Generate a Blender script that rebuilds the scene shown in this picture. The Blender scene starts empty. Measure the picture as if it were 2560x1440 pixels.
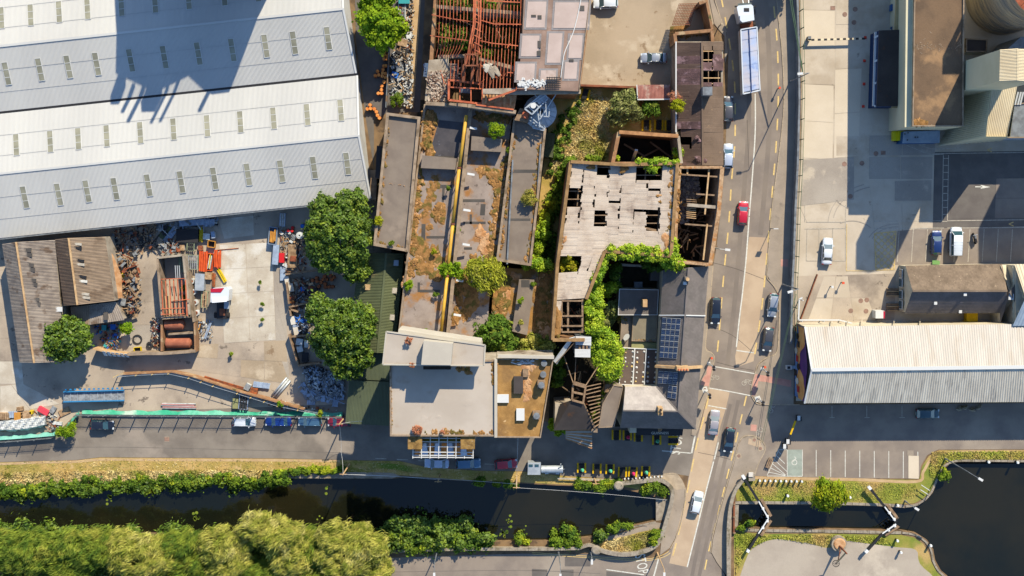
import bpy,math,random
import numpy as np
from mathutils import Vector,Matrix
from mathutils.geometry import tessellate_polygon
random.seed(7);RNG=np.random.default_rng(7)
D=bpy.data;SC=bpy.context.scene;COL=SC.collection
# ---------------- camera, sky, sun, exposure ----------------
F_PX=2800.0;CAM_H=193.0;TILT=math.atan(200/F_PX)
cam=D.objects.new('camera',D.cameras.new('camera'));COL.objects.link(cam)
cam.location=(0,0,CAM_H);cam.rotation_euler=(-TILT,0,0)
cam.data.sensor_width=36;cam.data.lens=F_PX/2560*36
cam.data.clip_start=1;cam.data.clip_end=6000
SC.camera=cam
SUN_EL=math.atan(1/1.35);SUN_AZ=math.radians(24.5)
world=D.worlds.new('World');SC.world=world;world.use_nodes=True
wn=world.node_tree
sky=wn.nodes.new('ShaderNodeTexSky');sky.sky_type='NISHITA';sky.sun_disc=False
sky.sun_elevation=SUN_EL;sky.sun_rotation=SUN_AZ
sky.air_density=1.0;sky.dust_density=0.3;sky.ozone_density=4.5
bgn=wn.nodes['Background'];bgn.inputs['Strength'].default_value=0.132
wn.links.new(sky.outputs[0],bgn.inputs['Color'])
sl=D.lights.new('sun','SUN');sl.energy=5.0;sl.angle=math.radians(0.5);sl.color=(1.0,0.86,0.66)
so=D.objects.new('sun',sl);COL.objects.link(so);so.location=(60,120,150)
sdir=Vector((math.sin(SUN_AZ)*math.cos(SUN_EL),math.cos(SUN_AZ)*math.cos(SUN_EL),math.sin(SUN_EL)))
so.rotation_euler=sdir.to_track_quat('Z','Y').to_euler()
SC.view_settings.view_transform='Standard';SC.view_settings.look='None'
SC.view_settings.exposure=0.95;SC.view_settings.gamma=1;SC.view_settings.use_curve_mapping=False
# ---------------- survey grid: plan position (in px of a 14.5 px/m plan) at height h ----------------
CT,ST=math.cos(TILT),math.sin(TILT)
def G(px,py,h=0.0):
 u=(px-1280)/F_PX;v=(py-720)/F_PX
 d=Vector((u,-ST-v*CT,-CT+v*ST))
 t=(h-CAM_H)/d.z
 return Vector((d.x*t,d.y*t,h))
def GP(pts,h=0.0):return[G(p[0],p[1],h)for p in pts]
# ---------------- materials ----------------
K=(1.78,1.60,1.46)
def lin(c):
 c=c/255
 return c/12.92 if c<=0.04045 else ((c+0.055)/1.055)**2.4
def C(c,k=1.0):return tuple(min(0.9,max(0.002,lin(c[i])/K[i]*k))for i in range(3))+(1,)
MATS={}
def mat(name,c1,c2=None,scale=0.5,rough=0.9,metal=0.0,c3=None,s3=0.15,t3=0.55,w3=0.06,island=0.0,speck=0.12,bump=0.0,trans=0.0,coat=0.0,stretch=None,raw=False,lo=0.35,hi=0.65,c4=None,s4=1.0,t4=0.6,spec=0.3,det=6):
 if name in MATS:return MATS[name]
 m=D.materials.new(name);m.use_nodes=True;nt=m.node_tree;N=nt.nodes;L=nt.links
 b=N['Principled BSDF'];b.inputs['Roughness'].default_value=rough;b.inputs['Metallic'].default_value=metal
 b.inputs['Specular IOR Level'].default_value=spec
 if coat:b.inputs['Coat Weight'].default_value=coat;b.inputs['Coat Roughness'].default_value=0.06
 cc=(lambda c:tuple(c)+(1,))if raw else C
 geo=N.new('ShaderNodeNewGeometry');vec=geo.outputs['Position']
 if stretch:
  mp=N.new('ShaderNodeMapping');mp.inputs['Scale'].default_value=stretch[:3]
  if len(stretch)>3:mp.vector_type='TEXTURE';mp.inputs['Rotation'].default_value=(0,0,stretch[3]);mp.inputs['Scale'].default_value=tuple(1/s for s in stretch[:3])
  L.new(vec,mp.inputs['Vector']);vec=mp.outputs[0]
 def noise(s,d=det,r=0.6):
  n=N.new('ShaderNodeTexNoise');n.inputs['Scale'].default_value=s;n.inputs['Detail'].default_value=d
  n.inputs['Roughness'].default_value=r;L.new(vec,n.inputs['Vector']);return n.outputs['Fac']
 def ramp(f,a,z):
  r=N.new('ShaderNodeMapRange');r.inputs[1].default_value=a;r.inputs[2].default_value=z
  r.interpolation_type='SMOOTHSTEP';L.new(f,r.inputs[0]);return r.outputs[0]
 def mix(f,a,z,bt='MIX'):
  x=N.new('ShaderNodeMix');x.data_type='RGBA';x.blend_type=bt
  if isinstance(f,float):x.inputs[0].default_value=f
  else:L.new(f,x.inputs[0])
  for s,q in ((6,a),(7,z)):
   if isinstance(q,tuple):x.inputs[s].default_value=q
   else:L.new(q,x.inputs[s])
  return x.outputs[2]
 col=cc(c1)
 if c2 is not None:col=mix(ramp(noise(scale),lo,hi),cc(c1),cc(c2))
 if c3 is not None:col=mix(ramp(noise(s3),t3-w3,t3+w3),col,cc(c3))
 if c4 is not None:col=mix(ramp(noise(s4,4,0.7),t4-0.04,t4+0.04),col,cc(c4))
 def scalev(col,f,a,z):
  r=N.new('ShaderNodeMapRange');r.inputs[3].default_value=a;r.inputs[4].default_value=z;L.new(f,r.inputs[0])
  h=N.new('ShaderNodeHueSaturation');L.new(r.outputs[0],h.inputs['Value'])
  if isinstance(col,tuple):h.inputs['Color'].default_value=col
  else:L.new(col,h.inputs['Color'])
  return h.outputs[0]
 if speck:col=scalev(col,noise(9.0,3),1-speck*2,1+speck*2)
 if island:col=scalev(col,geo.outputs['Random Per Island'],1-island,1+island)
 if isinstance(col,tuple):b.inputs['Base Color'].default_value=col
 else:L.new(col,b.inputs['Base Color'])
 if bump:
  bp=N.new('ShaderNodeBump');bp.inputs['Strength'].default_value=bump;bp.inputs['Distance'].default_value=0.12
  L.new(noise(3.2,5),bp.inputs['Height']);L.new(bp.outputs[0],b.inputs['Normal'])
 if trans:
  t=N.new('ShaderNodeBsdfTranslucent');ms=N.new('ShaderNodeMixShader');ms.inputs[0].default_value=trans
  if isinstance(col,tuple):t.inputs['Color'].default_value=col
  else:L.new(col,t.inputs['Color'])
  L.new(b.outputs[0],ms.inputs[1]);L.new(t.outputs[0],ms.inputs[2]);L.new(ms.outputs[0],N['Material Output'].inputs['Surface'])
 MATS[name]=m;return m
# ---------------- object helpers ----------------
OFF={}
def props(o,label=None,cat=None,group=None,kind=None):
 if label:o['label']=label
 if cat:o['category']=cat
 if group:o['group']=group
 if kind:o['kind']=kind
 return o
def off(p):return OFF.get(p.name,Vector((0,0,0)))if p is not None else Vector((0,0,0))
def thing(name,label,cat,loc=(0,0,0),rz=0.0,group=None,local=False):
 o=D.objects.new(name,None);COL.objects.link(o);o.location=loc;o.rotation_euler=(0,0,rz)
 o.empty_display_size=0.5;OFF[o.name]=Vector((0,0,0))if (local or rz)else Vector(loc)
 return props(o,label,cat,group)
class MB:
 def __init__(s):s.v=[];s.f=[];s.m=[];s.mi=0
 def add(s,vs,fs):
  n=len(s.v);s.v+=[tuple(v)for v in vs]
  for f in fs:s.f.append(tuple(i+n for i in f));s.m.append(s.mi)
  return s
 def box(s,x,y,z,sx,sy,sz,rz=0.0,top=1.0):
  c,q=math.cos(rz),math.sin(rz);vs=[]
  for zz,k in ((0,1),(sz,top)):
   for a,b in ((-1,-1),(1,-1),(1,1),(-1,1)):
    lx,ly=a*sx/2*k,b*sy/2*k
    vs.append((x+lx*c-ly*q,y+lx*q+ly*c,z+zz))
  return s.add(vs,[(3,2,1,0),(4,5,6,7),(0,1,5,4),(1,2,6,5),(2,3,7,6),(3,0,4,7)])
 def prism(s,pts,z0,z1,bot=None,cap=True):
  n=len(pts);b=bot or pts
  def zz(z,p):return z if z is not None else p[2]
  vs=[(p[0],p[1],zz(z0,p))for p in b]+[(p[0],p[1],zz(z1,p))for p in pts]
  ar=sum(pts[i][0]*pts[(i+1)%n][1]-pts[(i+1)%n][0]*pts[i][1]for i in range(n))
  fs=[]
  for i in range(n):
   j=(i+1)%n;fs.append((i,j,j+n,i+n)if ar>0 else (j,i,i+n,j+n))
  if cap:
   if n<=4:tr=[tuple(range(n))]if ar>0 else[tuple(range(n-1,-1,-1))]
   else:
    tr=[]
    for t in tessellate_polygon([[Vector((p[0],p[1],0))for p in pts]]):
     a,b2,c=(pts[i]for i in t)
     cr=(b2[0]-a[0])*(c[1]-a[1])-(b2[1]-a[1])*(c[0]-a[0])
     tr.append(tuple(t)if cr>0 else (t[0],t[2],t[1]))
   fs+=[tuple(i+n for i in t)for t in tr]+[tuple(reversed(t))for t in tr]
  return s.add(vs,fs)
 def beam(s,a,b,w,h=None):
  a=Vector(a);b=Vector(b);h=h or w;d=(b-a)
  if d.length<1e-6:return s
  d.normalize();up=Vector((0,0,1))if abs(d.z)<0.95 else Vector((0,1,0))
  r=d.cross(up).normalized()*w/2;u=r.cross(d).normalized()*h/2
  vs=[p+x*r+y*u for p in (a,b)for x,y in ((-1,-1),(1,-1),(1,1),(-1,1))]
  return s.add(vs,[(0,1,2,3),(7,6,5,4),(0,4,5,1),(1,5,6,2),(2,6,7,3),(3,7,4,0)])
 def cyl(s,a,b,r,r2=None,n=10,cap=True):
  a=Vector(a);b=Vector(b);d=(b-a).normalized();r2=r if r2 is None else r2
  up=Vector((0,0,1))if abs(d.z)<0.95 else Vector((0,1,0))
  x=d.cross(up).normalized();y=d.cross(x).normalized()
  ang=[2*math.pi*i/n for i in range(n)]
  vs=[a+(x*math.cos(t)+y*math.sin(t))*r for t in ang]+[b+(x*math.cos(t)+y*math.sin(t))*r2 for t in ang]
  fs=[(i,(i+1)%n,(i+1)%n+n,i+n)for i in range(n)]
  if cap:fs+=[tuple(range(n-1,-1,-1)),tuple(range(n,2*n))]
  return s.add(vs,fs)
 def ring(s,c,r,w,h,n=16,z0=0):
  c=Vector(c)
  vs=[]
  for i in range(n):
   t=2*math.pi*i/n;e=Vector((math.cos(t),math.sin(t),0))
   for rr,zz in ((r-w,z0),(r,z0),(r,z0+h),(r-w,z0+h)):vs.append(c+e*rr+Vector((0,0,zz)))
  fs=[]
  for i in range(n):
   j=(i+1)%n
   for k in range(4):fs.append((4*i+k,4*i+(k+1)%4,4*j+(k+1)%4,4*j+k))
  return s.add(vs,fs)
 def quad(s,a,b,c,d):return s.add([a,b,c,d],[(0,1,2,3)])
 def slab(s,a,b,c,d,t=0.06):
  "thin plate from four 3D corners, thickness t downwards along its normal"
  a,b,c,d=map(Vector,(a,b,c,d));n=(b-a).cross(d-a).normalized()
  if n.z<0:n=-n
  q=[p-n*t for p in (a,b,c,d)]
  up=(b-a).cross(d-a).z>0
  fs=[(0,1,2,3),(7,6,5,4),(4,5,1,0),(5,6,2,1),(6,7,3,2),(7,4,0,3)]
  if not up:fs=[tuple(reversed(f))for f in fs]
  return s.add([a,b,c,d]+q,fs)
 def corr(s,a,b,c,d,n,amp=0.05,t=0):
  "corrugated sheet: ribs run a->d and b->c, n ribs between a and b"
  a,b,c,d=map(Vector,(a,b,c,d));nrm=(b-a).cross(d-a).normalized()
  if nrm.z<0:nrm=-nrm
  vs=[];m=4*n
  for i in range(m+1):
   u=i/m;o=nrm*(amp if i%4 in (2,3)else 0)
   vs+=[a.lerp(b,u)+o,d.lerp(c,u)+o]
  fl=(b-a).cross(d-a).z>0
  fs=[((2*i,2*i+2,2*i+3,2*i+1)if fl else (2*i+1,2*i+3,2*i+2,2*i))for i in range(m)]
  return s.add(vs,fs)
 def build(s,name,m,parent=None,smooth=False,**kw):
  me=D.meshes.new(name);o_=off(parent)
  me.from_pydata([(v[0]-o_[0],v[1]-o_[1],v[2]-o_[2])for v in s.v],[],s.f)
  ms=m if isinstance(m,(list,tuple))else[m]
  for x in ms:me.materials.append(x)
  if len(ms)>1:me.polygons.foreach_set('material_index',[min(i,len(ms)-1)for i in s.m])
  if smooth:me.polygons.foreach_set('use_smooth',[True]*len(me.polygons))
  o=D.objects.new(name,me);COL.objects.link(o)
  if parent is not None:
   o.parent=parent;OFF[o.name]=o_
  return props(o,kw.get('label'),kw.get('cat'),kw.get('group'),kw.get('kind'))
def dup(src,loc,rz=0.0,label=None,sc=None,group=None):
 def rec(o,par):
  c=o.copy();COL.objects.link(c)
  if par is not None:c.parent=par
  for ch in list(o.children):rec(ch,c)
  return c
 r=rec(src,None);r.location=loc;r.rotation_euler=(0,0,rz)
 if sc:r.scale=sc if isinstance(sc,tuple)else (sc,sc,sc)
 if label:r['label']=label
 if group:r['group']=group
 return r
def sheet(name,pts,z,m,parent=None,**kw):
 "a flat surface with a little thickness: outline in plan pixels"
 kw.setdefault('kind','structure' if parent is None else None)
 return MB().prism([G(p[0],p[1],z)for p in pts],z-0.05 if z>0.04 else z-0.01,z).build(name,m,parent,**kw)
def lp(a,b,t):return (a[0]+(b[0]-a[0])*t,a[1]+(b[1]-a[1])*t)
def band(pts,w):
 "outline of a strip of width w px around a polyline (px)"
 L_,R_=[],[]
 for i,p in enumerate(pts):
  a=pts[max(0,i-1)];b=pts[min(len(pts)-1,i+1)]
  dx,dy=b[0]-a[0],b[1]-a[1];l=math.hypot(dx,dy)or 1
  nx,ny=-dy/l*w/2,dx/l*w/2
  L_.append((p[0]+nx,p[1]+ny));R_.append((p[0]-nx,p[1]-ny))
 return L_+R_[::-1]
def strip(mb,pts,w,z0,z1):
 "solid wall strip along a px polyline at height z1"
 for i in range(len(pts)-1):
  e=band([pts[i],pts[i+1]],w);mb.prism([G(p[0],p[1],z1)for p in e],z0,z1)
 return mb
def bez(pts,n=8):
 "Catmull-Rom through px points"
 out=[];P=[pts[0]]+list(pts)+[pts[-1]]
 for i in range(1,len(P)-2):
  for k in range(n):
   t=k/n;a,b,c,d=P[i-1],P[i],P[i+1],P[i+2]
   out.append(tuple(0.5*(2*b[j]+(c[j]-a[j])*t+(2*a[j]-5*b[j]+4*c[j]-d[j])*t*t+(3*b[j]-a[j]-3*c[j]+d[j])*t**3)for j in (0,1)))
 return out+[tuple(pts[-1])]
def blobmesh(mb,px,py,rx,ry,rot,h,t=0.12,n=16,j=0.28,rnd=random):
 c=G(px,py,h);vs=[(c.x,c.y,h+t)];ph=[rnd.uniform(0,6.28)for _ in range(3)]
 for k,(q,z)in enumerate(((0.62,t*0.85),(1.0,0.0))):
  for i in range(n):
   a=2*math.pi*i/n
   r=q*(1+j*(math.sin(2*a+ph[0])*0.5+math.sin(3*a+ph[1])*0.5+math.sin(5*a+ph[2])*0.35)+rnd.uniform(-.07,.07))
   x,y=rx*r*math.cos(a)/14.5,ry*r*math.sin(a)/14.5
   vs.append((c.x+x*math.cos(rot)-y*math.sin(rot),c.y+x*math.sin(rot)+y*math.cos(rot),h+z+(rnd.uniform(-.3,.3)*t if k==0 else 0)))
 fs=[(0,1+i,1+(i+1)%n)for i in range(n)]+[(1+i,1+n+i,1+n+(i+1)%n,1+(i+1)%n)for i in range(n)]
 return mb.add(vs,fs)
# ---------------- foliage ----------------
def leafmesh(name,P,Nn,S,m,parent=None,aspect=0.7,tang=None,**kw):
 n=len(P);Nn=Nn/(np.linalg.norm(Nn,axis=1,keepdims=True)+1e-9)
 ref=RNG.normal(size=(n,3))if tang is None else tang
 T=ref-(ref*Nn).sum(1,keepdims=True)*Nn;T/=(np.linalg.norm(T,axis=1,keepdims=True)+1e-9)
 B=np.cross(Nn,T);S=S[:,None]
 o_=np.array(off(parent))
 bend=Nn*S*0.18
 V=np.stack([P-T*S-bend,P-B*S*aspect,P+T*S-bend,P+B*S*aspect],1)-o_
 me=D.meshes.new(name);me.vertices.add(4*n);me.vertices.foreach_set('co',V.reshape(-1).astype(np.float32))
 me.loops.add(4*n);me.loops.foreach_set('vertex_index',np.arange(4*n,dtype=np.int32))
 me.polygons.add(n);me.polygons.foreach_set('loop_start',np.arange(0,4*n,4,dtype=np.int32))
 me.update(calc_edges=True);me.materials.append(m)
 o=D.objects.new(name,me);COL.objects.link(o)
 if parent is not None:o.parent=parent;OFF[o.name]=Vector(o_)
 return props(o,kw.get('label'),kw.get('cat'),kw.get('group'),kw.get('kind'))
def clumps(cx,cy,z0,rx,ry,rz,n,cr):
 "clump centres spread through a lumpy dome"
 out=[]
 for i in range(n):
  a=RNG.uniform(0,2*math.pi);q=math.sqrt(RNG.uniform(0.02,1));
  z=math.sqrt(max(0,1-(q*0.9)**2))*RNG.uniform(0.55,1.0)
  out.append((cx+rx*q*math.cos(a),cy+ry*q*math.sin(a),z0+rz*z,cr*RNG.uniform(0.5,1.3)))
 return np.array(out)
def cloud(cl,nleaf,size,up=0.35,flat=0.75):
 idx=RNG.integers(0,len(cl),nleaf);c=cl[idx]
 d=RNG.normal(size=(nleaf,3));d[:,2]=np.abs(d[:,2])*0.9-0.25;d/=np.linalg.norm(d,axis=1,keepdims=True)
 r=c[:,3:4]*RNG.uniform(0.4,1.08,(nleaf,1))**0.6*np.where(RNG.random((nleaf,1))<0.14,RNG.uniform(1.0,1.7,(nleaf,1)),1.0)
 sq_=RNG.uniform(0.6,1.4,(len(cl),3))[idx];r=r*sq_
 P=c[:,:3]+d*r*np.array([1,1,flat])
 Nn=d+RNG.normal(size=(nleaf,3))*0.55+np.array([0,0,up])
 return P,Nn,size*RNG.uniform(0.45,1.4,nleaf)
BARK=None
def tree(px,py,rpx,height,label,m,name='tree',cat='tree',group=None,nleaf=9000,size=0.34,rpy=None,ncl=34,crn=None,trunk=True,aspect=0.7,willow=None,base=0.0,sq=0.45,cz=None):
 "crown centre px,py and radius in plan px at crown mid height"
 hm=base+height*0.6;c=G(px,py,hm);rx=rpx/14.5;ry=(rpy or rpx)/14.5
 t=thing(name,label,cat,(c.x,c.y,base),0,group)
 crz=height*sq;z0=base+height-crz-(crn or rx*0.3)*0.6
 if trunk:
  mb=MB();mb.cyl((c.x,c.y,base-0.1),(c.x,c.y,base+height*0.45),0.05+height*0.022,0.03+height*0.012,n=8)
  mb.build('trunk',BARK,t)
  for k in range(5):
   a=k*1.257+px;l=MB()
   l.cyl((c.x,c.y,base+height*(0.3+0.03*k)),(c.x+math.cos(a)*rx*0.6,c.y+math.sin(a)*ry*0.6,z0+crz*0.45),height*0.012+.02,0.02,n=5)
   l.build('limb',BARK,t)
 cl=clumps(c.x,c.y,z0,rx*0.86,ry*0.86,crz,ncl,crn or rx*0.3)
 P,Nn,S=cloud(cl,nleaf,size)
 tg=None
 if willow is not None:
  tg=np.array([willow[0],willow[1],-0.35])+RNG.normal(size=(nleaf,3))*0.35
 leafmesh('crown',P,Nn,S,m,t,aspect=aspect,tang=tg)
 return t
def inpoly(pts,n):
 xs=[p[0]for p in pts];ys=[p[1]for p in pts];out=[]
 ar=np.array(pts,float);x2=np.roll(ar,-1,0)
 while len(out)<n:
  X=RNG.uniform(min(xs),max(xs),n*2);Y=RNG.uniform(min(ys),max(ys),n*2)
  ins=np.zeros(len(X),bool)
  for (x0,y0),(x1,y1)in zip(ar,x2):
   cnd=((y0>Y)!=(y1>Y))&(X<(x1-x0)*(Y-y0)/(y1-y0+1e-12)+x0);ins^=cnd
  out+=list(zip(X[ins],Y[ins]))
 return np.array(out[:n])
def GPn(xy,h):
 u=(xy[:,0]-1280)/F_PX;v=(xy[:,1]-720)/F_PX
 dy=-ST-v*CT;dz=-CT+v*ST;t=(h-CAM_H)/dz
 return np.stack([u*t,dy*t,np.zeros(len(xy))+h],1)
def thicket(name,pts,z0,z1,ncl,cr,nleaf,size,m,parent=None,aspect=0.7,willow=None,up=0.35,**kw):
 "leafy mass inside an outline"
 hs=RNG.uniform(z0,z1,ncl);c=GPn(inpoly(pts,ncl),hs)
 cl=np.concatenate([c,cr*RNG.uniform(0.6,1.3,(ncl,1))],1)
 P,Nn,S=cloud(cl,nleaf,size,up)
 P[:,2]=np.maximum(P[:,2],z0-0.3)
 tg=None if willow is None else np.array([willow[0],willow[1],-0.3])+RNG.normal(size=(nleaf,3))*0.4
 return leafmesh(name,P,Nn,S,m,parent,aspect=aspect,tang=tg,**kw)
def tufts(name,pts,z,n,size,m,parent=None,lean=(0.4,0.3),**kw):
 "grass blades: narrow leaning cards"
 P=GPn(inpoly(pts,n),z+RNG.uniform(0.05,size*0.8,n));tg=np.array([lean[0],lean[1],0.35])+RNG.normal(size=(n,3))*0.5
 Nn=np.array([0,0,1.0])+RNG.normal(size=(n,3))*0.6
 kw.setdefault('kind','stuff')
 return leafmesh(name,P,Nn,size*RNG.uniform(0.5,1.4,n),m,parent,aspect=0.22,tang=tg,**kw)
# ---------------- material library ----------------
M_asph=mat('asphalt_old',(158,140,122),(140,124,110),0.25,c3=(170,152,132),s3=0.06,t3=0.6,speck=0.06)
M_asph2=mat('asphalt_quay',(150,136,120),(128,115,102),0.2,c3=(165,148,130),s3=0.08,t3=0.62,speck=0.08)
M_asphd=mat('asphalt_dark',(98,90,82),(80,74,68),0.2,speck=0.06)
M_wear=mat('asphalt_wheel_track',(146,129,112),(132,117,104),0.1,speck=0.04)
M_patch=mat('asphalt_patch',(120,110,100),(108,98,90),0.4,speck=0.06)
M_beige=mat('beige_surfacing',(208,178,144),(192,162,130),0.2,speck=0.05)
M_pave=mat('footpath',(176,156,134),(160,142,122),0.3,c3=(140,124,108),s3=0.4,t3=0.66)
M_kerb=mat('kerb_stone',(196,172,142),(176,154,126),1.2)
M_conc=mat('yard_concrete',(200,178,152),(176,156,134),0.15,c3=(150,132,114),s3=0.09,t3=0.6,w3=0.08,c4=(128,112,96),s4=0.4,t4=0.64)
M_concl=mat('yard_concrete_light',(216,200,176),(196,178,154),0.3,c3=(226,214,196),s3=0.2,t3=0.58,c4=(150,132,112),s4=0.6,t4=0.68)
M_concb=mat('yard_beige',(218,197,170),(202,181,154),0.12,c3=(190,168,140),s3=0.16,t3=0.58,w3=.1,c4=(166,146,122),s4=0.3,t4=0.68,speck=0.05)
M_concc=mat('yard_beige_pale',(228,206,176),(218,196,166),0.12,speck=0.05)
M_concg=mat('yard_grey_slab',(186,170,150),(168,152,134),0.12,c3=(206,186,160),s3=0.25,t3=0.62,c4=(140,126,112),s4=0.3,t4=0.66)
M_concq=mat('top_yard',(190,165,134),(172,149,120),0.12,c3=(205,182,152),s3=0.2,t3=0.6,c4=(150,122,92),s4=0.25,t4=0.64)
M_earth=mat('bare_earth',(150,118,82),(118,92,66),0.5,c3=(96,76,56),s3=0.3,t3=0.58)
M_straw=mat('dry_grass',(206,166,100),(176,148,72),0.35,c3=(140,134,50),s3=0.12,t3=0.58,w3=0.1,c4=(214,176,118),s4=0.5,t4=0.6,speck=0.2,bump=0.4)
M_verge=mat('green_verge',(120,134,44),(158,146,62),0.25,c3=(196,160,96),s3=0.14,t3=0.56,w3=0.1,speck=0.22,bump=0.4)
M_path=mat('worn_earth_path',(212,176,130),(196,158,110),0.5)
M_gravel=mat('fine_gravel',(190,172,150),(176,158,138),0.15,c3=(205,186,162),s3=0.1,t3=0.6,speck=0.1)
M_stone=mat('quay_stone',(176,160,138),(150,134,114),1.5,c3=(130,116,90),s3=0.6,t3=0.6)
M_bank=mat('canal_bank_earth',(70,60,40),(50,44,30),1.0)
M_pink=mat('red_crossing_surface',(216,158,136),(200,142,122),0.8)
M_white=mat('white_paint',(238,230,212),(214,204,184),2.5,speck=0.1,rough=0.7)
M_whitew=mat('worn_white_paint',(206,192,170),(184,168,146),2.5,speck=0.2,rough=0.8)
M_yellow=mat('yellow_line_paint',(244,206,130),(220,182,116),2.5,speck=0.1)
M_red_iron=mat('manhole_iron',(170,130,108),(140,112,96),2)
M_black=mat('black_paint',(44,42,42),speck=0,rough=0.5)
M_joint=mat('joint_dark',(96,84,74),speck=0.1)
M_turq=mat('pale_green_bay',(172,176,158),(156,160,144),0.8)
M_water=mat('canal_water',(40,36,20),(24,27,18),0.05,rough=0.04,speck=0,spec=0.5,bump=.03)
BARK=mat('bark',(130,100,72),(90,70,52),2.0)
# ---------------- terrain, canal, land ----------------
NB=[(-15000,1240),(-200,1240),(0,1236),(100,1226),(200,1216),(330,1207),(450,1206),(560,1207),(690,1206),(712,1197),(980,1197),(1030,1192),(1150,1202),(1290,1208),(1400,1214),(1530,1217),(1600,1232),(1668,1252),(1700,1256),(1810,1259),(1835,1262),(1930,1262),(2060,1263),(2200,1266),(2265,1270),(2292,1266),(2316,1250),(2332,1232),(2345,1200),(2358,1175),(2375,1160),(2400,1155),(2560,1156),(15000,1180)]
SB=[(-15000,1330),(-200,1330),(0,1330),(400,1335),(900,1350),(1230,1354),(1400,1352),(1480,1342),(1510,1334),(1560,1320),(1640,1302),(1655,1300),(1700,1304),(1830,1316),(1935,1322),(2060,1323),(2160,1325),(2250,1326),(2290,1333),(2318,1350),(2333,1372),(2338,1400),(2352,1425),(2375,1445),(2420,1480),(2500,1540),(15000,1800)]
MB().prism([(-5000,-5000),(5000,-5000),(5000,5000),(-5000,5000)],-3.4,-2.2).build('terrain',M_earth,None,kind='structure',label='earth lying under the town out to the horizon')
MB().prism(GP([(-15000,1200),(15000,1130),(15000,1900),(-15000,1400)],-0.9),-1.0,-0.9).build('canal_water',M_water,None,kind='structure',label='dark still water of the canal and basin')
MB().prism(GP([(-15000,-15000),(15000,-15000)]+NB[::-1],0),-2.3,0).build('north_bank_ground',M_earth,None,kind='structure',label='town ground on the north side of the canal')
MB().prism(GP(SB+[(15000,15000),(-15000,15000)],0),-2.3,0).build('south_bank_ground',M_earth,None,kind='structure',label='ground on the south side of the canal')
def S(n,pts,z,m,**kw):return sheet(n,pts,z,m,**kw)
yl=S('left_yard',[(-900,560),(-300,520),(1000,420),(935,1040),(190,1035),(150,1075),(0,1105),(-300,1118),(-900,1130)],0.01,M_conc,label='stained concrete works yard below the twin-gabled warehouse')
def slabgrid(parent,q,nu,nv,mats,z,gap=1.2,name='concrete_slab'):
 for i in range(nu):
  for j in range(nv):
   def pt(u,v):return lp(lp(q[0],q[1],u),lp(q[3],q[2],u),v)
   e=[pt(i/nu,j/nv),pt((i+1)/nu,j/nv),pt((i+1)/nu,(j+1)/nv),pt(i/nu,(j+1)/nv)]
   cx=sum(p[0]for p in e)/4;cy=sum(p[1]for p in e)/4;sh=[]
   for p in e:
    l=math.hypot(p[0]-cx,p[1]-cy);sh.append((p[0]+(cx-p[0])/l*gap,p[1]+(cy-p[1])/l*gap))
   zz=z+random.uniform(0,0.012)
   MB().prism([G(a,b,zz)for a,b in sh],z-0.012,zz).build(name,random.choice(mats),parent)
slabgrid(yl,[(-80,620),(30,618),(60,960),(-80,960)],1,6,[M_conc,M_concl],0.03)
slabgrid(yl,[(548,612),(680,606),(690,850),(560,858)],2,4,[M_concl],0.03,0.7)
slabgrid(yl,[(490,862),(716,850),(722,960),(480,925)],4,2,[M_conc,M_concq],0.03,0.7)
slabgrid(yl,[(0,965),(56,958),(150,1010),(0,1040)],2,1,[M_concl],0.03)
slabgrid(yl,[(330,640),(392,640),(398,870),(315,870)],1,4,[M_concg,M_conc],0.03,0.8)
slabgrid(yl,[(680,560),(712,700),(724,960),(690,860)],1,5,[M_concg],0.03,0.8)
slabgrid(yl,[(545,548),(634,538),(636,588),(560,598)],1,1,[M_concl],0.03)
alley=S('alley',[(880,-300),(1075,-300),(1050,280),(968,282),(935,300),(935,420),(915,300),(890,100)],0.014,M_patch,label='narrow asphalt alley between warehouse and steel-framed ruin')
S('alley_lit_lane',[(1030,-200),(1066,-200),(1034,270),(1022,270)],0.022,M_path,label='sunlit strip along the alley, painted pale')  # sunlight on the alley put in as a paler surface, ending at the shadow edge
yr=S('right_yard',[(2000,-900),(2900,-900),(2900,1002),(1990,1002),(1988,700),(1992,620),(2003,400),(2004,200),(2000,0)],0.01,M_concb,label='pale concrete freight yard right of the main road')
slabgrid(yr,[(2008,-160),(2090,-160),(2082,400),(2006,395)],1,6,[M_concb,M_concc],0.03)
slabgrid(yr,[(2092,-160),(2168,-160),(2146,390),(2084,396)],1,5,[M_concc,M_concb],0.03)
slabgrid(yr,[(2006,398),(2136,392),(2136,500),(2000,515)],1,1,[M_concg],0.03)
slabgrid(yr,[(2172,392),(2332,392),(2332,448),(2172,448)],2,1,[M_concg],0.03)
slabgrid(yr,[(2172,452),(2232,452),(2232,502),(2178,502)],1,1,[M_concb],0.03)
slabgrid(yr,[(2236,452),(2330,450),(2329,502),(2236,502)],1,1,[M_concg],0.03)
slabgrid(yr,[(2180,505),(2328,503),(2326,570),(2186,584)],2,1,[M_concb],0.03)
slabgrid(yr,[(2000,520),(2114,512),(2114,555),(2016,555)],1,1,[M_concb],0.03)
slabgrid(yr,[(2090,340),(2340,335),(2338,388),(2090,390)],3,1,[M_concg,M_concb],0.03)
mk_low=sheet('yard_lower',[(1992,690),(2240,684),(2236,800),(1992,806)],0.016,M_conc,label='worn lower part of the freight yard')
slabgrid(yr,[(2060,690),(2150,690),(2190,800),(2020,800)],3,2,[M_concb,M_conc],0.03)
dk=S('asphalt_lane',[(2336,380),(2800,375),(2800,560),(2332,572)],0.028,M_patch,label='dark asphalt lane in the freight yard')
slabgrid(dk,[(2380,412),(2486,410),(2480,545),(2376,548)],1,1,[M_patch],0.045)
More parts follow.
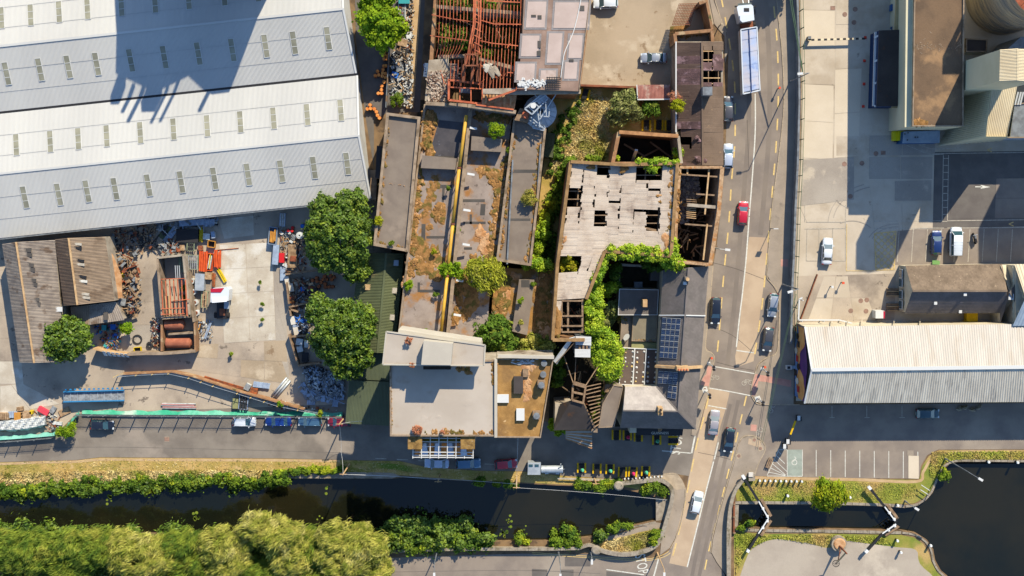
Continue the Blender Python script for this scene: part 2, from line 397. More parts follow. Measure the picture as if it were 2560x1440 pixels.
slabgrid(dk,[(2490,446),(2700,444),(2700,545),(2486,545)],2,2,[M_asph],0.045)
by=S('parking_bay_surface',[(2245,574),(2800,565),(2800,662),(2235,662)],0.03,M_asph,label='bay surfacing in front of the slate-roofed building')
topyard=S('top_yard',[(1478,-300),(1770,-300),(1795,40),(1760,100),(1705,150),(1695,218),(1448,212)],0.014,M_concq,label='beige concrete yard with two parked cars')
MB_R=[(1784,-400),(1784,0),(1802,46),(1816,80),(1821,130),(1818,260),(1812,415),(1803,520),(1791,620),(1783,664),(1773,780),(1764,868),(1778,881),(1786,893),(1783,915),(1776,940),(1771,975),(1764,1010),(1748,1070),(1740,1092),(1736,1150),(1720,1196),(1714,1240),(1704,1300),(1690,1345),(1676,1372),(1655,1392),(1655,1700),(1842,1700),(1842,1460),(1808,1430),(1791,1407),(1777,1382),(1780,1350),(1792,1300),(1822,1195),(1833,1160),(1846,1112),(1854,1095),(1871,1089),(1892,1093),(1902,1013),(1888,1004),(1878,985),(1880,960),(1888,934),(1896,910),(1920,893),(1940,884),(1946,850),(1947,740),(1927,706),(1917,688),(1922,620),(1930,520),(1942,430),(1954,330),(1960,250),(1956,140),(1948,60),(1940,0),(1930,-400)]
road=S('main_road',MB_R,0.02,M_asph,label='asphalt main road running down beside the ruined mill')
quay=S('quay_road',[(-900,1172),(0,1155),(190,1150),(250,1143),(700,1146),(880,1150),(1000,1152),(1060,1166),(1190,1176),(1310,1178),(1420,1190),(1540,1197),(1640,1189),(1690,1185),(1722,1190),(1738,1145),(1740,1090),(1748,1070),(1500,1066),(870,1010),(190,1034),(170,1072),(100,1092),(0,1108),(-900,1125)],0.016,M_asph2,label='asphalt quay road along the canal')
side=S('side_road',[(1900,1013),(2900,1005),(2900,1122),(2345,1124),(2318,1138),(2302,1165),(2298,1196),(2140,1196),(1886,1190),(1896,1160),(1910,1133),(1913,1118),(1908,1106),(1890,1092),(1882,1040)],0.017,M_asph,label='side road and car park below the striped-roof shed')
south=S('south_road',[(930,1396),(1300,1384),(1470,1386),(1560,1392),(1640,1396),(1660,1390),(1662,1700),(930,1700)],0.016,M_asph,label='road along the south bank wall')
def mk(pts,m=None,parent=None,z=0.032,name='road_line'):
 return MB().prism([G(p[0],p[1],z)for p in pts],z-0.006,z).build(name,m or M_white,parent or road)
def seg(a,b,w,m=None,parent=None,z=0.036,name='road_line'):return mk(band([a,b],w),m,parent,z,name)
mk([(1873,592),(1921,594),(1912,690),(1898,800),(1884,903),(1840,918),(1838,890),(1846,850),(1856,735),(1864,650)],M_beige,road,0.026,'beige_surface_panel')
mk([(1774,970),(1824,981),(1815,1020),(1801,1065),(1786,1130),(1764,1230),(1740,1330),(1719,1418),(1673,1408),(1690,1340),(1714,1235),(1735,1130),(1750,1070),(1766,1005)],M_beige,road,0.026,'beige_surface_panel')
for c,w in (([(1848,-60),(1868,120),(1872,300),(1862,450),(1850,600),(1836,760),(1818,915)],11),([(1908,-60),(1922,120),(1924,300),(1914,450),(1901,588)],12),([(1826,1010),(1806,1090),(1780,1200),(1752,1330),(1730,1440)],9),([(1846,1000),(1826,1092),(1800,1205),(1772,1330),(1748,1440)],9)):
 mk(band(bez(c,4),w),M_wear,road,0.0245,'wheel_track')
def line(pts,w,m=None,parent=None,z=0.036):return mk(band(bez(pts,5),w),m,parent,z)
line([(1888,234),(1888,330),(1881,440),(1873,540)],3);line([(1873,542),(1865,650),(1856,735),(1848,800),(1841,868)],3)
line([(1841,876),(1862,879),(1885,882)],2.6)
line([(1796,1106),(1786,1148)],3);line([(1784,1154),(1762,1240),(1740,1330),(1718,1418)],3)
line([(1784,916),(1830,924),(1886,934)],2.4);line([(1773,970),(1820,978),(1876,989)],2.4);line([(1771,1014),(1816,1022)],2.4)
def dashes(pts,w,n,frac,m,parent=None):
 P=bez(pts,24);L_=[0]
 for i in range(1,len(P)):L_.append(L_[-1]+math.hypot(P[i][0]-P[i-1][0],P[i][1]-P[i-1][1]))
 def at(s):
  for i in range(1,len(P)):
   if L_[i]>=s:t=(s-L_[i-1])/max(1e-6,L_[i]-L_[i-1]);return lp(P[i-1],P[i],t)
  return P[-1]
 for k in range(n):
  s0=L_[-1]*k/n;seg(at(s0),at(s0+L_[-1]/n*frac),w,m,parent)
dashes([(1802,-10),(1812,40),(1826,120),(1836,200),(1838,260),(1837,360),(1829,450),(1822,560),(1812,660),(1805,740),(1798,830),(1791,905)],3.6,17,0.52,M_yellow)
dashes([(1928,-40),(1936,30),(1943,110),(1946,200),(1945,270),(1940,370),(1933,450),(1924,560),(1917,640),(1908,740),(1896,830),(1882,912)],3.6,17,0.52,M_yellow)
dashes([(1866,990),(1852,1050),(1838,1110),(1822,1175),(1806,1240),(1790,1305),(1770,1385),(1758,1445)],3.4,10,0.55,M_yellow)
dashes([(1772,990),(1758,1050),(1744,1100),(1730,1170),(1712,1260),(1694,1345),(1676,1410)],3.2,8,0.6,M_yellow)
for P_ in ([(1775,655),(1840,672),(1915,700)],[(1768,812),(1830,838),(1884,882)],[(1745,1131),(1790,1140),(1832,1150)],[(1790,905),(1840,918),(1884,926)],[(1868,300),(1872,420)]):line(P_,1.1,M_joint,road,.0285)
line([(0,1130),(200,1118),(500,1122),(860,1132)],1,M_patch,quay,.024);line([(980,1430),(1300,1426),(1500,1434)],1,M_patch,south,.024)
S('red_crossing_pad',[(1768,916),(1781,916),(1772,966),(1751,962),(1757,945),(1766,935)],0.125,M_pink,label='red tactile pad left of the crossing')
S('red_crossing_strip',[(1889,935),(1918,940),(1978,951),(1978,968),(1916,955),(1896,953),(1889,988),(1880,990),(1882,950)],0.125,M_pink,label='red crossing strip on the right footpath')
def text(s,px,py,z,size,rot,m,parent,sx=1.0,name='lettering',ext=0.0,tilt=None):
 cu=D.curves.new(name,'FONT');cu.body=s;cu.size=size;cu.align_x='CENTER';cu.align_y='CENTER';cu.extrude=max(0.004,ext)
 cu.space_character=1.05;cu.offset=0.0 if size<0.8 else 0.015
 tmp=D.objects.new('tmp_text',cu);COL.objects.link(tmp)
 me=D.meshes.new_from_object(tmp);D.objects.remove(tmp);
 o=D.objects.new(name,me);COL.objects.link(o);me.materials.append(m)
 p=G(px,py,z)-off(parent);o.location=p;o.scale=(sx,1,1)
 o.rotation_euler=tilt or (0,0,rot);o.parent=parent;return o
text('STOP',1692,1111,0.04,2.6,math.radians(82),M_white,quay,0.55)
text('STOP',1603,1410,0.04,2.6,math.radians(-78),M_white,south,0.55)
seg((1655,1127),(1728,1133),2.4,None,quay);seg((1740,1077),(1729,1133),4,None,quay);seg((1642,1189),(1622,1186),1.6,M_whitew,quay)
for x in (952,1006,1060):seg((x-14,1146+(x-952)*.05),(x+14,1147+(x-952)*.05),2,M_whitew,quay)
seg((1212,1160),(1240,1161),2,M_whitew,quay);seg((1262,1162),(1282,1163),2,M_whitew,quay)
line([(1330,1381),(1450,1389),(1560,1396),(1620,1397),(1655,1388),(1672,1378)],1.4,M_yellow,south);line([(1330,1385),(1450,1393),(1560,1400),(1622,1401),(1660,1392),(1676,1382)],1.4,M_yellow,south)
seg((1516,1424),(1610,1437),2.5,None,south);seg((1646,1398),(1634,1442),3.6,None,south)
for q in ([(1412,1386),(1478,1384),(1476,1416),(1412,1416)],[(1330,1422),(1368,1424),(1372,1460),(1330,1460)],[(1402,1424),(1434,1424),(1434,1460),(1402,1460)],[(1516,1428),(1602,1438),(1600,1450),(1516,1440)]):
 mk(q,M_patch,south,0.024,'tar_patch')
def cyc(px,py,rot,parent,k=1.0,z=0.05):
 c=G(px,py,z);mb=MB()
 for a in (-0.55,0.55):mb.ring((c.x+a*k*math.cos(rot),c.y+a*k*math.sin(rot),z),0.42*k,0.1*k,0.006,14)
 for a,b in (((-.55,0),(0,.1)),((0,.1),(.3,.6)),((.3,.6),(-.25,.6)),((-.25,.6),(0,.1)),((.3,.6),(.55,0)),((-.25,.6),(-.55,0))):
  A,B=((c.x+k*(p[0]*math.cos(rot)-p[1]*math.sin(rot)),c.y+k*(p[0]*math.sin(rot)+p[1]*math.cos(rot)),z)for p in (a,b));mb.beam(A,B,0.09*k,0.01)
 mb.build('cycle_symbol',M_whitew,parent)
cyc(1868,957,0.1,road);cyc(1787,945,0.1,road,0.8);cyc(1899,1082,1.2,side);cyc(1930,1020,1.2,side)
for i in range(8):seg((2040.5+i*36.3,1125+i*0.6),(2040.5+i*36.3,1191+i*0.7),1.8,None,side)
mk([(1969,1124),(2006,1124),(2006,1190),(1969,1190)],M_turq,side,0.03,'accessible_bay')
for p in (((1968,1124),(1968,1190)),((2006,1124),(2006,1190)),((1947,1124),(1968,1124)),((1947,1124),(1918,1188)),((1918,1190),(2006,1191))):seg(p[0],p[1],1.6,None,side,0.04)
for k in range(6):seg((1945-k*4.6,1128+k*10.5),(min(1967,1953+k*9),min(1190,1128+k*10.5+(min(1967,1953+k*9)-1945+k*4.6)*0.95)),1.5,None,side,0.044)
mb=MB();c=G(1986,1156,0.04);mb.ring(c,0.5,0.12,0.006,14);mb.beam(c+Vector((-.3,.1,0)),c+Vector((.3,.75,0)),.12,.01);mb.beam(c+Vector((.3,.75,0)),c+Vector((0.0,1.0,0)),.12,.01);mb.build('wheelchair_symbol',M_white,side)
for x in (2080,2167,2255):seg((x,1015),(x,1044),1.6,M_whitew,side);seg((x-6,1044),(x+7,1044),1.6,M_whitew,side,0.04)
mk([(2271,1139),(2297,1140),(2297,1197),(2271,1196)],M_concc,side,0.06,'concrete_plinth');mk([(2268,1126),(2284,1126),(2284,1139),(2268,1139)],M_pave,side,0.05,'concrete_plinth')
seg((2334,384),(2800,378),2,M_whitew,dk,0.06)
line([(2150,355),(2160,356),(2240,352)],1.2,M_whitew,yr);line([(2256,358),(2320,384),(2360,385)],2,M_whitew,yr,0.055);line([(2290,356),(2330,372),(2405,369)],2,M_whitew,yr,0.055)
for x in (2358,2371):seg((x+0.5,388),(x-2.5,552),1.8,M_whitew,yr,0.055)
for k in range(10):seg((2358-k*.3,396+k*17.5),(2371-k*.3,396+k*17.5),1.8,M_whitew,yr,0.06)
seg((2185,553),(2354,552),1.4,M_whitew,yr,0.055);seg((2368,552),(2800,546),1.8,M_whitew,yr,0.055)
seg((2185,571),(2360,570),1.6,M_whitew,yr,0.055);seg((2368,570),(2800,567),1.8,M_whitew,yr,0.055)
for k in range(10):seg((2248+k*35.4,573),(2243+k*35.4,655),1.8,M_whitew,by,0.055)
seg((2438,467),(2455,467),2.5,M_white,dk,0.07);mk([(2452,462.5),(2476,467.5),(2452,472)],M_white,dk,0.07,'arrow')
mb=MB()
for x,y in ((2468,375),(2522,560)):
 for s in (-1,1):mb.prism(GP(band([(x,y),(x+12,y+5*s)],2),0.06),0.05,0.06)
mb.build('arrow',M_yellow,dk)
yb=M_yellow
for a,b in (((2186,584),(2240,578)),((2240,578),(2236,674)),((2186,584),(2190,676)),((2190,676),(2236,674))):seg(a,b,2.0,yb,yr,0.055)
for k in range(-3,7):
 for s in (1,-1):
  y0=584+k*16;y1=y0+50*s if s>0 else y0-0
  a,b=((2187,y0),(2238,y0+50))if s>0 else ((2187,y0+50),(2238,y0))
  def clipy(p,q):
   lo_,hi_=580,675
   if max(p[1],q[1])<lo_ or min(p[1],q[1])>hi_:return None
   P=[p,q]
   for i in (0,1):
    u,w=P[i],P[1-i]
    for lim in (lo_,hi_):
     if (u[1]<lo_ and lim==lo_)or (u[1]>hi_ and lim==hi_):t=(lim-u[1])/(w[1]-u[1]);P[i]=lp(u,w,t)
   return P
  r=clipy(a,b)
  if r:seg(r[0],r[1],1.8,yb,yr,0.058+0.004*(s>0))
for q in (((2015,555),(2114,555),1),((2012,572),(2114,571),1),((2012,512),(2012,555),1),((2018,572),(2016,652),1),((2048,572),(2048,652),1),((2016,652),(2114,652),1),((2114,512),(2114,652),1),((2082,570),(2082,652),1)):seg(q[0],q[1],1.3,M_whitew,yr,0.055)
seg((2117,560),(2116,677),1.4,yb,yr,0.055);seg((2116,677),(2186,677),1.4,yb,yr,0.055)
for x,y in ((2112,36),(2138,23),(2135,56),(2111,410),(2190,384),(2155,408),(2126,491),(2127,777),(2152,752),(2167,750),(2165,778)):
 c=G(x,y,0.05);MB().cyl((c.x,c.y,0.035),(c.x,c.y,0.055),0.42,n=14).build('manhole_cover',M_red_iron,yr)
mb=MB()
for cx,cy,r,a0,a1 in ((2200,560,130,3.2,4.4),(2200,560,118,3.3,4.5),(2150,470,70,2.0,3.4),(2060,470,60,5.0,6.6),(2130,600,60,4.2,5.6),(2240,620,75,3.6,4.8),(2240,620,66,3.6,4.8)):
 P=[(cx+r*math.cos(a0+(a1-a0)*i/14),cy+r*0.8*math.sin(a0+(a1-a0)*i/14))for i in range(15)]
 e=band(P,2.0);mb.prism(GP(e,0.049),0.045,0.049)
mb.build('tyre_mark',M_concg,yr)
for x,y in ((2208,382),(417,1098),(2082,20)):mk([(x-6,y-5),(x+6,y-5),(x+6,y+5),(x-6,y+5)],M_red_iron,quay if x<500 else yr,0.05,'manhole_cover')
mk([(411,1092),(423,1092),(423,1104),(411,1104)],M_kerb,quay,0.03,'manhole_frame')
def foot(pts,lab,m=None,z=0.12):return S('footpath',pts,z,m or M_pave,label=lab)
fr=foot([(1941,0),(1949,60),(1957,140),(1961,250),(1955,330),(1943,430),(1931,520),(1923,620),(1918,688),(1928,706),(1948,740),(1947,850),(1941,884),(1921,894),(1897,911),(1889,934),(1881,960),(1879,985),(1889,1003),(1903,1010),(1984,1011),(1986,860),(1990,700),(1996,560),(2001,400),(2000,200),(1996,0),(1990,-400),(1931,-400)],'footpath between main road and green fence')
foot([(1847,1112),(1855,1096),(1871,1090),(1891,1094),(1907,1107),(1912,1118),(1909,1133),(1895,1160),(1887,1185),(1862,1195),(1845,1215),(1834,1240),(1829,1300),(1827,1480),(1843,1480),(1810,1430),(1793,1407),(1779,1382),(1782,1350),(1794,1300),(1824,1195),(1835,1160)],'rounded footpath corner by the lock and over the bridge')
foot([(1783,-400),(1783,0),(1801,46),(1815,80),(1820,130),(1812,160),(1811,90),(1786,60),(1774,0),(1770,-400)],'pale footpath beside the brown-roofed range')
foot([(1782,664),(1772,780),(1763,868),(1777,881),(1785,893),(1782,915),(1775,940),(1770,975),(1763,1010),(1747,1070),(1739,1090),(1728,1088),(1738,1000),(1750,900),(1765,700),(1770,664)],'narrow footpath in front of the corner pub')
foot([(1690,1186),(1706,1200),(1712,1222),(1712,1250),(1700,1300),(1688,1345),(1674,1370),(1650,1388),(1655,1330),(1670,1290),(1672,1250),(1672,1215),(1650,1198)],'curved footpath over the west side of the canal bridge')
foot([(1640,1191),(1660,1186),(1690,1186),(1706,1200),(1712,1222),(1690,1225),(1672,1205)],'pale rounded footpath corner at the quay',M_kerb,0.128)
def kerb(pts,lab=None):
 mb=MB();P=bez(pts,4)
 for i in range(len(P)-1):mb.prism(GP(band([P[i],lp(P[i],P[i+1],0.96)],2.2),0.135),0.0,0.135)
 mb.build('kerb',M_kerb,None,kind='structure',label=lab)
kerb([(1940,-20),(1948,60),(1956,140),(1960,250),(1954,330),(1942,430),(1930,520),(1922,620),(1917,688),(1927,706),(1947,740),(1946,850),(1940,884),(1920,893),(1896,910),(1888,934),(1880,960),(1878,985),(1888,1004),(1904,1011),(2000,1012)],'kerb stones along the right side of the main road')
kerb([(1784,-10),(1802,46),(1816,80)],'kerb stones at the top left of the main road')
kerb([(1783,664),(1773,780),(1764,868),(1778,881),(1786,893),(1783,915),(1771,975),(1762,1010),(1742,1078)],'kerb stones in front of the corner pub')
kerb([(1777,1382),(1780,1350),(1792,1300),(1822,1195),(1833,1160),(1846,1112),(1855,1095),(1871,1089),(1892,1093),(1908,1106),(1913,1118),(1910,1133),(1896,1160),(1887,1188)],'kerb stones round the lock-side corner')
kerb([(1676,1372),(1690,1345),(1704,1300),(1714,1240),(1710,1212),(1692,1186),(1665,1185),(1642,1190)],'kerb stones round the quay corner of the bridge')
for x,y,s in ((1886,1100,1),(1901,1121,1),(1847,1140,1),(1762,974,0),(1895,997,0)):
 c=G(x,y,0.14);MB().box(c.x,c.y,0.1,0.9,0.9,0.045,0.35).build('manhole_surround',M_white if not s else M_kerb,fr);MB().cyl((c.x,c.y,0.14),(c.x,c.y,0.155),0.3,n=12).build('manhole_cover',M_red_iron,fr)
mk([(1872,1096),(1904,1102),(1900,1120),(1870,1110)],M_beige,fr,0.134,'paving_patch');mk([(1877,1061),(1892,1062),(1891,1078),(1876,1077)],M_pink,side,0.03,'paving_patch');mk([(1952,648),(1970,648),(1970,666),(1952,666)],M_pink,fr,0.128,'paving_patch')
mk([(1921,986),(1957,995),(1950,1010),(1917,1008)],M_concl,side,0.03,'paving_patch')
bd=MB().prism(GP([(1640,1180),(1850,1180),(1842,1400),(1640,1400)],-0.02),-0.75,-0.02).build('bridge_deck',M_stone,None,kind='structure',label='canal bridge deck carrying the main road')
S('canal_verge',[(-900,1172),(0,1156),(190,1151),(250,1144),(700,1147),(880,1151),(1000,1153),(1060,1167),(1190,1177),(1310,1179),(1420,1191),(1530,1198),(1530,1214),(1400,1211),(1290,1205),(1150,1199),(1030,1190),(980,1187),(712,1187),(690,1203),(560,1204),(450,1203),(330,1204),(200,1213),(100,1223),(0,1233),(-900,1240)],0.03,M_straw,label='dry grass verge between quay road and canal')
S('verge_green_band',band(bez([(880,1162),(980,1166),(1040,1176),(1100,1182)],5),14),0.045,M_verge,label='greener strip of verge by the canal bend')
S('verge_path',band(bez([(-200,1166),(0,1160),(100,1156),(190,1154),(260,1149),(420,1150),(700,1151),(850,1153)],5),6),0.04,M_path,label='worn earth edge of the quay road')
S('towpath_stone',[(712,1182),(866,1180),(980,1182),(1000,1190),(980,1196),(712,1196)],0.06,M_pave,label='stone towpath edge of the canal')
S('lock_verge_north',[(1850,1200),(1870,1192),(1890,1192),(2298,1200),(2306,1165),(2322,1140),(2348,1126),(2900,1124),(2900,1148),(2400,1149),(2370,1152),(2350,1170),(2338,1200),(2325,1230),(2308,1246),(2286,1258),(2262,1260),(2200,1258),(2060,1255),(1930,1253),(1842,1252),(1838,1230)],0.03,M_verge,label='grass strip on the north side of the lock')
S('lock_verge_path',band(bez([(1880,1194),(2000,1197),(2140,1199),(2290,1204),(2308,1180),(2330,1146),(2370,1132),(2460,1129),(2600,1130)],5),7),0.045,M_path,label='worn earth edge above the lock')
S('basin_bank_south',[(1835,1330),(1930,1335),(2060,1334),(2200,1337),(2250,1337),(2285,1344),(2308,1360),(2322,1382),(2328,1404),(2342,1430),(2365,1450),(2450,1520),(2450,1700),(1835,1700)],0.03,M_verge,label='grassy bank south of the lock')
S('gravel_area',bez([(1850,1440),(1880,1372),(1940,1348),(2010,1355),(2070,1370),(2110,1352),(2160,1358),(2240,1368),(2290,1375),(2300,1410),(2350,1480),(2350,1700),(1830,1700)],4),0.045,M_gravel,label='pale gravel area beside the basin')
S('bridge_corner_verge',[(1500,1372),(1478,1356),(1510,1352),(1560,1338),(1620,1322),(1652,1320),(1650,1350),(1630,1368),(1590,1380),(1545,1384)],0.03,M_straw,label='dry grassy plot inside the curved bridge wall')
S('bridge_corner_path',[(1505,1346),(1560,1330),(1640,1306),(1655,1308),(1652,1320),(1600,1330),(1560,1342),(1520,1354)],0.04,M_pave,label='stone path at the foot of the bridge')
S('bridge_corner_bank',[(1540,1206),(1600,1206),(1650,1208),(1664,1225),(1668,1246),(1620,1232),(1580,1220),(1535,1214)],0.03,M_verge,label='weedy bank by the north end of the bridge')
S('derelict_ground',[(1450,212),(1700,218),(1700,330),(1540,330),(1520,405),(1425,405),(1400,500),(1388,670),(1330,670),(1360,400),(1380,250)],0.016,M_straw,label='overgrown straw-coloured ground inside the mill site')
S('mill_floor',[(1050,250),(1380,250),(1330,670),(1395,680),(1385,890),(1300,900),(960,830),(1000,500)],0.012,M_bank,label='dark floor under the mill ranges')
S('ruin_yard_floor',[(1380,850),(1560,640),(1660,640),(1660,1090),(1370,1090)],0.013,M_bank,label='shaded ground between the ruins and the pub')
# ---------------- building helpers ----------------
M_wsheet=mat('pale_roof_sheet',(214,207,196),(207,200,190),0.1,rough=0.5,speck=0.03,c3=(202,196,186),s3=0.05,t3=0.62,w3=.12,stretch=(1.0,0.15,1.0))
M_glassy=mat('skylight_pane',(168,160,134),(140,134,112),0.4,rough=0.35,speck=0.05,island=0.08)
M_frame=mat('white_frame',(226,220,210),speck=0.04,rough=0.5)
M_wall=mat('grey_clad_wall',(206,200,190),(190,184,176),0.3,speck=0.04)
M_render=mat('cream_render',(226,208,176),(206,188,158),0.4,c3=(180,160,130),s3=0.3,t3=0.66)
M_rend2=mat('weathered_render',(190,172,148),(160,142,120),0.5,c3=(120,100,80),s3=0.4,t3=0.62)
M_brick=mat('old_brick_wall',(176,128,88),(150,108,74),1.2,c3=(190,160,120),s3=0.5,t3=0.6,c4=(96,90,50),s4=0.4,t4=0.62)
M_cope=mat('concrete_coping',(176,150,122),(150,126,102),0.8,c3=(126,104,78),s3=0.6,t3=0.58)
M_felt=mat('grey_roofing_felt',(146,128,110),(130,113,98),0.25,c3=(158,138,118),s3=0.12,t3=0.6,c4=(118,102,92),s4=0.5,t4=0.7,speck=0.05)
M_felt2=mat('mottled_roofing_felt',(172,152,136),(146,127,113),0.35,c3=(168,116,64),s3=0.3,t3=0.57,w3=0.07,c4=(112,96,84),s4=0.9,t4=0.64,speck=0.08)
M_moss=mat('orange_moss',(174,124,68),(132,92,46),1.4,c3=(112,96,40),s3=0.7,t3=0.56,speck=0.25,bump=0.5,c4=(214,160,104),s4=0.8,t4=0.62)
M_mossl=mat('pale_lichen',(214,166,120),(186,128,78),0.9,speck=0.2,bump=0.3)
M_beiger=mat('beige_roof_membrane',(202,184,164),(190,172,152),0.15,c3=(182,160,138),s3=0.25,t3=0.64,speck=0.03)
M_pier=mat('pale_concrete_slab',(206,192,170),(194,180,160),0.2,speck=0.04)
M_asb=mat('grey_asbestos_sheet',(172,154,136),(144,128,114),0.6,c3=(120,98,80),s3=0.5,t3=0.6,island=0.08,speck=0.1)
M_asb2=mat('brown_asbestos_sheet',(168,142,116),(150,126,102),0.5,c3=(130,106,84),s3=0.3,t3=0.62,island=0.05,speck=0.08)
M_asbp=mat('pale_broken_sheet',(222,200,176),(206,182,158),0.5,c3=(172,148,128),s3=0.5,t3=0.64,island=0.06,speck=0.05)
M_rust=mat('rusty_steel',(222,122,80),(184,92,60),0.9,speck=0.15,c3=(150,80,56),s3=0.7,t3=0.6)
M_rustd=mat('dark_rusty_steel',(156,92,62),(120,70,48),0.9,speck=0.15)
M_steel=mat('galvanised_steel',(206,208,206),(180,184,186),1.0,rough=0.4,metal=0.3,speck=0.06)
M_steeld=mat('dull_steel',(140,142,142),(112,112,112),1.0,rough=0.5,speck=0.1)
M_timber=mat('grey_timber',(166,134,102),(132,104,78),1.6,speck=0.15)
M_timbl=mat('pale_timber',(218,178,128),(196,152,104),1.2,speck=0.12)
M_tar=mat('brown_tar_sheet',(112,88,74),(98,76,64),0.4,c3=(138,106,96),s3=0.3,t3=0.6,c4=(172,148,140),s4=0.9,t4=0.68,speck=0.1,stretch=(0.4,1.6,1))
M_tar2=mat('purple_tar_sheet',(124,92,88),(96,72,68),0.6,c3=(158,124,122),s3=0.8,t3=0.56,speck=0.16,bump=0.5)
M_tar3=mat('brown_felt',(130,106,86),(116,94,76),0.4,c4=(160,128,96),s4=0.7,t4=0.68,speck=0.08)
M_slate=mat('dark_slate',(128,116,108),(116,106,98),0.5,island=0.08,speck=0.06)
M_slatel=mat('pale_slate',(192,178,164),(174,160,148),0.5,island=0.08,speck=0.06)
M_slateb=mat('brown_slate',(142,120,98),(124,104,84),0.5,island=0.13,speck=0.08,c4=(196,170,136),s4=2.5,t4=0.68)
M_green=mat('green_roof_sheet',(104,108,72),(92,96,64),0.3,c3=(130,116,80),s3=0.3,t3=0.66,rough=0.6,speck=0.06)
M_green2=mat('dark_green_roof_sheet',(98,104,76),(88,94,70),0.3,rough=0.6,speck=0.05)
M_cream=mat('cream_cladding',(230,216,178),(220,206,168),0.2,speck=0.03,rough=0.6)
M_creamt=mat('cream_roof_sheet',(244,220,178),(232,206,164),0.3,speck=0.04,rough=0.6)
M_tan=mat('tan_cladding',(196,172,122),(182,158,112),0.3,speck=0.04)
M_brown=mat('brown_yard_roof',(128,100,74),(104,82,62),0.2,c3=(166,128,90),s3=0.15,t3=0.58,c4=(206,190,170),s4=0.5,t4=0.72,speck=0.12,bump=0.2)
M_blackf=mat('black_felt',(80,70,64),(66,58,54),0.3,c3=(104,70,44),s3=0.3,t3=0.66,speck=0.1)
M_blue=mat('blue_paint',(40,96,150),(34,84,130),1,rough=0.5,speck=0.05)
M_bluegrey=mat('blue_grey_sheet',(176,188,196),(160,172,182),0.8,rough=0.5,speck=0.05)
M_striped=mat('weathered_ridge_sheet',(214,200,182),(204,190,172),0.5,c3=(196,178,156),s3=0.4,t3=0.62,w3=.12,rough=0.6,stretch=(1.6,0.12,1),speck=0.04)
M_stripes=mat('streaked_grey_sheet',(226,212,188),(204,190,168),0.7,c3=(170,160,144),s3=0.8,t3=0.6,w3=0.1,rough=0.6,stretch=(1.8,0.12,1),speck=0.05,c4=(150,138,126),s4=0.45,t4=0.68)
M_concsilo=mat('silo_concrete',(200,176,146),(172,152,130),0.5,c3=(150,140,130),s3=0.25,t3=0.55,speck=0.1,stretch=(0.5,0.5,2.0))
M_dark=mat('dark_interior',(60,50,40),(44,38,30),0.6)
M_glass=mat('dark_glass',(60,84,96),speck=0,rough=0.08,spec=0.6)
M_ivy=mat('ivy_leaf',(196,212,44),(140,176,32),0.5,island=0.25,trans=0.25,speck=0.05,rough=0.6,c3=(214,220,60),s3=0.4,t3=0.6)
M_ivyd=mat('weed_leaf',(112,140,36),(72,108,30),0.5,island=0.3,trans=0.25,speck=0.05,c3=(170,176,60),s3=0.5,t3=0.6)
M_tree=mat('tree_leaf',(122,146,44),(70,100,32),1.0,island=0.3,trans=0.25,speck=0.05,c3=(156,170,50),s3=0.5,t3=0.58,rough=0.55)
M_treed=mat('tree_leaf_deep',(124,146,40),(66,98,28),1.0,island=0.32,trans=0.2,speck=0.05,c3=(146,158,40),s3=0.5,t3=0.62,rough=0.5)
M_lime=mat('lime_leaf',(172,192,30),(128,164,24),0.6,island=0.25,trans=0.3,speck=0.05)
M_willow=mat('willow_leaf',(222,208,98),(150,156,50),0.7,island=0.25,trans=0.3,speck=0.05,c3=(228,212,120),s3=0.3,t3=0.6)
M_willg=mat('willow_leaf_green',(158,168,54),(94,122,34),0.7,island=0.28,trans=0.3,speck=0.05,c3=(184,180,70),s3=0.3,t3=0.6)
M_bankg=mat('bank_leaf',(136,158,36),(82,114,30),0.4,island=0.3,trans=0.25,speck=0.05,c3=(184,190,40),s3=0.3,t3=0.6)
M_blade=mat('dry_blade',(255,228,160),(240,200,124),0.4,island=0.2,trans=0.2,speck=0.05,c3=(160,160,50),s3=0.15,t3=0.56,w3=0.1)
M_twig=mat('rusty_dry_plant',(216,142,102),(186,112,76),0.8,island=0.2,speck=0.1)
def onpl(px,py,a,b,c,lift=0.0):
 "survey ray through px,py onto the plane of three points"
 a,b,c=Vector(a),Vector(b),Vector(c);n=(b-a).cross(c-a).normalized()
 if n.z<0:n=-n
 p0=Vector((0,0,CAM_H));d=(G(px,py,0)-p0)
 return p0+d*((a-p0).dot(n)/d.dot(n))+n*lift
def shell(parent,a,b,c,d,r1,r2,he,hr,m,z0=0.0,ins=0.25,name='wall'):
 "walls under a gable roof: eaves a-b and d-c, gables at a-d and b-c with ridge ends r1, r2 (world)"
 cen=(a+b+c+d)/4
 def I(p):v=Vector((cen.x-p.x,cen.y-p.y,0));return p+v.normalized()*ins
 A,B,C_,D_=map(I,(a,b,c,d));k=ins/max(0.1,(r2-r1).length)
 R1=r1.lerp(r2,k)-Vector((0,0,0.12));R2=r2.lerp(r1,k)-Vector((0,0,0.12))
 lo=[Vector((p.x,p.y,z0))for p in (A,B,C_,D_)];hi=[Vector((p.x,p.y,he-0.06))for p in (A,B,C_,D_)]
 MB().add([lo[0],lo[1],hi[1],hi[0]],[(1,0,3,2)]).build(name,m,parent);MB().add([lo[2],lo[3],hi[3],hi[2]],[(1,0,3,2)]).build(name,m,parent)
 MB().add([lo[0],lo[3],hi[3],R1,hi[0]],[(0,1,2,3,4)]).build(name,m,parent);MB().add([lo[1],lo[2],hi[2],R2,hi[1]],[(4,3,2,1,0)]).build(name,m,parent)
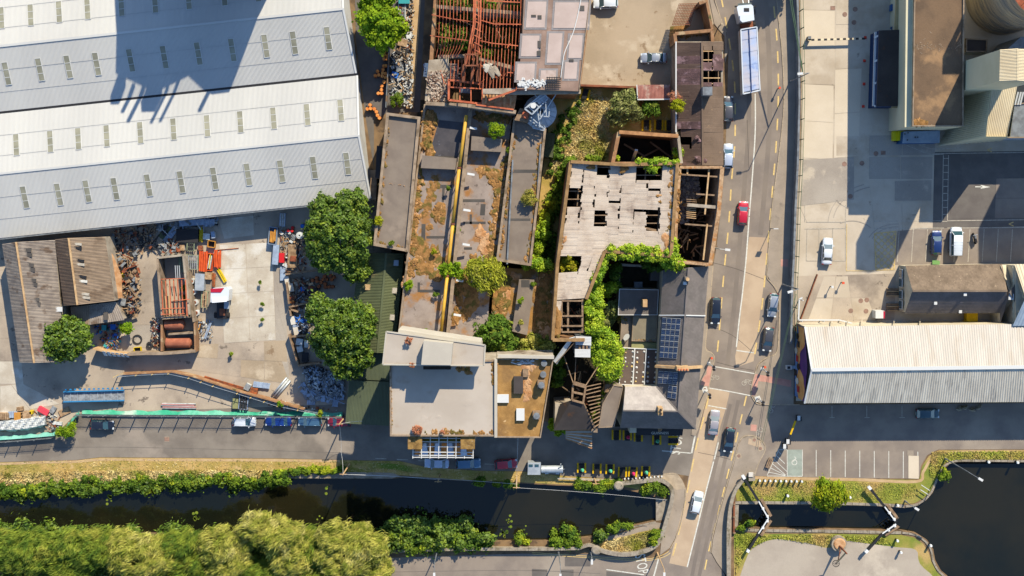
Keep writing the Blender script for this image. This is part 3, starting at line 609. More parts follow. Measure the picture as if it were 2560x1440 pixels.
def gabled(name,label,cat,e,r,he,hr,mwall,mN,mS,ribs,amp=0.05,z0=0.0,wall=True,group=None):
 a,b,c,d=GP(e,he);r1,r2=GP(r,hr);o=(a+b+c+d)/4;t=thing(name,label,cat,(o.x,o.y,z0),0,group)
 if wall:shell(t,a,b,c,d,r1,r2,he,hr,mwall,z0)
 n=MB().corr(a,b,r2,r1,ribs,amp).build('roof_slope',mN,t);s=MB().corr(r1,r2,c,d,ribs,amp).build('roof_slope',mS,t)
 MB().beam(r1+Vector((0,0,.08)),r2+Vector((0,0,.08)),0.35,0.08).build('ridge_cap',mN,t)
 return t,n,s,(a,b,c,d,r1,r2)
def tiles(parent,q,nu,nv,m,name='slate_courses',kind='stuff',tilt=0.05,stag=True):
 "overlapping small tiles on a 3D quad a,b (eave... any) as one relief part"
 a,b,c,d=map(Vector,q);n=(b-a).cross(d-a).normalized();n=-n if n.z<0 else n;mb=MB()
 low=0 if (a.z+b.z)<(c.z+d.z)else 1
 for j in range(nv):
  v0,v1=j/nv,(j+1.0)/nv;o=0.5/nu if (j%2 and stag)else 0
  for i in range(nu+(1 if o else 0)):
   u0=max(0,i/nu-o)+0.04/nu;u1=min(1,(i+1)/nu-o)-0.04/nu
   t0=a.lerp(b,u0).lerp(d.lerp(c,u0),v0);t1=a.lerp(b,u1).lerp(d.lerp(c,u1),v0)
   t2=a.lerp(b,u1).lerp(d.lerp(c,u1),v1);t3=a.lerp(b,u0).lerp(d.lerp(c,u0),v1)
   l0,l1=(tilt,0.012)if low==0 else (0.012,tilt);r_=random.uniform(0,.012)
   p=[t0+n*(l0+r_),t1+n*(l0+r_),t2+n*(l1+r_),t3+n*(l1+r_)]
   f=(0,1,2,3)if (p[1]-p[0]).cross(p[3]-p[0]).z>0 else (3,2,1,0)
   mb.add(p,[f])
 return mb.build(name,m,parent,kind=kind)
def sheets(parent,q,nu,nv,ribs,mats,holes=(),amp=0.04,jag=0.0,name='roof_sheet',along='u',drop=0.0,inpx=True):
 "individual corrugated sheets; q = 3D corners; holes = px rects removed; ribs run along v (a->d) or along u"
 a,b,c,d=map(Vector,q);k=0
 def pt(u,v):return a.lerp(b,u).lerp(d.lerp(c,u),v)
 for i in range(nu):
  for j in range(nv):
   u0,u1,v0,v1=i/nu,(i+1.02)/nu,j/nv,(j+1.03)/nv
   m_=pt((u0+u1)/2,(v0+v1)/2)
   dd=m_-Vector((0,0,CAM_H));s=None
   gx=m_.x;gy=m_.y
   xc=Vector((gx,gy,m_.z))-Vector((0,0,CAM_H));fw=xc.y*-ST+xc.z*-CT;px=1280+F_PX*xc.x/fw;py=720+F_PX*(xc.y*-CT+xc.z*ST)/fw
   if any(h[0]<px<h[2]and h[1]<py<h[3]for h in holes):continue
   near=any(h[0]-16<px<h[2]+16 and h[1]-6<py<h[3]+6 for h in holes)
   if random.random()<drop*(4 if near else 1):continue
   if jag or near:
    jj=jag+(0.35 if near else 0)
    if along=='u':u0+=random.uniform(-1,1)*jj*0.3/nu;u1+=random.uniform(-1,0.3)*jj*0.6/nu
    else:v0+=random.uniform(-1,1)*jj*0.3/nv;v1+=random.uniform(-1,0.3)*jj*0.6/nv
   z=Vector((0,0,random.uniform(0,0.025)+0.008*((i+j)%3)))
   P=[pt(u0,v0)+z,pt(u1,v0)+z,pt(u1,v1)+z,pt(u0,v1)+z]
   mb=MB()
   if along=='u':mb.corr(P[0],P[3],P[2],P[1],ribs,amp)
   else:mb.corr(P[0],P[1],P[2],P[3],ribs,amp)
   mb.build(name,random.choice(mats),parent);k+=1
 return k
def skylight(parent,plane,px,py,w,l,panes=3,pm=None,dv=None):
 "roof light lying on a slope: w across, l down the slope (metres)"
 a,b,d=plane;c=onpl(px,py,a,b,d,0.03);n=(Vector(b)-Vector(a)).cross(Vector(d)-Vector(a)).normalized();n=-n if n.z<0 else n
 ux=(Vector(b)-Vector(a)).normalized();uy=n.cross(ux).normalized()
 def P(x,y,z):return c+ux*x+uy*y+n*z
 fr=MB();t=0.07
 fr.beam(P(-w/2,-l/2,.04),P(-w/2,l/2,.04),t,.14);fr.beam(P(w/2,-l/2,.04),P(w/2,l/2,.04),t,.14)
 for k in range(panes+1):y=-l/2+l*k/panes;fr.beam(P(-w/2,y,.05),P(w/2,y,.05),t,.14)
 f=fr.build('skylight',M_frame,parent)
 for k in range(panes):
  y0=-l/2+l*k/panes+.04;y1=-l/2+l*(k+1)/panes-.04
  MB().slab(P(-w/2+.04,y0,.09),P(w/2-.04,y0,.09),P(w/2-.04,y1,.09),P(-w/2+.04,y1,.09),.03).build('pane',pm or M_glassy,f)
def flat(name,label,pts,h,mroof,mwall,ph=0.45,pw=6,sides=None,cat='building',z0=0.0,mcope=None,rooft=0.25,walls=True):
 P=GP(pts,h);o=sum(P,Vector())/len(P);t=thing(name,label,cat,(o.x,o.y,z0))
 if walls:MB().prism(P,z0,h-rooft-0.01).build('wall',mwall,t)
 r=MB().prism(P,h-rooft,h).build('roof',mroof,t);n=len(pts)
 if ph:
  cx=sum(p[0]for p in pts)/n;cy=sum(p[1]for p in pts)/n
  for i in range(n):
   if sides is not None and i not in sides:continue
   a,b=pts[i],pts[(i+1)%n];l=math.hypot(b[0]-a[0],b[1]-a[1]);nx,ny=-(b[1]-a[1])/l,(b[0]-a[0])/l
   if (cx-a[0])*nx+(cy-a[1])*ny<0:nx,ny=-nx,-ny
   e=[a,b,(b[0]+nx*pw,b[1]+ny*pw),(a[0]+nx*pw,a[1]+ny*pw)]
   hh=h+ph+0.004*i;MB().prism([G(q[0],q[1],hh)+Vector((0,0,0))for q in e],h-0.3-.003*i,hh).build('parapet',mcope or M_cope,t)
 return t,r
def moss(parent,h,items,m=None,t=0.14,name='moss_patch'):
 for it in items:
  x,y,rx,ry=it[:4];blobmesh(MB(),x,y,rx,ry,it[4]if len(it)>4 else random.uniform(-.3,.3),h,t*random.uniform(.7,1.3)).build(name,m or M_moss,parent)
def mosstrail(parent,h,pts,w,n,m=None,t=0.16,name='moss_growth'):
 mb=MB()
 for k in range(n):
  s=random.random()*(len(pts)-1);i=int(s);p=lp(pts[i],pts[i+1],s-i)
  q=random.uniform(.25,1);blobmesh(mb,p[0]+random.gauss(0,w*.35),p[1]+random.gauss(0,w*.35),w*q*.6,w*q*random.uniform(.6,1.2),random.uniform(-.4,.4),h,t*random.uniform(.4,1.2),11,.35)
 return mb.build(name,m or M_moss,parent,kind='stuff')
# ---------------- A: twin-gabled warehouse ----------------
e1=[(-420,330),(893,189),(927,496),(-420,640)];r1_=[(-420,479),(897,339)]
wA,nA,sA,PA=gabled('warehouse','huge pale grey twin-ridged warehouse with rows of skylights','warehouse',e1,r1_,4.0,6.1,M_wall,M_wsheet,M_wsheet,420,0.06)
e2=[(-420,12),(855,-128),(890,183),(-420,324)];r2_=[(-420,161),(858,22)]
a,b,c,d=GP(e2,4.0);q1,q2=GP(r2_,6.1)
shell(wA,a,b,c,d,q1,q2,4.0,6.1,M_wall)
MB().corr(a,b,q2,q1,420,.06).build('roof_slope',M_wsheet,wA);MB().corr(q1,q2,c,d,420,.06).build('roof_slope',M_wsheet,wA);MB().beam(q1+Vector((0,0,.08)),q2+Vector((0,0,.08)),.4,.08).build('ridge_cap',M_wsheet,wA)
MB().beam(G(-420,327,3.75),G(892,186.5,3.75),0.55,0.5).build('valley_gutter',M_black,wA);MB().beam(G(-420,642,3.85),G(928,498,3.85),0.3,0.2).build('gutter',M_steeld,wA)
for pr in ((PA[1],PA[5]),(PA[5],PA[2]),(b,q2),(q2,c)):MB().beam(pr[0]+Vector((0,0,.05)),pr[1]+Vector((0,0,.05)),.3,.2).build('verge_trim',M_frame,wA)
for i in range(14):
 x=-7+i*0;
for A_,B_ in ((PA[0],PA[4]),(PA[4],PA[3]),(a,q1),(q1,d)):
 E_={0:PA[1],1:PA[5],2:b,3:q2};
 for f in (.36,.7):
  s0=A_.lerp(B_,f);r_={id(PA[0]):(PA[1],PA[5]),id(PA[4]):(PA[5],PA[2]),id(a):(b,q2),id(q1):(q2,c)}[id(A_)];s1=r_[0].lerp(r_[1],f);MB().beam(s0+Vector((0,0,.075)),s1+Vector((0,0,.075)),.06,.03).build('sheet_lap',M_wall,wA)
SK=[([(41,362),(126,354),(196,347),(267,340),(351,332),(434,323),(518,315),(601,305),(684,296),(768,287),(852,276)],(PA[0],PA[1],PA[5])),([(-20,501),(62,493),(147,486),(218,478),(288,472),(371,463),(453,455),(536,446),(620,436),(703,428),(785,419),(868,409)],(PA[4],PA[5],PA[2])),([(17,184),(100,174),(171,167),(242,160),(327,151),(411,143),(496,134),(581,125),(664,115),(735,107),(820,96),(-60,192)],(q1,q2,c)),([(4,45),(77,38),(148,30),(219,22),(304,14),(388,6),(472,-3),(561,-12),(645,-22)],(a,b,q2))]
for pts,pl in SK:
 for x,y in pts:skylight(wA,pl,x,y,0.95,3.7)
tw=thing('storage_tower','tall pale grain tower north of the warehouse whose shadow falls on its roof','tower',tuple(G(590,-220,0)))
MB().prism([Vector((p.x,p.y,0))for p in GP([(458,-330),(742,-330),(742,-118),(700,-112),(640,-150),(560,-118),(460,-150)],0)],0,23.5).build('tower_body',M_concsilo,tw)
mb=MB()
for x,y,w,h in ((475,-135,1.4,25.5),(505,-128,.5,27),(530,-125,.5,28.5),(560,-124,2.2,26),(590,-128,.4,29),(620,-150,.4,30),(690,-116,.5,26.5)):p=G(x,y,0);mb.box(p.x,p.y,23.4,w,w,h-23.4)
mb.build('rooftop_pipework',M_steeld,tw)
# ---------------- D: big shed with mural gable (right) ----------------
he,hr=6.4,8.5
tD,nD,sD,PD=gabled('long_shed','long shed with sunlit cream ridged roof and purple and orange mural gable','building',[(2012,817),(2900,806),(2900,1003),(2011,1008)],[(2029,924),(2900,913)],he,hr,M_render,M_striped,M_stripes,150,0.05)
for pr in ((PD[0],PD[4]),(PD[4],PD[3])):MB().beam(pr[0]+Vector((0,0,.06)),pr[1]+Vector((0,0,.06)),.25,.25).build('verge_trim',M_frame,tD)
MB().beam(PD[4]+Vector((0,0,.1)),PD[5]+Vector((0,0,.1)),.6,.12).build('ridge_cap',M_frame,tD)
A_,D_,R_=PD[0],PD[3],PD[4]
MU=mat('mural_purple',(96,44,120),(70,36,104),0.5,rough=0.7);MO=mat('mural_orange',(236,176,104),(220,150,82),0.5,rough=0.7);MBL=mat('mural_blue',(120,150,190),(90,120,170),0.5);MRD=mat('mural_red',(190,50,44));MBR=mat('mural_dark',(60,44,36))
def gw(v,z,o=0.3):
 p=A_.lerp(D_,v);return Vector((p.x+(0.32 if 0 else 0)-o+0.25,p.y,z))
def ztop(v):return he+(hr-he)*(1-abs(v-0.5)*2)-0.15
def mural(f0,f1,m,o,nm='mural_area',n=24,v0=0.02,v1=0.98):
 mb=MB()
 for i in range(n):
  a0,a1=v0+(v1-v0)*i/n,v0+(v1-v0)*(i+1)/n
  p=[gw(a0,f0(a0),o),gw(a1,f0(a1),o),gw(a1,f1(a1),o),gw(a0,f1(a0),o)]
  if p[3].z>p[0].z+.02 or p[2].z>p[1].z+.02:mb.add(p,[(0,1,2,3)])
 mb.build(nm,m,tD)
mural(lambda v:0.3,ztop,MU,.30)
mural(lambda v:0.9,lambda v:min(ztop(v)-.2,5.2+2.0*math.sin(v*9+.4)+.5*math.sin(v*31)),MO,.33)
mural(lambda v:0.3,lambda v:2.0+.7*math.sin(v*14),MBL,.36)
for k in range(9):
 v=.06+k*.1;z=1.2+(k%3)*.8
 mb=MB();p=gw(v,z,.40);mb.add([p+Vector((0,math.cos(t)*(.5+.3*(i%2)),math.sin(t)*(.7+.4*((i+k)%2))))for i,t in enumerate([j*.785 for j in range(8)])],[tuple(range(8))]);mb.build('mural_figure',(MRD,MBR,MBR,M_white)[k%4],tD)
for x in (2080,2120,2155,2235,2300):MB().beam(G(x,808,6.0),G(x,800,0.3),.12,.12).build('downpipe',M_render,tD)
# ---------------- C: slate-roofed stone building ----------------
tC,n_,s_,PC=gabled('stone_outbuilding','long stone outbuilding with brown slate roof behind the striped shed','building',[(2263,664),(2505,660),(2512,782),(2262,783)],[(2281,727),(2518,727)],3.8,6.6,M_render,M_slateb,M_slateb,2,0.0)
tiles(tC,(PC[0],PC[1],PC[5],PC[4]),54,15,M_slateb);tiles(tC,(PC[3],PC[2],PC[5],PC[4]),54,15,M_slate)
for k,y in enumerate((684,707,737,762)):
 p=G(2258,y,2.4);f=MB().box(p.x-.25,p.y,1.2,.12,1.5,1.5).build('window',M_frame,tC);MB().box(p.x-.32,p.y,1.3,.06,1.3,1.3).build('pane',M_glass,f)
for x,y in ((2412,735),(2338,757),(2400,778)):p=onpl(x,y,PC[3],PC[2],PC[5],.1);MB().box(p.x,p.y,p.z-.1,.5,.5,.25).build('roof_vent',M_frame,tC)
tC2,n_,s_,P2=gabled('slate_crosswing','dark slate cross wing with one white rooflight between outbuilding and metal roof','building',[(2500,660),(2500,812),(2570,815),(2570,660)],[(2524,730),(2524,732)],4.2,6.4,M_render,M_slate,M_slate,2,0.0)
p=onpl(2523,741,*GP([(2500,660),(2500,812),(2524,731)],5.2),.6);MB().box(p.x,p.y,p.z-.2,.9,1.0,.4).build('rooflight',M_frame,tC2)
gabled('metal_roof_hall','hall with pale ribbed metal roof at the right edge above the shed','building',[(2532,660),(2532,815),(2800,815),(2800,660)],[(2556,742),(2800,742)],5.5,7.5,M_render,M_creamt,M_bluegrey,10,0.07,wall=False)
P=GP([(2532,660),(2700,660),(2700,742),(2553,742)],6.5);Q=GP([(2553,742),(2700,742),(2700,814),(2530,814)],6.5)
th=thing('ribbed_roof_wing','cream and grey ribbed roof wing at the far right edge','building',tuple(G(2600,740,0)));MB().corr(P[0]+Vector((0,0,.6)),P[1]+Vector((0,0,.6)),P[2]+Vector((0,0,1.6)),P[3]+Vector((0,0,1.6)),20,.08).build('roof_slope',M_creamt,th)
MB().corr(Q[0]+Vector((0,0,1.6)),Q[1]+Vector((0,0,1.6)),Q[2]+Vector((0,0,.3)),Q[3]+Vector((0,0,.3)),20,.08).build('roof_slope',M_bluegrey,th);MB().prism(GP([(2540,664),(2700,664),(2700,810),(2540,810)],6.2),0,6.2).build('wall',M_render,th)
# ---------------- B: freight complex top right ----------------
t,r=flat('brown_roof_store','cream-walled store with flat brown patched roof beside the loading yard',[(2290,-300),(2413,-300),(2409,316),(2281,316)],11.4,M_brown,M_cream,0.25,3,mcope=M_cope,sides=[0,1,2,3])
MB().prism(GP([(2268,-300),(2289,-300),(2280,316),(2262,318)],10.6),10.2,10.6).build('gutter_walk',M_cream,t)
MB().beam(G(2257,-100,4.0),G(2243,270,4.0),1.9,.3).build('tan_canopy',M_tan,t)
mb=MB()
for k in range(56):x=random.uniform(2286,2408);y=random.gauss(116,4)if k%2 else random.gauss(112,12);p=G(x,y,11.45);mb.box(p.x,p.y,11.4,random.uniform(.1,.5),random.uniform(.05,.1),.03,random.uniform(0,3))
mb.build('roof_debris',M_cope,t,kind='stuff')
mosstrail(t,11.4,[(2285,306),(2318,309)],8,40,t=.08)
lt,r=flat('black_lean_to','black felt-roofed loading lean-to with blue sides',[(2198,76),(2252,74),(2244,265),(2192,265)],4.6,M_blackf,mat('deep_blue_side',(24,54,92)),0.0)
for y in (90,150,205,262):MB().beam(G(2186,y+4,3.6),G(2200,y-3,4.2),.3,.25).build('bracket',M_frame,lt)
MB().beam(G(2189,80,3.2),G(2184,265,3.2),.4,.3).build('blue_fascia',M_frame,lt)
ct=thing('site_cabin','blue-grey corrugated cabin at the foot of the cream store','cabin',tuple(G(2300,343,0)));P=GP([(2259,329),(2350,326),(2349,357),(2256,358)],3.0)
MB().prism(P,0,2.95).build('wall',M_blue,ct);MB().corr(P[0],P[1],P[2],P[3],36,.06).build('roof',M_bluegrey,ct)
for x,y in ((2262,335),(2270,332),(2288,343),(2294,343),(2268,350)):p=G(x,y,3.1);MB().cyl((p.x,p.y,3),(p.x,p.y,3.2),.12,n=6).build('roof_vent',M_black,ct)
yt=thing('yellow_machine','bright yellow machine parked beside the site cabin','machine',tuple(G(2243,341,0)))
MY=mat('bright_yellow',(236,220,20),rough=0.4,speck=0.04)
for i,(x,w,h)in enumerate(((2236,1.2,1.0),(2244,.9,1.5),(2251,1.0,1.2))):p=G(x,341,0);MB().box(p.x,p.y,.2+i*.02,w,1.6,h).build('hopper' if i else 'tow_bar',MY,yt)
for x in (2238,2250):p=G(x,341,0);MB().cyl((p.x,p.y-.95,.35),(p.x,p.y+.95,.35),.35,n=12).build('wheel',M_black,yt)
ft=thing('cream_mill_tower','cream clad mill tower with ribbed sunlit roof rising at the right edge','building',tuple(G(2500,190,0)))
P=GP([(2500,124),(2598,121),(2598,203),(2498,203)],24.0);MB().prism(P,0,23.95).build('wall',M_cream,ft)
q=GP([(2500,124),(2542,122),(2542,202),(2498,203)],24.0);MB().corr(q[0],q[3],q[2]+Vector((0,0,.5)),q[1]+Vector((0,0,.5)),22,.07).build('roof_slope',M_creamt,ft)
q2_=GP([(2542,122),(2598,121),(2598,203),(2542,202)],24.5);MB().corr(q2_[0],q2_[3],q2_[2]-Vector((0,0,.8)),q2_[1]-Vector((0,0,.8)),22,.07).build('roof_slope',M_creamt,ft)
MB().prism(GP([(2428,190),(2476,180),(2476,208),(2430,220)],8.5),8.2,8.5).build('tan_panel',M_tan,ft)
fb=thing('far_mill_block','tall mill block beyond the right edge that shades the parking bays','building',tuple(G(2700,190,0)));MB().prism(GP([(2655,140),(2900,140),(2900,250),(2655,250)],0),0,24).build('wall',M_cream,fb)
el=thing('elevator_leg','lattice conveyor tower north of the brown roof store','tower',tuple(G(2462,-110,0)))
for dx in (-24,24):
 for dy in (-16,16):p=G(2462+dx,-110+dy,0);MB().box(p.x,p.y,0,.6,.6,27).build('tower_leg',M_steeld,el)
p=G(2462,-110,0)
for z in (14,18,22,25.5):MB().box(p.x,p.y,z,4.0,2.8,.5 if z<25 else 2.0).build('tower_floor',M_steeld,el)
MB().box(p.x,p.y,0,1.6,1.4,28).build('conveyor_casing',M_cream,el)
t2=thing('ribbed_roof_annex','cream annex with sloping ribbed roof half in shade below the mill tower','building',tuple(G(2450,290,0)))
T=GP([(2480,212),(2544,208),(2526,341),(2466,341)],11.5);bt=[Vector((p.x,p.y,0))for p in GP([(2410,232),(2520,226),(2502,352),(2346,364)],0)]
w=MB()
for i in range(4):
 j=(i+1)%4
 w.corr(T[i]-Vector((0,0,.1)),T[j]-Vector((0,0,.1)),bt[j],bt[i],26 if i%2 else 14,.05)
w.build('wall',M_cream,t2);MB().corr(T[0],T[1],T[2]-Vector((0,0,1)),T[3]-Vector((0,0,1)),14,.09).build('roof_slope',M_creamt,t2)
p=G(2442,352,1.5);MB().box(p.x,p.y,1.2,.6,.3,.6).build('vent',M_black,t2)
t3,r=flat('grey_roof_store','grey roofed low store beyond the ribbed annex',[(2530,260),(2800,230),(2800,345),(2500,345)],6.0,M_steeld,M_bluegrey,0.2,3)
for x in (2545,2552,2558):MB().beam(G(x,230,6.6),G(x-8,262,6.1),.25,.2).build('roof_rib',M_frame,t3)
t3,r=flat('grey_pitched_shed','grey shed roof in the shade left of the concrete silo',[(2500,140),(2552,92),(2800,80),(2800,140)],8.0,M_steeld,M_steeld,0.0)
flat('pipe_bridge_shed','shaded flat-roofed service shed between brown roof and silo',[(2415,95),(2470,98),(2468,130),(2415,130)],3.2,M_blackf,M_render,0.2,3)
st=thing('concrete_silo','tall round concrete silo with rusty orange roof at the top right corner','silo',tuple(G(2508,-8,0)))
c0=G(2508,-8,0);MB().cyl(c0,c0+Vector((0,0,17)),6.4,n=48,cap=False).build('silo_wall',M_concsilo,st,smooth=True)
for z in range(1,17):mb=MB();mb.ring((c0.x,c0.y,z),6.46,.1,.09,48);mb.build('hoop',M_concsilo,st)
for k in range(24):
 a0,a1=2*math.pi*k/24,2*math.pi*(k+.96)/24
 mb=MB();mb.add([c0+Vector((6.6*math.cos(a0),6.6*math.sin(a0),17)),c0+Vector((6.6*math.cos(a1),6.6*math.sin(a1),17)),c0+Vector((0,0,19.5))],[(0,1,2)]);mb.build('roof_segment',M_rust,st)
mb=None
for i,(x,y)in enumerate(((2232,22),(2237,50),(2235,75))):
 p=G(x,y,0);b=thing('wheelie_bin',('northernmost blue bin against the cream wall','middle blue bin against the cream wall','southernmost blue bin nearest the black lean-to')[i],'bin',(p.x,p.y,0),.1*i,'blue bins by the cream store',True)
 MB().box(0,0,.15,1.3,1.0,1.05,top=1.1).build('bin_body',M_blue,b);MB().box(0,0,1.2,1.4,1.1,.08).build('lid',M_blue,b)
pl=thing('striped_barrier','black and cream striped barrier pole across the freight yard lane','barrier',tuple(G(2020,100,0)))
for k in range(18):MB().beam(G(2020+k*7.9,100-k*.2,1.0),G(2020+(k+1)*7.9,100-(k+1)*.2,1.0),.32,.2).build('stripe',M_creamt if k%2==0 else M_black,pl)
p=G(2020,98,0);MB().box(p.x,p.y,0,.5,.7,1.1).build('pivot_post',M_steeld,pl)
cone0=thing('traffic_cone','northernmost red cone in the shade by the lean-to','cone',tuple(G(2163,94,.03)),0,'red cones along the loading lane',True)
MR=mat('cone_red',(230,60,40),rough=0.5,speck=0);MB().box(0,0,0,.45,.45,.05).build('base',MR,cone0);MB().cyl((0,0,.05),(0,0,.75),.17,.03,10).build('cone_body',MR,cone0)
for (x,y),l in zip(((2161,152),(2160,210),(2158,266)),('second red cone from the top by the lean-to','third red cone from the top by the lean-to','southernmost red cone by the lean-to')):dup(cone0,G(x,y,.03),0,l)
# ---------------- mill ranges: long flat felt roofs ----------------
def rect(x0,y0,x1,y1):return[(x0,y0),(x1,y0),(x1,y1),(x0,y1)]
def plates(parent,h,rs,m,z=0.03,name='felt_patch'):
 for r in rs:MB().prism(GP(rect(*r)if len(r)==4 and not isinstance(r[0],tuple)else r,h+z),h,h+z).build(name,m,parent)
L1,R1=flat('mill_range','westernmost mill range with plain grey felt roof and thin parapets',[(966,281),(1051,292),(1020,630),(933,614)],8,M_felt,M_brick,.5,7)
mosstrail(L1,8,[(972,320),(960,420),(950,520),(944,600)],8,34);mosstrail(L1,8,[(946,606),(1014,620)],5,12);mosstrail(L1,8,[(952,456),(1026,466)],2,14,M_mossl)
lt=thing('roof_hatch_lean_to','small dark lean-to roofs squeezed between warehouse and westernmost range','shed',tuple(G(935,430,0)))
MB().prism(GP([(942,364),(956,366),(948,446),(938,444)],5),0,5).build('roof',M_blackf,lt);MB().prism(GP([(927,444),(942,446),(940,502),(923,498)],4),0,4).build('roof',M_timber,lt)
L2,R2=flat('mill_range','second mill range with mossy felt roof left of the yellow pipe',[(1060,260),(1172,270),(1112,838),(996,826)],6.8,M_felt2,M_brick,.35,5,sides=[3])
L3,R3=flat('mill_range','third mill range with stained felt roof right of the yellow pipe',[(1180,270),(1281,284),(1238,668),(1225,700),(1218,845),(1120,838)],6.8,M_felt2,M_brick,.35,4,sides=[0])
L4,R4=flat('mill_range','fourth mill range with tar-grey roof beside the overgrown yard',[(1284,292),(1366,322),(1328,665),(1240,652)],8,M_felt,M_brick,.45,6)
L5,R5=flat('mill_range','low southern mill range covered in orange moss',[(1240,668),(1392,678),(1384,886),(1222,846)],5.2,mat('mossy_felt',(176,126,66),(140,104,50),.5,c3=(150,134,118),s3=.35,t3=.58,speck=.25,bump=.4,c4=(206,160,110),s4=.9,t4=.66),M_brick,.3,4,sides=[1])
w=thing('party_wall','tall narrow party wall running beside the yellow pipe','wall',tuple(G(1150,550,0)))
strip(MB(),[(1176,272),(1163,400),(1148,540),(1134,680),(1119,838)],7,0,8.6).build('brickwork',M_brick,w);strip(MB(),[(1176.5,271),(1163.3,400),(1148.3,540),(1134.4,680),(1119.5,838)],9,8.61,8.75).build('coping',M_cope,w)
for k,(x,y)in enumerate(((1176,319),(1170,434),(1160,524),(1158,610),(1142,700),(1136,786))):MB().beam(G(x-2,y,8.9),G(x+16,y+3,8.5),.35,.2).build('wall_bracket',M_frame,w)
pp=thing('yellow_pipe','long yellow pipe crossing the mill roofs beside the party wall','pipe',tuple(G(1135,560,0)))
MYP=mat('pipe_yellow',(232,178,60),(206,152,50),0.5,rough=0.6,c3=(176,130,50),s3=.4,t3=.64)
PP=[G(1166,288,9.2),G(1148,420,9.2),G(1132,560,9.2),G(1118,690,9.2),G(1102,838,9.2)]
for i in range(4):MB().cyl(PP[i],PP[i+1],.27,n=10).build('pipe_length',MYP,pp,smooth=True);MB().cyl(PP[i+1]-Vector((0,.12,0)),PP[i+1]+Vector((0,.12,0)),.36,n=12).build('flange',M_rustd,pp)
for i in range(12):q=PP[0].lerp(PP[4],(i+.5)/12);MB().beam(q-Vector((.1,0,.2)),q+Vector((-.1,0,-2.4)),.12,.12).build('support',M_rustd,pp)
plates(L2,6.8,[(1078,388,1145,404),[(1106,470),(1112,470),(1110,505),(1104,505)],[(1054,560),(1064,560),(1062,640),(1052,640)],(1066,590,1112,596),(1044,706,1050,730),(1050,724,1100,731),(1090,462,1130,470)],M_asphd,.025)
MB().prism(GP([(1056,388),(1142,396),(1138,424),(1052,420)],8.4),6.8,8.4).build('raised_roof',M_felt,L2)
plates(L3,6.8,[(1156,498,1212,505),(1174,536,1180,560),(1158,554,1214,560),(1160,618,1180,624),[(1202,510),(1214,510),(1212,538),(1200,538)]],M_asphd,.025)
MB().prism(GP([(1179,340),(1256,348),(1252,380),(1177,376)],8.6),6.8,8.6).build('raised_roof',M_felt,L3)
MP2=mat('shadow_toned_felt',(86,80,80),(70,66,68),.5,c3=(150,150,156),s3=1.2,t3=.68,rough=.5,speck=.1)
MB().prism(GP([(1098,300),(1158,306),(1150,392),(1072,388)],6.85),6.8,6.85).build('shaded_felt',MP2,L2)  # shadow of the ruin wall painted onto the roof as darker felt
mosstrail(L2,6.8,[(1070,290),(1066,370)],22,46,t=.4);mosstrail(L2,6.8,[(1050,430),(1040,520),(1032,600),(1025,690)],13,90,t=.2);mosstrail(L2,6.8,[(1040,660),(1100,690)],16,60);mosstrail(L2,6.8,[(1100,520),(1096,545)],16,34);moss(L2,6.8,[(1074,568,9,9),(1088,628,12,6),(1062,675,20,14)])
mosstrail(L3,6.8,[(1262,400),(1250,460),(1238,540),(1228,620),(1216,660)],13,90,t=.2);mosstrail(L3,6.8,[(1190,640),(1150,720),(1140,800)],14,70);mosstrail(L3,6.8,[(1210,420),(1245,480)],10,30);mosstrail(L3,6.8,[(1200,580),(1215,640)],16,30,M_mossl)
mosstrail(L3,6.8,[(1190,294),(1270,300)],12,30);mosstrail(L2,6.8,[(1046,440),(1036,560),(1018,690),(1010,720)],9,90,M_mossl,.12);mosstrail(L2,6.8,[(1030,610),(1110,660)],22,60,t=.08);mosstrail(L3,6.8,[(1200,430),(1255,440),(1245,520)],14,60,t=.08);mosstrail(L3,6.8,[(1256,470),(1236,580)],7,50,M_mossl,.12);mosstrail(L3,6.8,[(1150,690),(1180,740),(1160,800)],18,70,t=.08);mosstrail(L2,6.8,[(1090,450),(1060,540)],14,40,t=.05)
mosstrail(L4,8,[(1290,330),(1276,430),(1262,540),(1252,640)],7,70,M_moss);mosstrail(L4,8,[(1352,360),(1342,440),(1336,520),(1322,650)],9,80);plates(L4,8,[(1278,424,1342,432),(1262,546,1326,552)],M_asphd,.02)
mosstrail(L5,5.2,[(1260,690),(1255,760),(1250,820)],20,90);mosstrail(L5,5.2,[(1365,690),(1352,780),(1350,860)],20,110);moss(L5,5.2,[(1290,690,14,10),(1348,720,12,26),(1360,830,20,26),(1262,740,16,20)],M_mossl)
MB().prism(GP([(1298,698),(1336,700),(1318,838),(1280,828)],6.6),5.2,6.6).build('raised_roof',M_felt,L5);plates(L5,6.6,[(1303,700,1324,718)],M_asphd,.03)
r=thing('roof_ducting','low steel ducts lying along the tops of the mill roofs','duct',tuple(G(1240,500,7)))
for a,b in (((1268,660),(1282,400)),((1344,480),(1352,360))):MB().beam(G(a[0],a[1],8.3),G(b[0],b[1],8.3),.25,.25).build('duct',M_steeld,r)
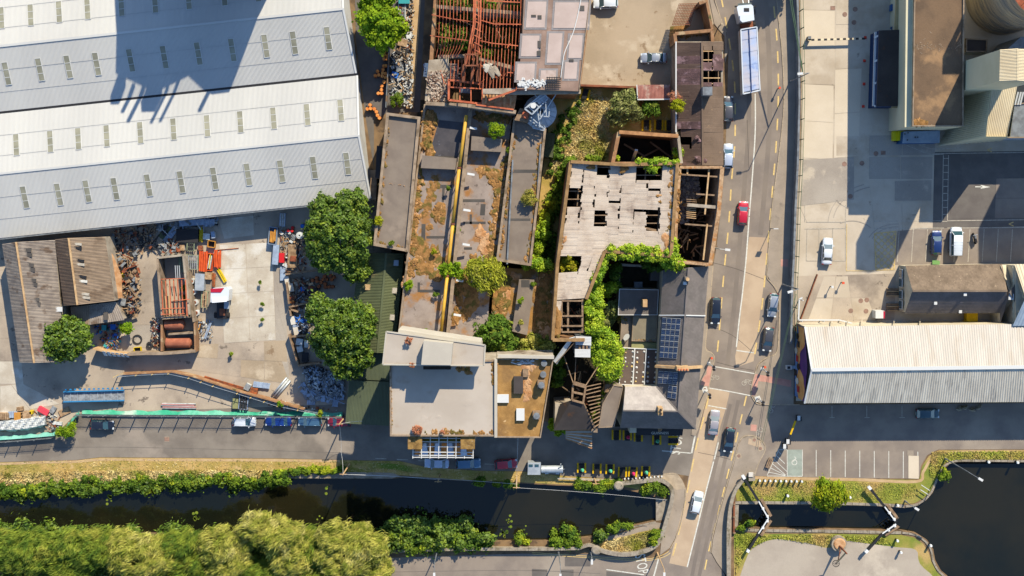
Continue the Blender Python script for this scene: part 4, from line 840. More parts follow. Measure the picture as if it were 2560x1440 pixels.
# ---------------- green shed ----------------
tM,n_,s_,PM=gabled('green_shed','green ribbed-roof shed in the lane west of the mill','shed',[(898,632),(870,880),(986,886),(1010,634)],[(966,632),(944,882)],3.6,5.4,M_green2,M_green,M_green,66,0.06)
for x,y,m_ in ((986,657,M_bluegrey),(982,726,M_whitew),(976,793,M_whitew),(972,850,M_whitew)):
 p=onpl(x,y,PM[2],PM[3],PM[4],.1);MB().box(p.x,p.y,p.z-.1,1.3,.95,.12,-.05).build('rooflight',m_,tM)
p=onpl(921,718,PM[0],PM[1],PM[4],.1);MB().box(p.x,p.y,p.z-.1,1.1,.95,.12,-.05).build('rooflight',M_path,tM)
gm=thing('green_lean_to','lower green ribbed roof reaching the quay road beside the beige warehouse','shed',tuple(G(915,980,0)))
q=GP([(872,950),(974,955),(972,1066),(862,1060)],3.4);MB().corr(q[0],q[1],q[2]-Vector((0,0,.5)),q[3]-Vector((0,0,.5)),30,.06).build('roof_slope',M_green2,gm);MB().prism(GP([(876,886),(974,886),(970,1060),(866,1055)],2.8),0,2.7).build('wall',M_green2,gm)
q=GP([(880,880),(974,884),(974,952),(874,948)],3.0);MB().corr(q[0],q[1],q[2],q[3],30,.06).build('roof_slope',M_green2,gm)
# ---------------- J: beige quay warehouse ----------------
J,RJ=flat('quay_warehouse','quay warehouse with wide beige flat roof and raised north block',[(974,905),(1240,900),(1240,1091),(975,1091)],16,M_beiger,M_rend2,.25,4)
MB().prism(GP([(998,846),(1202,872),(1200,915),(990,915)],18.60),0,18.60).build('north_block_wall',M_render,J)
up=[(966,829),(1213,863),(1210,914),(957,911)];MB().prism(GP(up,19.30),19.00,19.30).build('upper_roof',M_beiger,J)
MB().prism([v for v in GP([(996,824),(1203,856),(1200,900),(990,898)],17.00)],11,17.00).build('north_ledge',M_pier,J)
for i in range(4):
 a_,b_=up[i],up[(i+1)%4];MB().beam(G(*a_,19.35),G(*b_,19.35),.22,.18).build('roof_edge',M_pier,J)
MB().prism(GP([(1059,852),(1132,859),(1127,913),(1053,912)],21.60),19.30,21.60).build('lift_house',M_pier,J);MB().box(*G(1095,914,16.00),4.3,.5,2.6).build('doorway',M_dark,J)
plates(J,19.30,[[(990,888),(1030,858),(1048,860),(1045,908),(985,908)]],M_beiger,.02)
mosstrail(J,16,[(1060,1082),(1120,1080),(1160,1082)],6,50,M_moss,.15);mosstrail(J,16,[(1236,900),(1234,960)],9,26);mosstrail(J,16,[(1190,1086),(1236,1078)],8,22);mosstrail(J,16,[(978,960),(979,1080)],3,40,t=.1);mosstrail(J,16,[(1140,922),(1180,930)],10,16)
for x,y,q in ((1168,1008,12),(1060,1048,11),(1097,1042,6)):blobmesh(MB(),x,y,q,q*.8,0,16,.015).build('water_stain',M_beiger,J)
K_,RK=flat('vent_roof_warehouse','moss-brown flat roof warehouse with vents and four rooflights beside the beige one',[(1241,897),(1385,893),(1352,1095),(1241,1094)],15.70,mat('brown_moss_felt',(182,136,76),(150,108,56),.5,c3=(140,104,64),s3=.12,t3=.6,w3=.08,c4=(222,180,126),s4=.8,t4=.68,speck=.15,bump=.3),M_rend2,.3,3)
MB().prism(GP([(1236,898),(1243,898),(1243,1094),(1236,1094)],16.50),15.70,16.50).build('parapet',M_pier,K_)
for x,y in ((1257,996),(1301,1036)):c_=G(x,y,15.90);MB().box(c_.x,c_.y,15.70,1.9 if x<1280 else 1.3,1.3 if x<1280 else 1.9,.5).build('rooflight',M_frame,K_)
c_=G(1296,962,16);MB().box(c_.x,c_.y,15.70,1.5,2.7,.7).build('rooflight',M_blackf,K_);c_=G(1314,932,16);MB().box(c_.x,c_.y,15.70,.9,1.3,.5).build('rooflight',M_timber,K_)
for x,y in ((1353,961),(1341,1038)):
 c_=G(x,y,16.50);b_=MB().box(c_.x,c_.y,15.70,1.2,1.3,1.2).build('roof_vent',M_timber,K_);MB().cyl((c_.x,c_.y,16.90),(c_.x,c_.y,17.40),.5,n=14).build('vent_cowl',M_steeld,b_)
for x,y in ((1358,936),(1360,908)):c_=G(x,y,16);MB().cyl((c_.x,c_.y,15.70),(c_.x,c_.y,16.30),.5,n=14).build('vent_cowl',M_steeld,K_)
mosstrail(K_,15.70,[(1330,905),(1312,950),(1318,1000)],14,40,M_mossl,.1)
mb=MB()
for k in range(30):p=G(random.uniform(1285,1340),random.uniform(893,912),15.90);mb.box(p.x,p.y,15.72,random.uniform(.2,1.2),.15,.12,random.uniform(-.4,.4))
mb.build('broken_slats',M_frame,K_,kind='stuff');MB().beam(G(1245,890,16.40),G(1385,893,16.40),.5,.7).build('parapet',M_pier,K_)
W=thing('entrance_frame','white lattice frame between two mossy piers on the quay road','frame',tuple(G(1100,1118,0)))
for x in (1037,1169):MB().prism(GP(rect(x-16.5,1090,x+17,1122),15.5),0,15.5).build('pier',M_rend2,W);MB().prism(GP(rect(x-17.5,1089,x+18,1123),15.8),15.5,15.8).build('pier_cap',mat('pier_moss',(170,130,70),(120,88,44),1.2,c3=(196,176,146),s3=.8,t3=.66,speck=.25),W)
for k in range(8):x=1033+k*21.5;MB().beam(G(x,1092,14.6),G(x-1,1146,14.6),.13,.2).build('lattice_bar',M_frame,W);
for k,y in enumerate((1095,1104,1116,1130,1138,1143)):MB().beam(G(1031 if k>2 else 1054,y,14.5),G(1184 if k>2 else 1152,y+1,14.5),.12,.16).build('lattice_bar',M_frame,W)
MOR=mat('orange_brown_panel',(206,130,60),(176,104,48),.6);MPB=mat('pale_blue_panel',(196,204,220),(180,190,206),.6)
for k in range(9):
 x=1040+k*16.2;m_=MPB if k%2 else MOR;h0=13.4-(k%3)*.3
 MB().slab(G(x,1108,h0),G(x+(9 if k%2 else 12),1108,h0),G(x+15,1140,h0-1.4),G(x-4,1141,h0-1.2),.06).build('canopy_panel',m_,W)
MB().prism(GP(rect(1052,1092,1154,1106),13.7),13.5,13.7).build('canopy_deck',mat('wet_moss',(120,110,40),(90,84,34),1),W)
# ---------------- N: steel frame ruin ----------------
N_=thing('steel_frame_ruin','roofless mill hall with bent rusty purlins over a dark overgrown interior','ruin',tuple(G(1190,90,0)))
H=12.0
HN=lambda x:H if x>=1192 else 6.4+max(0,(x-1080)/112)*(H-6.4)
wl=MB();strip(wl,[(1100,-160),(1078,150),(1066,258)],9,0,6.4);wl.build('wall',M_brick,N_)
for pts,hh in (([(1088,16),(1185,24)],6),([(1185,24),(1314,34)],9.5),([(1095,142),(1165,140)],6.5),([(1198,146),(1300,174)],10.5),([(1064,258),(1170,264)],9.0),([(1170,264),(1290,280)],11.0)):strip(MB(),pts,8,0,hh).build('cross_wall',M_rend2,N_);strip(MB(),pts,9,hh,hh+.15).build('coping',M_cope,N_)
strip(MB(),[(1316,-160),(1303,100),(1292,212)],4,0,H-.5).build('wall',M_brick,N_)
strip(MB(),[(1196,-160),(1188,140)],5,0,5).build('inner_wall',M_brick,N_)
def purlin(pts,r=.05,nm='purlin',m=None):
 mb=MB()
 for i in range(len(pts)-1):mb.beam(pts[i],pts[i+1],r*2,r*2.2)
 mb.build(nm,m or M_rust,N_)
for k in range(11):
 x=1098+k*8.7;bend=0 if k<2 else (k-1)*2.6
 h_=HN(x);P=[G(x+5,-160,h_+.2),G(x+1,40,h_+.2),G(x-1,90,h_+.1)]
 if k<9:P+=[G(x-3-bend*.5,120,h_-.4),G(x-8-bend,143,h_-1)]
 else:P+=[G(x-4,150,h_)]
 purlin(P)
for k in range(5):x=1128+k*9;purlin([G(x,150,HN(x)-.6),G(x-2,195,HN(x)-.8),G(x-3,216,HN(x)-1)])
for k in range(13):x=1208+k*8.4;purlin([G(x+6,-160,H+.2),G(x+1,40,H+.2),G(x-3,110,H+random.uniform(-.2,.1)),G(x-9,222,H-.2)])
for pts in ([(1080,37),(1130,47),(1190,56)],[(1076,89),(1120,95),(1175,102)],[(1190,47),(1235,60),(1310,61)],[(1183,98),(1230,108),(1300,115)],[(1215,2),(1300,6)],[(1268,181),(1293,183)]):
 purlin([G(x,y,HN(x)+.45)for x,y in pts],.07,'tie_rail')
for pts in ([(1105,-20),(1200,-12)],[(1190,12),(1205,20),(1198,52),(1184,60)]):purlin([G(x,y,H+.3)for x,y in pts],.08,'tie_rail')
for dx in (-9,-5,3,8):purlin([G(1196+dx,-160,H+.5),G(1193+dx,60,H+.6),G(1186+dx*1.3,110,H+.5),G(1180+dx*1.6,160,H-.5)],.12 if dx in (-9,8)else .07,'ridge_girder')
for k in range(9):y=-20+k*18;purlin([G(1186,y,H+.55),G(1203,y+9,H+.55)],.07,'girder_lattice')
for x in (1160,1182,1196):purlin([G(x,160,H-1),G(x-2,204,H-1.3)],.22,'fallen_girder',M_rustd)
def cage(x0,y0,x1,y1,z0,z1,m,r=.12,par=None,nm='box_frame',jx=0):
 mb=MB();c_=[(x0,y0),(x1,y0+jx),(x1,y1+jx),(x0,y1)]
 for i in range(4):
  a_,b_=c_[i],c_[(i+1)%4]
  for z in (z0,z1):mb.beam(G(*a_,z),G(*b_,z),r*2,r*2)
  A0=G(*a_,z1);mb.beam(A0,Vector((A0.x,A0.y,z0)),r*2,r*2)
 for t in (.33,.66):mb.beam(G(*lp(c_[0],c_[1],t),z1),G(*lp(c_[3],c_[2],t),z1),r,r)
 mb.build(nm,m,par or N_)
cage(1163,136,1193,164,H-2,H+1.4,M_rustd,.11);cage(1122,200,1206,250,7.6,10.0,M_rust,.16,jx=10)
purlin([G(1125,218,10.1),G(1206,222,10.1)],.1,'rail');MB().slab(G(1148,222,8.6),G(1176,218,8.8),G(1180,234,8.4),G(1150,232,8.4),.06).build('torn_sheet',M_steeld,N_)
MB().prism(GP([(1072,150),(1122,146),(1120,210),(1118,256),(1062,252)],6.8),6.2,6.8).build('rubble_slab',M_rend2,N_)
mb=MB();mb2=MB()
for k in range(420):
 x=random.gauss(1094,13);y=random.uniform(178,254)
 if not 1066<x<1120:continue
 p=G(x,y,6.9);(mb if k%3 else mb2).box(p.x,p.y,6.78,random.uniform(.1,.5),random.uniform(.08,.3),random.uniform(.05,.3),random.uniform(0,3))
mb.build('rubble',mat('rubble_pale',(214,190,166),(160,134,112),2,island=.25,speck=.2),N_,kind='stuff');mb2.build('rubble_dark',mat('rubble_brown',(140,104,84),(110,80,64),2,island=.25),N_,kind='stuff')
for k in range(9):y=158+k*4.8;e=1144+(k*37%11);MB().slab(G(1120,y,6.8),G(e,y+1,7.6),G(e-2,y+4.6,7.6),G(1119,y+4,6.8),.05).build('broken_roof_sheet',M_felt,N_)
blobmesh(MB(),1232,176,10,20,.5,H,.1,18,.5).build('hanging_roof_fragment',M_rend2,N_);blobmesh(MB(),1218,168,12,8,.2,H,.1,14,.5).build('hanging_roof_fragment',M_pier,N_)
MB().prism(GP([(1207,222),(1293,220),(1452,224),(1452,234),(1290,236),(1207,234)],12.2),11.4,12.2).build('concrete_beam',M_rend2,N_)
MB().beam(G(1290,222,12.6),G(1448,218,12.6),.5,.4).build('rusted_beam',M_rust,N_);MB().beam(G(1222,250,11.9),G(1292,224,12.5),.3,.3).build('rusted_beam',M_rust,N_);MB().beam(G(1292,224,12.5),G(1400,222,12.7),.22,.22).build('rusted_beam',M_rustd,N_)
MB().prism(GP([(1208,236),(1292,238),(1286,274),(1204,262)],10.4),9.8,10.4).build('broken_floor',M_mossl,N_)
for x,y,w_,l_ in ((1216,250,2,20),(1240,254,2.5,26),(1262,256,3,30),(1278,252,2,24)):MB().prism(GP([(x-w_,y-l_/2),(x+w_,y-l_/2),(x+w_-2,y+l_/2),(x-w_-2,y+l_/2)],10.6),10.4,10.6).build('floor_joist',M_timbl,N_)
purlin([G(1190,262,11.2),G(1284,274,11.2)],.12,'rail');MB().prism(GP([(1300,270),(1328,276),(1320,306),(1286,300)],10),5,10).build('broken_tower_stub',M_timber,N_);MB().prism(GP([(1308,276),(1324,280),(1318,298),(1304,294)],10.3),10,10.3).build('red_panel',M_rust,N_)
for k in range(34):
 x,y=random.uniform(1090,1290),random.uniform(60,215);z=HN(x)+random.uniform(-2.5,.2);a=random.gauss(0,1);pts=[G(x,y,z),G(x+8*a,y+random.gauss(0,12),z-.6),G(x+14*a+random.gauss(0,8),y+random.gauss(0,22),z-1.4)];purlin(pts,.05,'bent_rod',(M_rust,M_rustd,M_timber)[k%3])
thicket('undergrowth',[(1100,-20),(1290,-10),(1280,170),(1220,170),(1180,130),(1100,130)],0.5,5.5,50,1.2,9000,.3,M_ivyd,N_,kind='stuff')
# ---------------- O: panelled flat roof ----------------
O_,RO=flat('panelled_roof_block','mill block with flat roof of pinkish panels between brown strips',[(1316,-160),(1482,-160),(1475,0),(1449,228),(1293,222),(1305,110)],13,mat('brown_strip_felt',(170,138,118),(150,120,102),.5,c3=(140,110,90),s3=.4,t3=.6),M_brick,.2,2,sides=[1,2])
MPK=mat('pinkish_roof_panel',(208,182,166),(196,170,154),.25,c3=(184,158,142),s3=.4,t3=.66,speck=.03);MGB=mat('grey_panel_border',(156,146,140),(146,136,130),.5,c3=(196,180,166),s3=1.2,t3=.66)
for x0,y0,x1,y1 in ((1315,4,1362,69),(1384,6,1469,70),(1308,89,1351,141),(1374,83,1408,157),(1427,88,1459,145),(1301,159,1345,201),(1361,176,1399,204),(1420,155,1451,197),(1318,-70,1364,-6),(1384,-70,1472,-5)):
 sk=(lambda y:(60-y)*.075);q=[(x0+sk(y0),y0),(x1+sk(y0),y0),(x1+sk(y1),y1),(x0+sk(y1),y1)]
 cx=sum(p[0]for p in q)/4;cy=sum(p[1]for p in q)/4;g=[(cx+(p[0]-cx)*1+(5 if p[0]>cx else-5),p[1]+(5 if p[1]>cy else-5))for p in q]
 MB().prism(GP(g,13.04),13.0,13.04).build('panel_border',MGB,O_);MB().prism(GP(q,13.1),13.02,13.1).build('roof_panel',MPK,O_)
for x0,y0,x1,y1 in ((1328,37,1340,43),(1344,38,1354,48),(1344,102,1352,120),(1342,127,1352,140),(1423,148,1434,155),(1449,14,1461,27)):MB().prism(GP(rect(x0,y0,x1,y1),13.16),13.1,13.16).build('roof_hatch',M_asphd,O_)
mb=MB();P=bez([(1454,-10),(1444,40),(1434,78),(1426,98),(1412,130),(1407,155),(1402,195)],4)
for i in range(len(P)-1):mb.beam(G(*P[i],13.2),G(*P[i+1],13.2),.12,.1)
mb.build('roof_cable',M_frame,O_)
mb=MB()
for k in range(160):p=G(random.uniform(1296,1366),random.gauss(208,5),13.2);mb.box(p.x,p.y,13,random.uniform(.1,.5),random.uniform(.1,.3),random.uniform(.05,.25),random.uniform(0,3))
mb.build('white_rubble',M_frame,O_,kind='stuff')
for k in range(5):MB().beam(G(1368+k*6,192,13.5),G(1368+k*6,220,13.5),.12,.1).build('grating_bar',M_black,O_)
for k in range(6):MB().beam(G(1366,194+k*5,13.42),G(1402,194+k*5,13.42),.12,.08).build('grating_bar',M_black,O_)
# ---------------- P: collapsed steel hopper ----------------
M_hop=mat('dulled_zinc',(196,200,200),(164,172,178),.8,island=.12,speck=.1,rough=.6)
hp=thing('steel_hopper','round galvanised hopper with fallen framework on its conical top','hopper',tuple(G(1350,282,0)))
c_=G(1350,280,8.5);c_=Vector((c_.x,c_.y,0));MB().cyl(c_+Vector((0,0,2)),c_+Vector((0,0,8.5)),2.6,n=24).build('hopper_wall',M_steeld,hp,smooth=True)
for k in range(18):
 a0,a1=2*math.pi*k/18,2*math.pi*(k+.95)/18;v=[c_+Vector((2.75*math.cos(t),2.75*math.sin(t),8.5))for t in (a0,a1)]+[c_+Vector((.5*math.cos(t),.5*math.sin(t),9.9))for t in (a1,a0)]
 MB().add(v,[(0,1,2,3)]).build('roof_segment',M_hop,hp)
def hb(pts,h,r=.08,m=None,nm='frame_bar'):
 for i in range(len(pts)-1):MB().beam(G(*pts[i],h),G(*pts[i+1],h),r*2,r*2).build(nm,m or M_steel,hp)
hb([(1312,272),(1358,232),(1370,246),(1330,286),(1312,272)],11.3,.11);hb([(1320,265),(1336,280)],11.35);hb([(1332,254),(1348,268)],11.35);hb([(1345,243),(1361,256)],11.35);hb([(1316,269),(1364,239)],11.4);hb([(1350,298),(1390,236)],10.8);hb([(1326,292),(1356,318)],10.2);hb([(1322,300),(1362,322)],9.6);hb([(1343,268),(1350,318)],10.4,.1);hb([(1352,268),(1374,272),(1372,292),(1350,290),(1352,268)],10.6)
MB().slab(G(1338,248,11.2),G(1358,234,11.2),G(1368,245,11.2),G(1348,262,11.2),.05).build('platform_grille',M_steel,hp);p=G(1333,265,11);MB().cyl(p,p+Vector((0,0,.7)),.45,n=14).build('motor_drum',M_frame,hp)
hb([(1334,312),(1362,318),(1360,326),(1332,320),(1334,312)],9.0,.1)
for a_,b_ in (((1332,228),(1341,242)),((1364,250),(1366,290))):hb([a_,b_],11.5,.06)
dv=thing('grey_container','long grey-green container in the shade beside the fourth mill range','container',tuple(G(1372,360,0)))
P=GP([(1362,330),(1388,334),(1382,394),(1356,390)],2.6);MB().prism(P,.1,2.6).build('container_body',M_steeld,dv);MB().corr(P[0],P[3],P[2],P[1],20,.04).build('container_roof',M_green,dv)
# ---------------- G: broken-roofed hall ----------------
g=thing('broken_roof_hall','large hall with pale corrugated roof full of torn holes','ruin',tuple(G(1540,540,0)))
hg=11.00;out=[(1427,404),(1560,412),(1694,408),(1678,640),(1512,628),(1466,748),(1462,850),(1382,850),(1394,660)]
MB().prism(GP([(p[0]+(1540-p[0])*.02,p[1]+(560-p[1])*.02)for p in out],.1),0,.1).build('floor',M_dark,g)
for i,(a_,b_)in enumerate(zip(out,out[1:]+out[:1])):
 if i in (5,):continue
 hh=11.60-.02*i
 strip(MB(),[a_,b_],7,0,hh).build('wall',M_brick,g);strip(MB(),[a_,b_],8,hh,hh+.12).build('coping',mat('mossy_coping',(170,130,84),(140,106,66),1.0,speck=.2),g)
Hs=[(1424,470,1466,519),(1494,528,1523,568),(1415,530,1429,552),(1494,408,1527,424),(1506,424,1528,440),(1521,470,1530,486),(1521,500,1534,524),(1598,414,1646,451),(1600,526,1658,577),(1616,458,1628,466),(1634,472,1662,478),(1426,404,1436,470)]
q=[G(1432,408,11.10),G(1523,412,10.60),G(1518,640,10.60),G(1401,640,11.10)];sheets(g,q,3,34,3,[M_asbp],Hs,.04,.0,drop=.002)
q=[G(1525,412,10.60),G(1690,410,11.10),G(1676,642,11.10),G(1510,628,10.60)];sheets(g,q,5,34,3,[M_asbp],Hs,.04,.0,drop=.002)
q=[G(1398,642,11.00),G(1512,634,10.90),G(1468,745,10.90),G(1386,750,10.90)];sheets(g,q,4,16,3,[M_asbp],[(1402,630,1452,680)],.035,.05)
for k in range(12):y=418+k*20;MB().beam(G(1424-k*2.4,y,10.30),G(1688-k*1.2,y,10.30),.16,.25).build('rafter',M_timber,g)
for x in (1450,1478,1524,1570,1615,1655):MB().beam(G(x,410,9.90),G(x-14,632,9.90),.2,.3).build('purlin',M_timber,g)
for a_,b_,z0,z1 in (((1610,535),(1650,545),5,6),((1612,548),(1652,556),3,5),((1620,530),(1640,572),6,4),((1604,568),(1640,576),10.40,10.20),((1430,500),(1462,516),4,6),((1434,510),(1465,518),6,6.5),((1440,480),(1444,514),5,5),((1500,540),(1516,560),5,6),((1498,550),(1520,556),4,5)):MB().beam(G(*a_,z0),G(*b_,z1),.35,.25).build('fallen_beam',M_timber,g)
mosstrail(g,11.05,[(1684,420),(1676,520),(1668,630)],9,60,M_moss);mosstrail(g,11.05,[(1560,624),(1660,626)],7,40,M_mossl);mosstrail(g,11.05,[(1402,640),(1408,560)],5,24,M_moss);moss(g,11.00,[(1478,418,10,6),(1560,424,12,7),(1647,489,8,4),(1650,505,5,4),(1395,800,9,30),(1392,830,9,16)],M_moss);moss(g,11.10,[(1412,600,4,10),(1668,600,14,16)],M_mossl)
for x0,y0,x1,y1 in ((1404,748,1460,830),):
 for x in (1404,1420,1456):MB().beam(G(x,y0,10.60),G(x,y1,10.40),.3,.35).build('frame_post_beam',M_timber,g)
 for y in (752,790,815,830):MB().beam(G(1404,y,10.70),G(1458,y,10.70),.25,.3).build('frame_cross_beam',M_timber,g)
for k in range(22):x,y=random.uniform(1408,1455),random.uniform(760,826);MB().beam(G(x,y,random.uniform(2,5)),G(x+random.gauss(0,18),y+random.gauss(0,18),random.uniform(2,7.5)),random.uniform(.12,.3),.15).build('fallen_beam',(M_timber,M_timbl,M_rustd,M_timber)[k%4],g)
q=[G(1386,752,10.90),G(1404,752,10.80),G(1400,800,10.40),G(1380,800,10.80)];sheets(g,q,1,6,3,[M_asbp],(),.035)
moss(g,10.60,[(1392,820,10,22)],M_mossl)
# ---------------- F: roofless cell ----------------
f=thing('roofless_cell','small roofless walled cell with a pale post leaning in its dark interior','ruin',tuple(G(1620,370,0)))
out=[(1548,330),(1696,340),(1704,408),(1532,408)]
for i,(a_,b_)in enumerate(zip(out,out[1:]+out[:1])):strip(MB(),[a_,b_],7 if i!=3 else 9,0,8.70-.03*i).build('wall',M_brick if i!=1 else M_rend2,f)
strip(MB(),[(1548,330),(1696,340)],9,8.71,8.90).build('coping',mat('rusty_coping',(196,140,90),(160,110,70),.8,speck=.2),f)
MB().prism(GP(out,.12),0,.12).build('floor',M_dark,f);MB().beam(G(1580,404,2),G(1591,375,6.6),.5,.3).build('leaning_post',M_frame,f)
for a_,b_ in (((1625,355),(1680,395)),((1600,396),(1650,370)),((1560,360),(1610,390))):MB().beam(G(*a_,2),G(*b_,1.6),.3,.2).build('fallen_beam',M_timber,f)
# ---------------- H: roofless ruin by the road ----------------
h_=thing('roadside_ruin','roofless roadside ruin full of broken timber and slates','ruin',tuple(G(1745,540,0)))
out=[(1700,418),(1806,418),(1797,530),(1776,661),(1688,655),(1692,540)]
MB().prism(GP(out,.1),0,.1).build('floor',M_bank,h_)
for i,(a_,b_)in enumerate(zip(out,out[1:]+out[:1])):
 t=9 if i in (1,2)else 6;strip(MB(),[a_,b_],t,0,10.20-.02*i).build('wall',M_rend2 if i<3 else M_brick,h_);strip(MB(),[a_,b_],t+1,10.20-.02*i,10.34-.02*i).build('coping',mat('rubbly_wall_top',(206,166,124),(160,118,80),1.2,c3=(186,120,60),s3=.5,t3=.58,speck=.25,bump=.4),h_)
strip(MB(),[(1718,512),(1792,518)],8,0,9.90).build('cross_wall',M_rend2,h_)
for x0,y0,x1,y1 in ((1702,436,1796,442),(1740,485,1786,488),(1712,560,1780,565)):MB().beam(G(x0,y0,9.60),G(x1,y1,9.60),.25,.3).build('beam',M_timber,h_)
for x0,y0,x1,y1 in ((1773,418,1762,536),(1719,418,1718,436),(1768,560,1758,650)):MB().beam(G(x0,y0,9.70),G(x1,y1,9.70),.25,.3).build('beam',M_timbl,h_)
for k in range(5):MB().beam(G(1716,498+k*5,9.20),G(1742,500+k*5,9.00),.12,.15).build('joist',M_timber,h_)
for k in range(6):MB().beam(G(1716,520+k*4.8,9.20),G(1740,522+k*4.8,9.20),.12,.15).build('joist',M_timbl,h_)
MB().prism(GP([(1706,438),(1745,436),(1746,490),(1722,498),(1700,560),(1696,500)],4.6),3.6,4.6).build('collapsed_floor',M_tar3,h_)
mb=MB();mb2=MB()
for k in range(420):
 x,y=random.uniform(1702,1748),random.uniform(440,560)
 if x>1725 and y>495:continue
 p=G(x,y,4.7);(mb if k%3 else mb2).box(p.x,p.y,4.6,random.uniform(.2,.6),random.uniform(.15,.4),random.uniform(.04,.3),random.uniform(0,3))
mb.build('broken_slates',mat('broken_slate',(150,136,130),(116,104,100),2,island=.3),h_,kind='stuff');mb2.build('rubble',M_rend2,h_,kind='stuff')
for k in range(60):
 x,y=random.uniform(1700,1772),random.uniform(480,648);z=random.uniform(1.5,4.5)if y<600 else random.uniform(3,5.5)
 MB().beam(G(x,y,z),G(x+random.gauss(0,14),y+random.gauss(0,16),z+random.uniform(-1,1.4)),random.uniform(.12,.28),.14).build('fallen_beam',(M_timbl,M_timber,M_timber)[k%3],h_)
mosstrail(h_,4.6,[(1750,500),(1775,510)],12,20);mosstrail(h_,10.20,[(1698,430),(1696,560)],6,24)
# ---------------- E: brown-roofed road range ----------------
e=thing('brown_roof_range','roadside range with brown sheet roof and holes showing dark rafters','building',tuple(G(1750,260,0)))
we,wr=5.6,7.4
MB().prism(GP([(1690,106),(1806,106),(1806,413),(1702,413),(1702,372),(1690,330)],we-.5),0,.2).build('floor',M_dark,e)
for a_,b_ in (((1691,106),(1691,330)),((1805,106),(1805,412)),((1702,412),(1806,412)),((1691,106),(1806,106)),((1691,330),(1703,372)),((1703,372),(1702,412))):strip(MB(),[a_,b_],5,0,we-.15).build('wall',M_rend2,e)
rows=[(106,140,M_tar),(140,160,M_tar2),(160,172,M_tar),(172,212,M_tar2),(212,268,M_tar),(268,304,M_tar),(304,322,M_tar2),(322,372,M_tar),(372,413,M_tar)]
for y0,y1,m_ in rows:
 xl=1690 if y1<=330 else 1702
 n=max(1,round((y1-y0)/10));sheets(e,[G(xl,y0,we),G(1755,y0,wr),G(1757,y1,wr),G(xl,y1,we)],2,n,4,[m_],[(1704,344,1722,364)],.03,.02)
rows=[(104,136,M_tar3),(136,216,M_tar2),(216,330,M_tar3),(330,413,M_tar3)]
for y0,y1,m_ in rows:sheets(e,[G(1755,y0,wr),G(1808,y0,we),G(1808,y1,we),G(1757,y1,wr)],2,round((y1-y0)/10),4,[m_],[(1756,126,1772,152),(1772,134,1786,148),(1756,158,1764,176),(1756,178,1798,211)],.03,.02)
for y in (128,150,166,176,195,209):MB().beam(G(1757,y,wr-.15),G(1800,y,we+.1),.14,.14).build('rafter',M_timbl,e)
for x in (1757,1771,1796):MB().beam(G(x,112,wr-.2-(x-1757)*.035),G(x,216,wr-.2-(x-1757)*.035),.12,.12).build('purlin',M_timber,e)
MB().beam(G(1755,104,wr+.08),G(1757,413,wr+.08),.3,.1).build('ridge_cap',M_tar3,e);MB().beam(G(1690,104,we+.1),G(1690,330,we+.1),.2,.15).build('barge_board',M_frame,e)
p=G(1768,228,9);MB().prism(GP(rect(1757,217,1781,238),9.2),6,9.2).build('chimney',M_steeld,e)
mosstrail(e,we,[(1804,240),(1806,330)],3,8,mat('lichen_yellow',(220,176,20),speck=.1),.1);moss(e,7.2,[(1742,345,8,5),(1752,352,9,4),(1748,398,10,9),(1762,402,6,6)],M_tar2,.2)
n2=thing('roofless_forecourt','ruined brick forecourt walls at the north end of the brown roof range','ruin',tuple(G(1735,70,0)))
for pts in ([(1688,84),(1780,76)],[(1687,84),(1690,108)],[(1780,76),(1782,104)],[(1748,8),(1766,2)],[(1766,0),(1781,74)]):strip(MB(),pts,8 if pts[0][0]!=1766 else 6,0,5.4+random.uniform(0,.2)).build('wall',M_brick,n2)
MB().prism(GP([(1694,88),(1778,82),(1776,106),(1694,108)],3.6),0,3.6).build('low_roof',M_felt,n2);mosstrail(n2,3.6,[(1698,92),(1770,88)],5,20)
for k in range(14):y=10+k*4;MB().beam(G(1698-k*1.3,y,3.2),G(1744-k*1.5,y-1,3.2),.09,.1).build('lattice_slat',M_rustd,n2)
for k in range(12):x=1698+k*4;MB().beam(G(x,9,3.1),G(x-18,64,3.1),.07,.08).build('lattice_slat',M_rustd,n2)
MB().prism(GP([(1676,66),(1728,62),(1700,84),(1680,108),(1672,90)],.06),0,.06).build('mossy_ground',M_moss,n2)
rs=thing('red_corrugated_shed','low shed with faded red corrugated roof against the brown roof range','shed',tuple(G(1635,232,0)));P=GP([(1592,212),(1676,212),(1676,248),(1594,249)],3.0)
MB().corr(P[0],P[1],P[2],P[3],24,.08).build('roof_slope',mat('faded_red_sheet',(190,128,112),(166,104,90),.8,c3=(206,170,150),s3=.6,t3=.6),rs);MB().prism(GP([(1594,214),(1674,214),(1674,246),(1596,247)],2.9),0,2.85).build('wall',M_brick,rs)
MB().beam(P[3],P[2],.2,.2).build('gutter',M_frame,rs);MB().beam(P[0],P[3],.15,.15).build('verge_trim',M_frame,rs)
rt=thing('rusty_wall_capping','rusty brown beam wall along the south edge of the top yard','wall',tuple(G(1520,216,0)));strip(MB(),[(1452,213),(1590,218)],5,0,2.0).build('wall_body',M_rustd,rt);strip(MB(),[(1476,0),(1450,210)],5,0,2.5).build('wall_body',M_brick,rt)
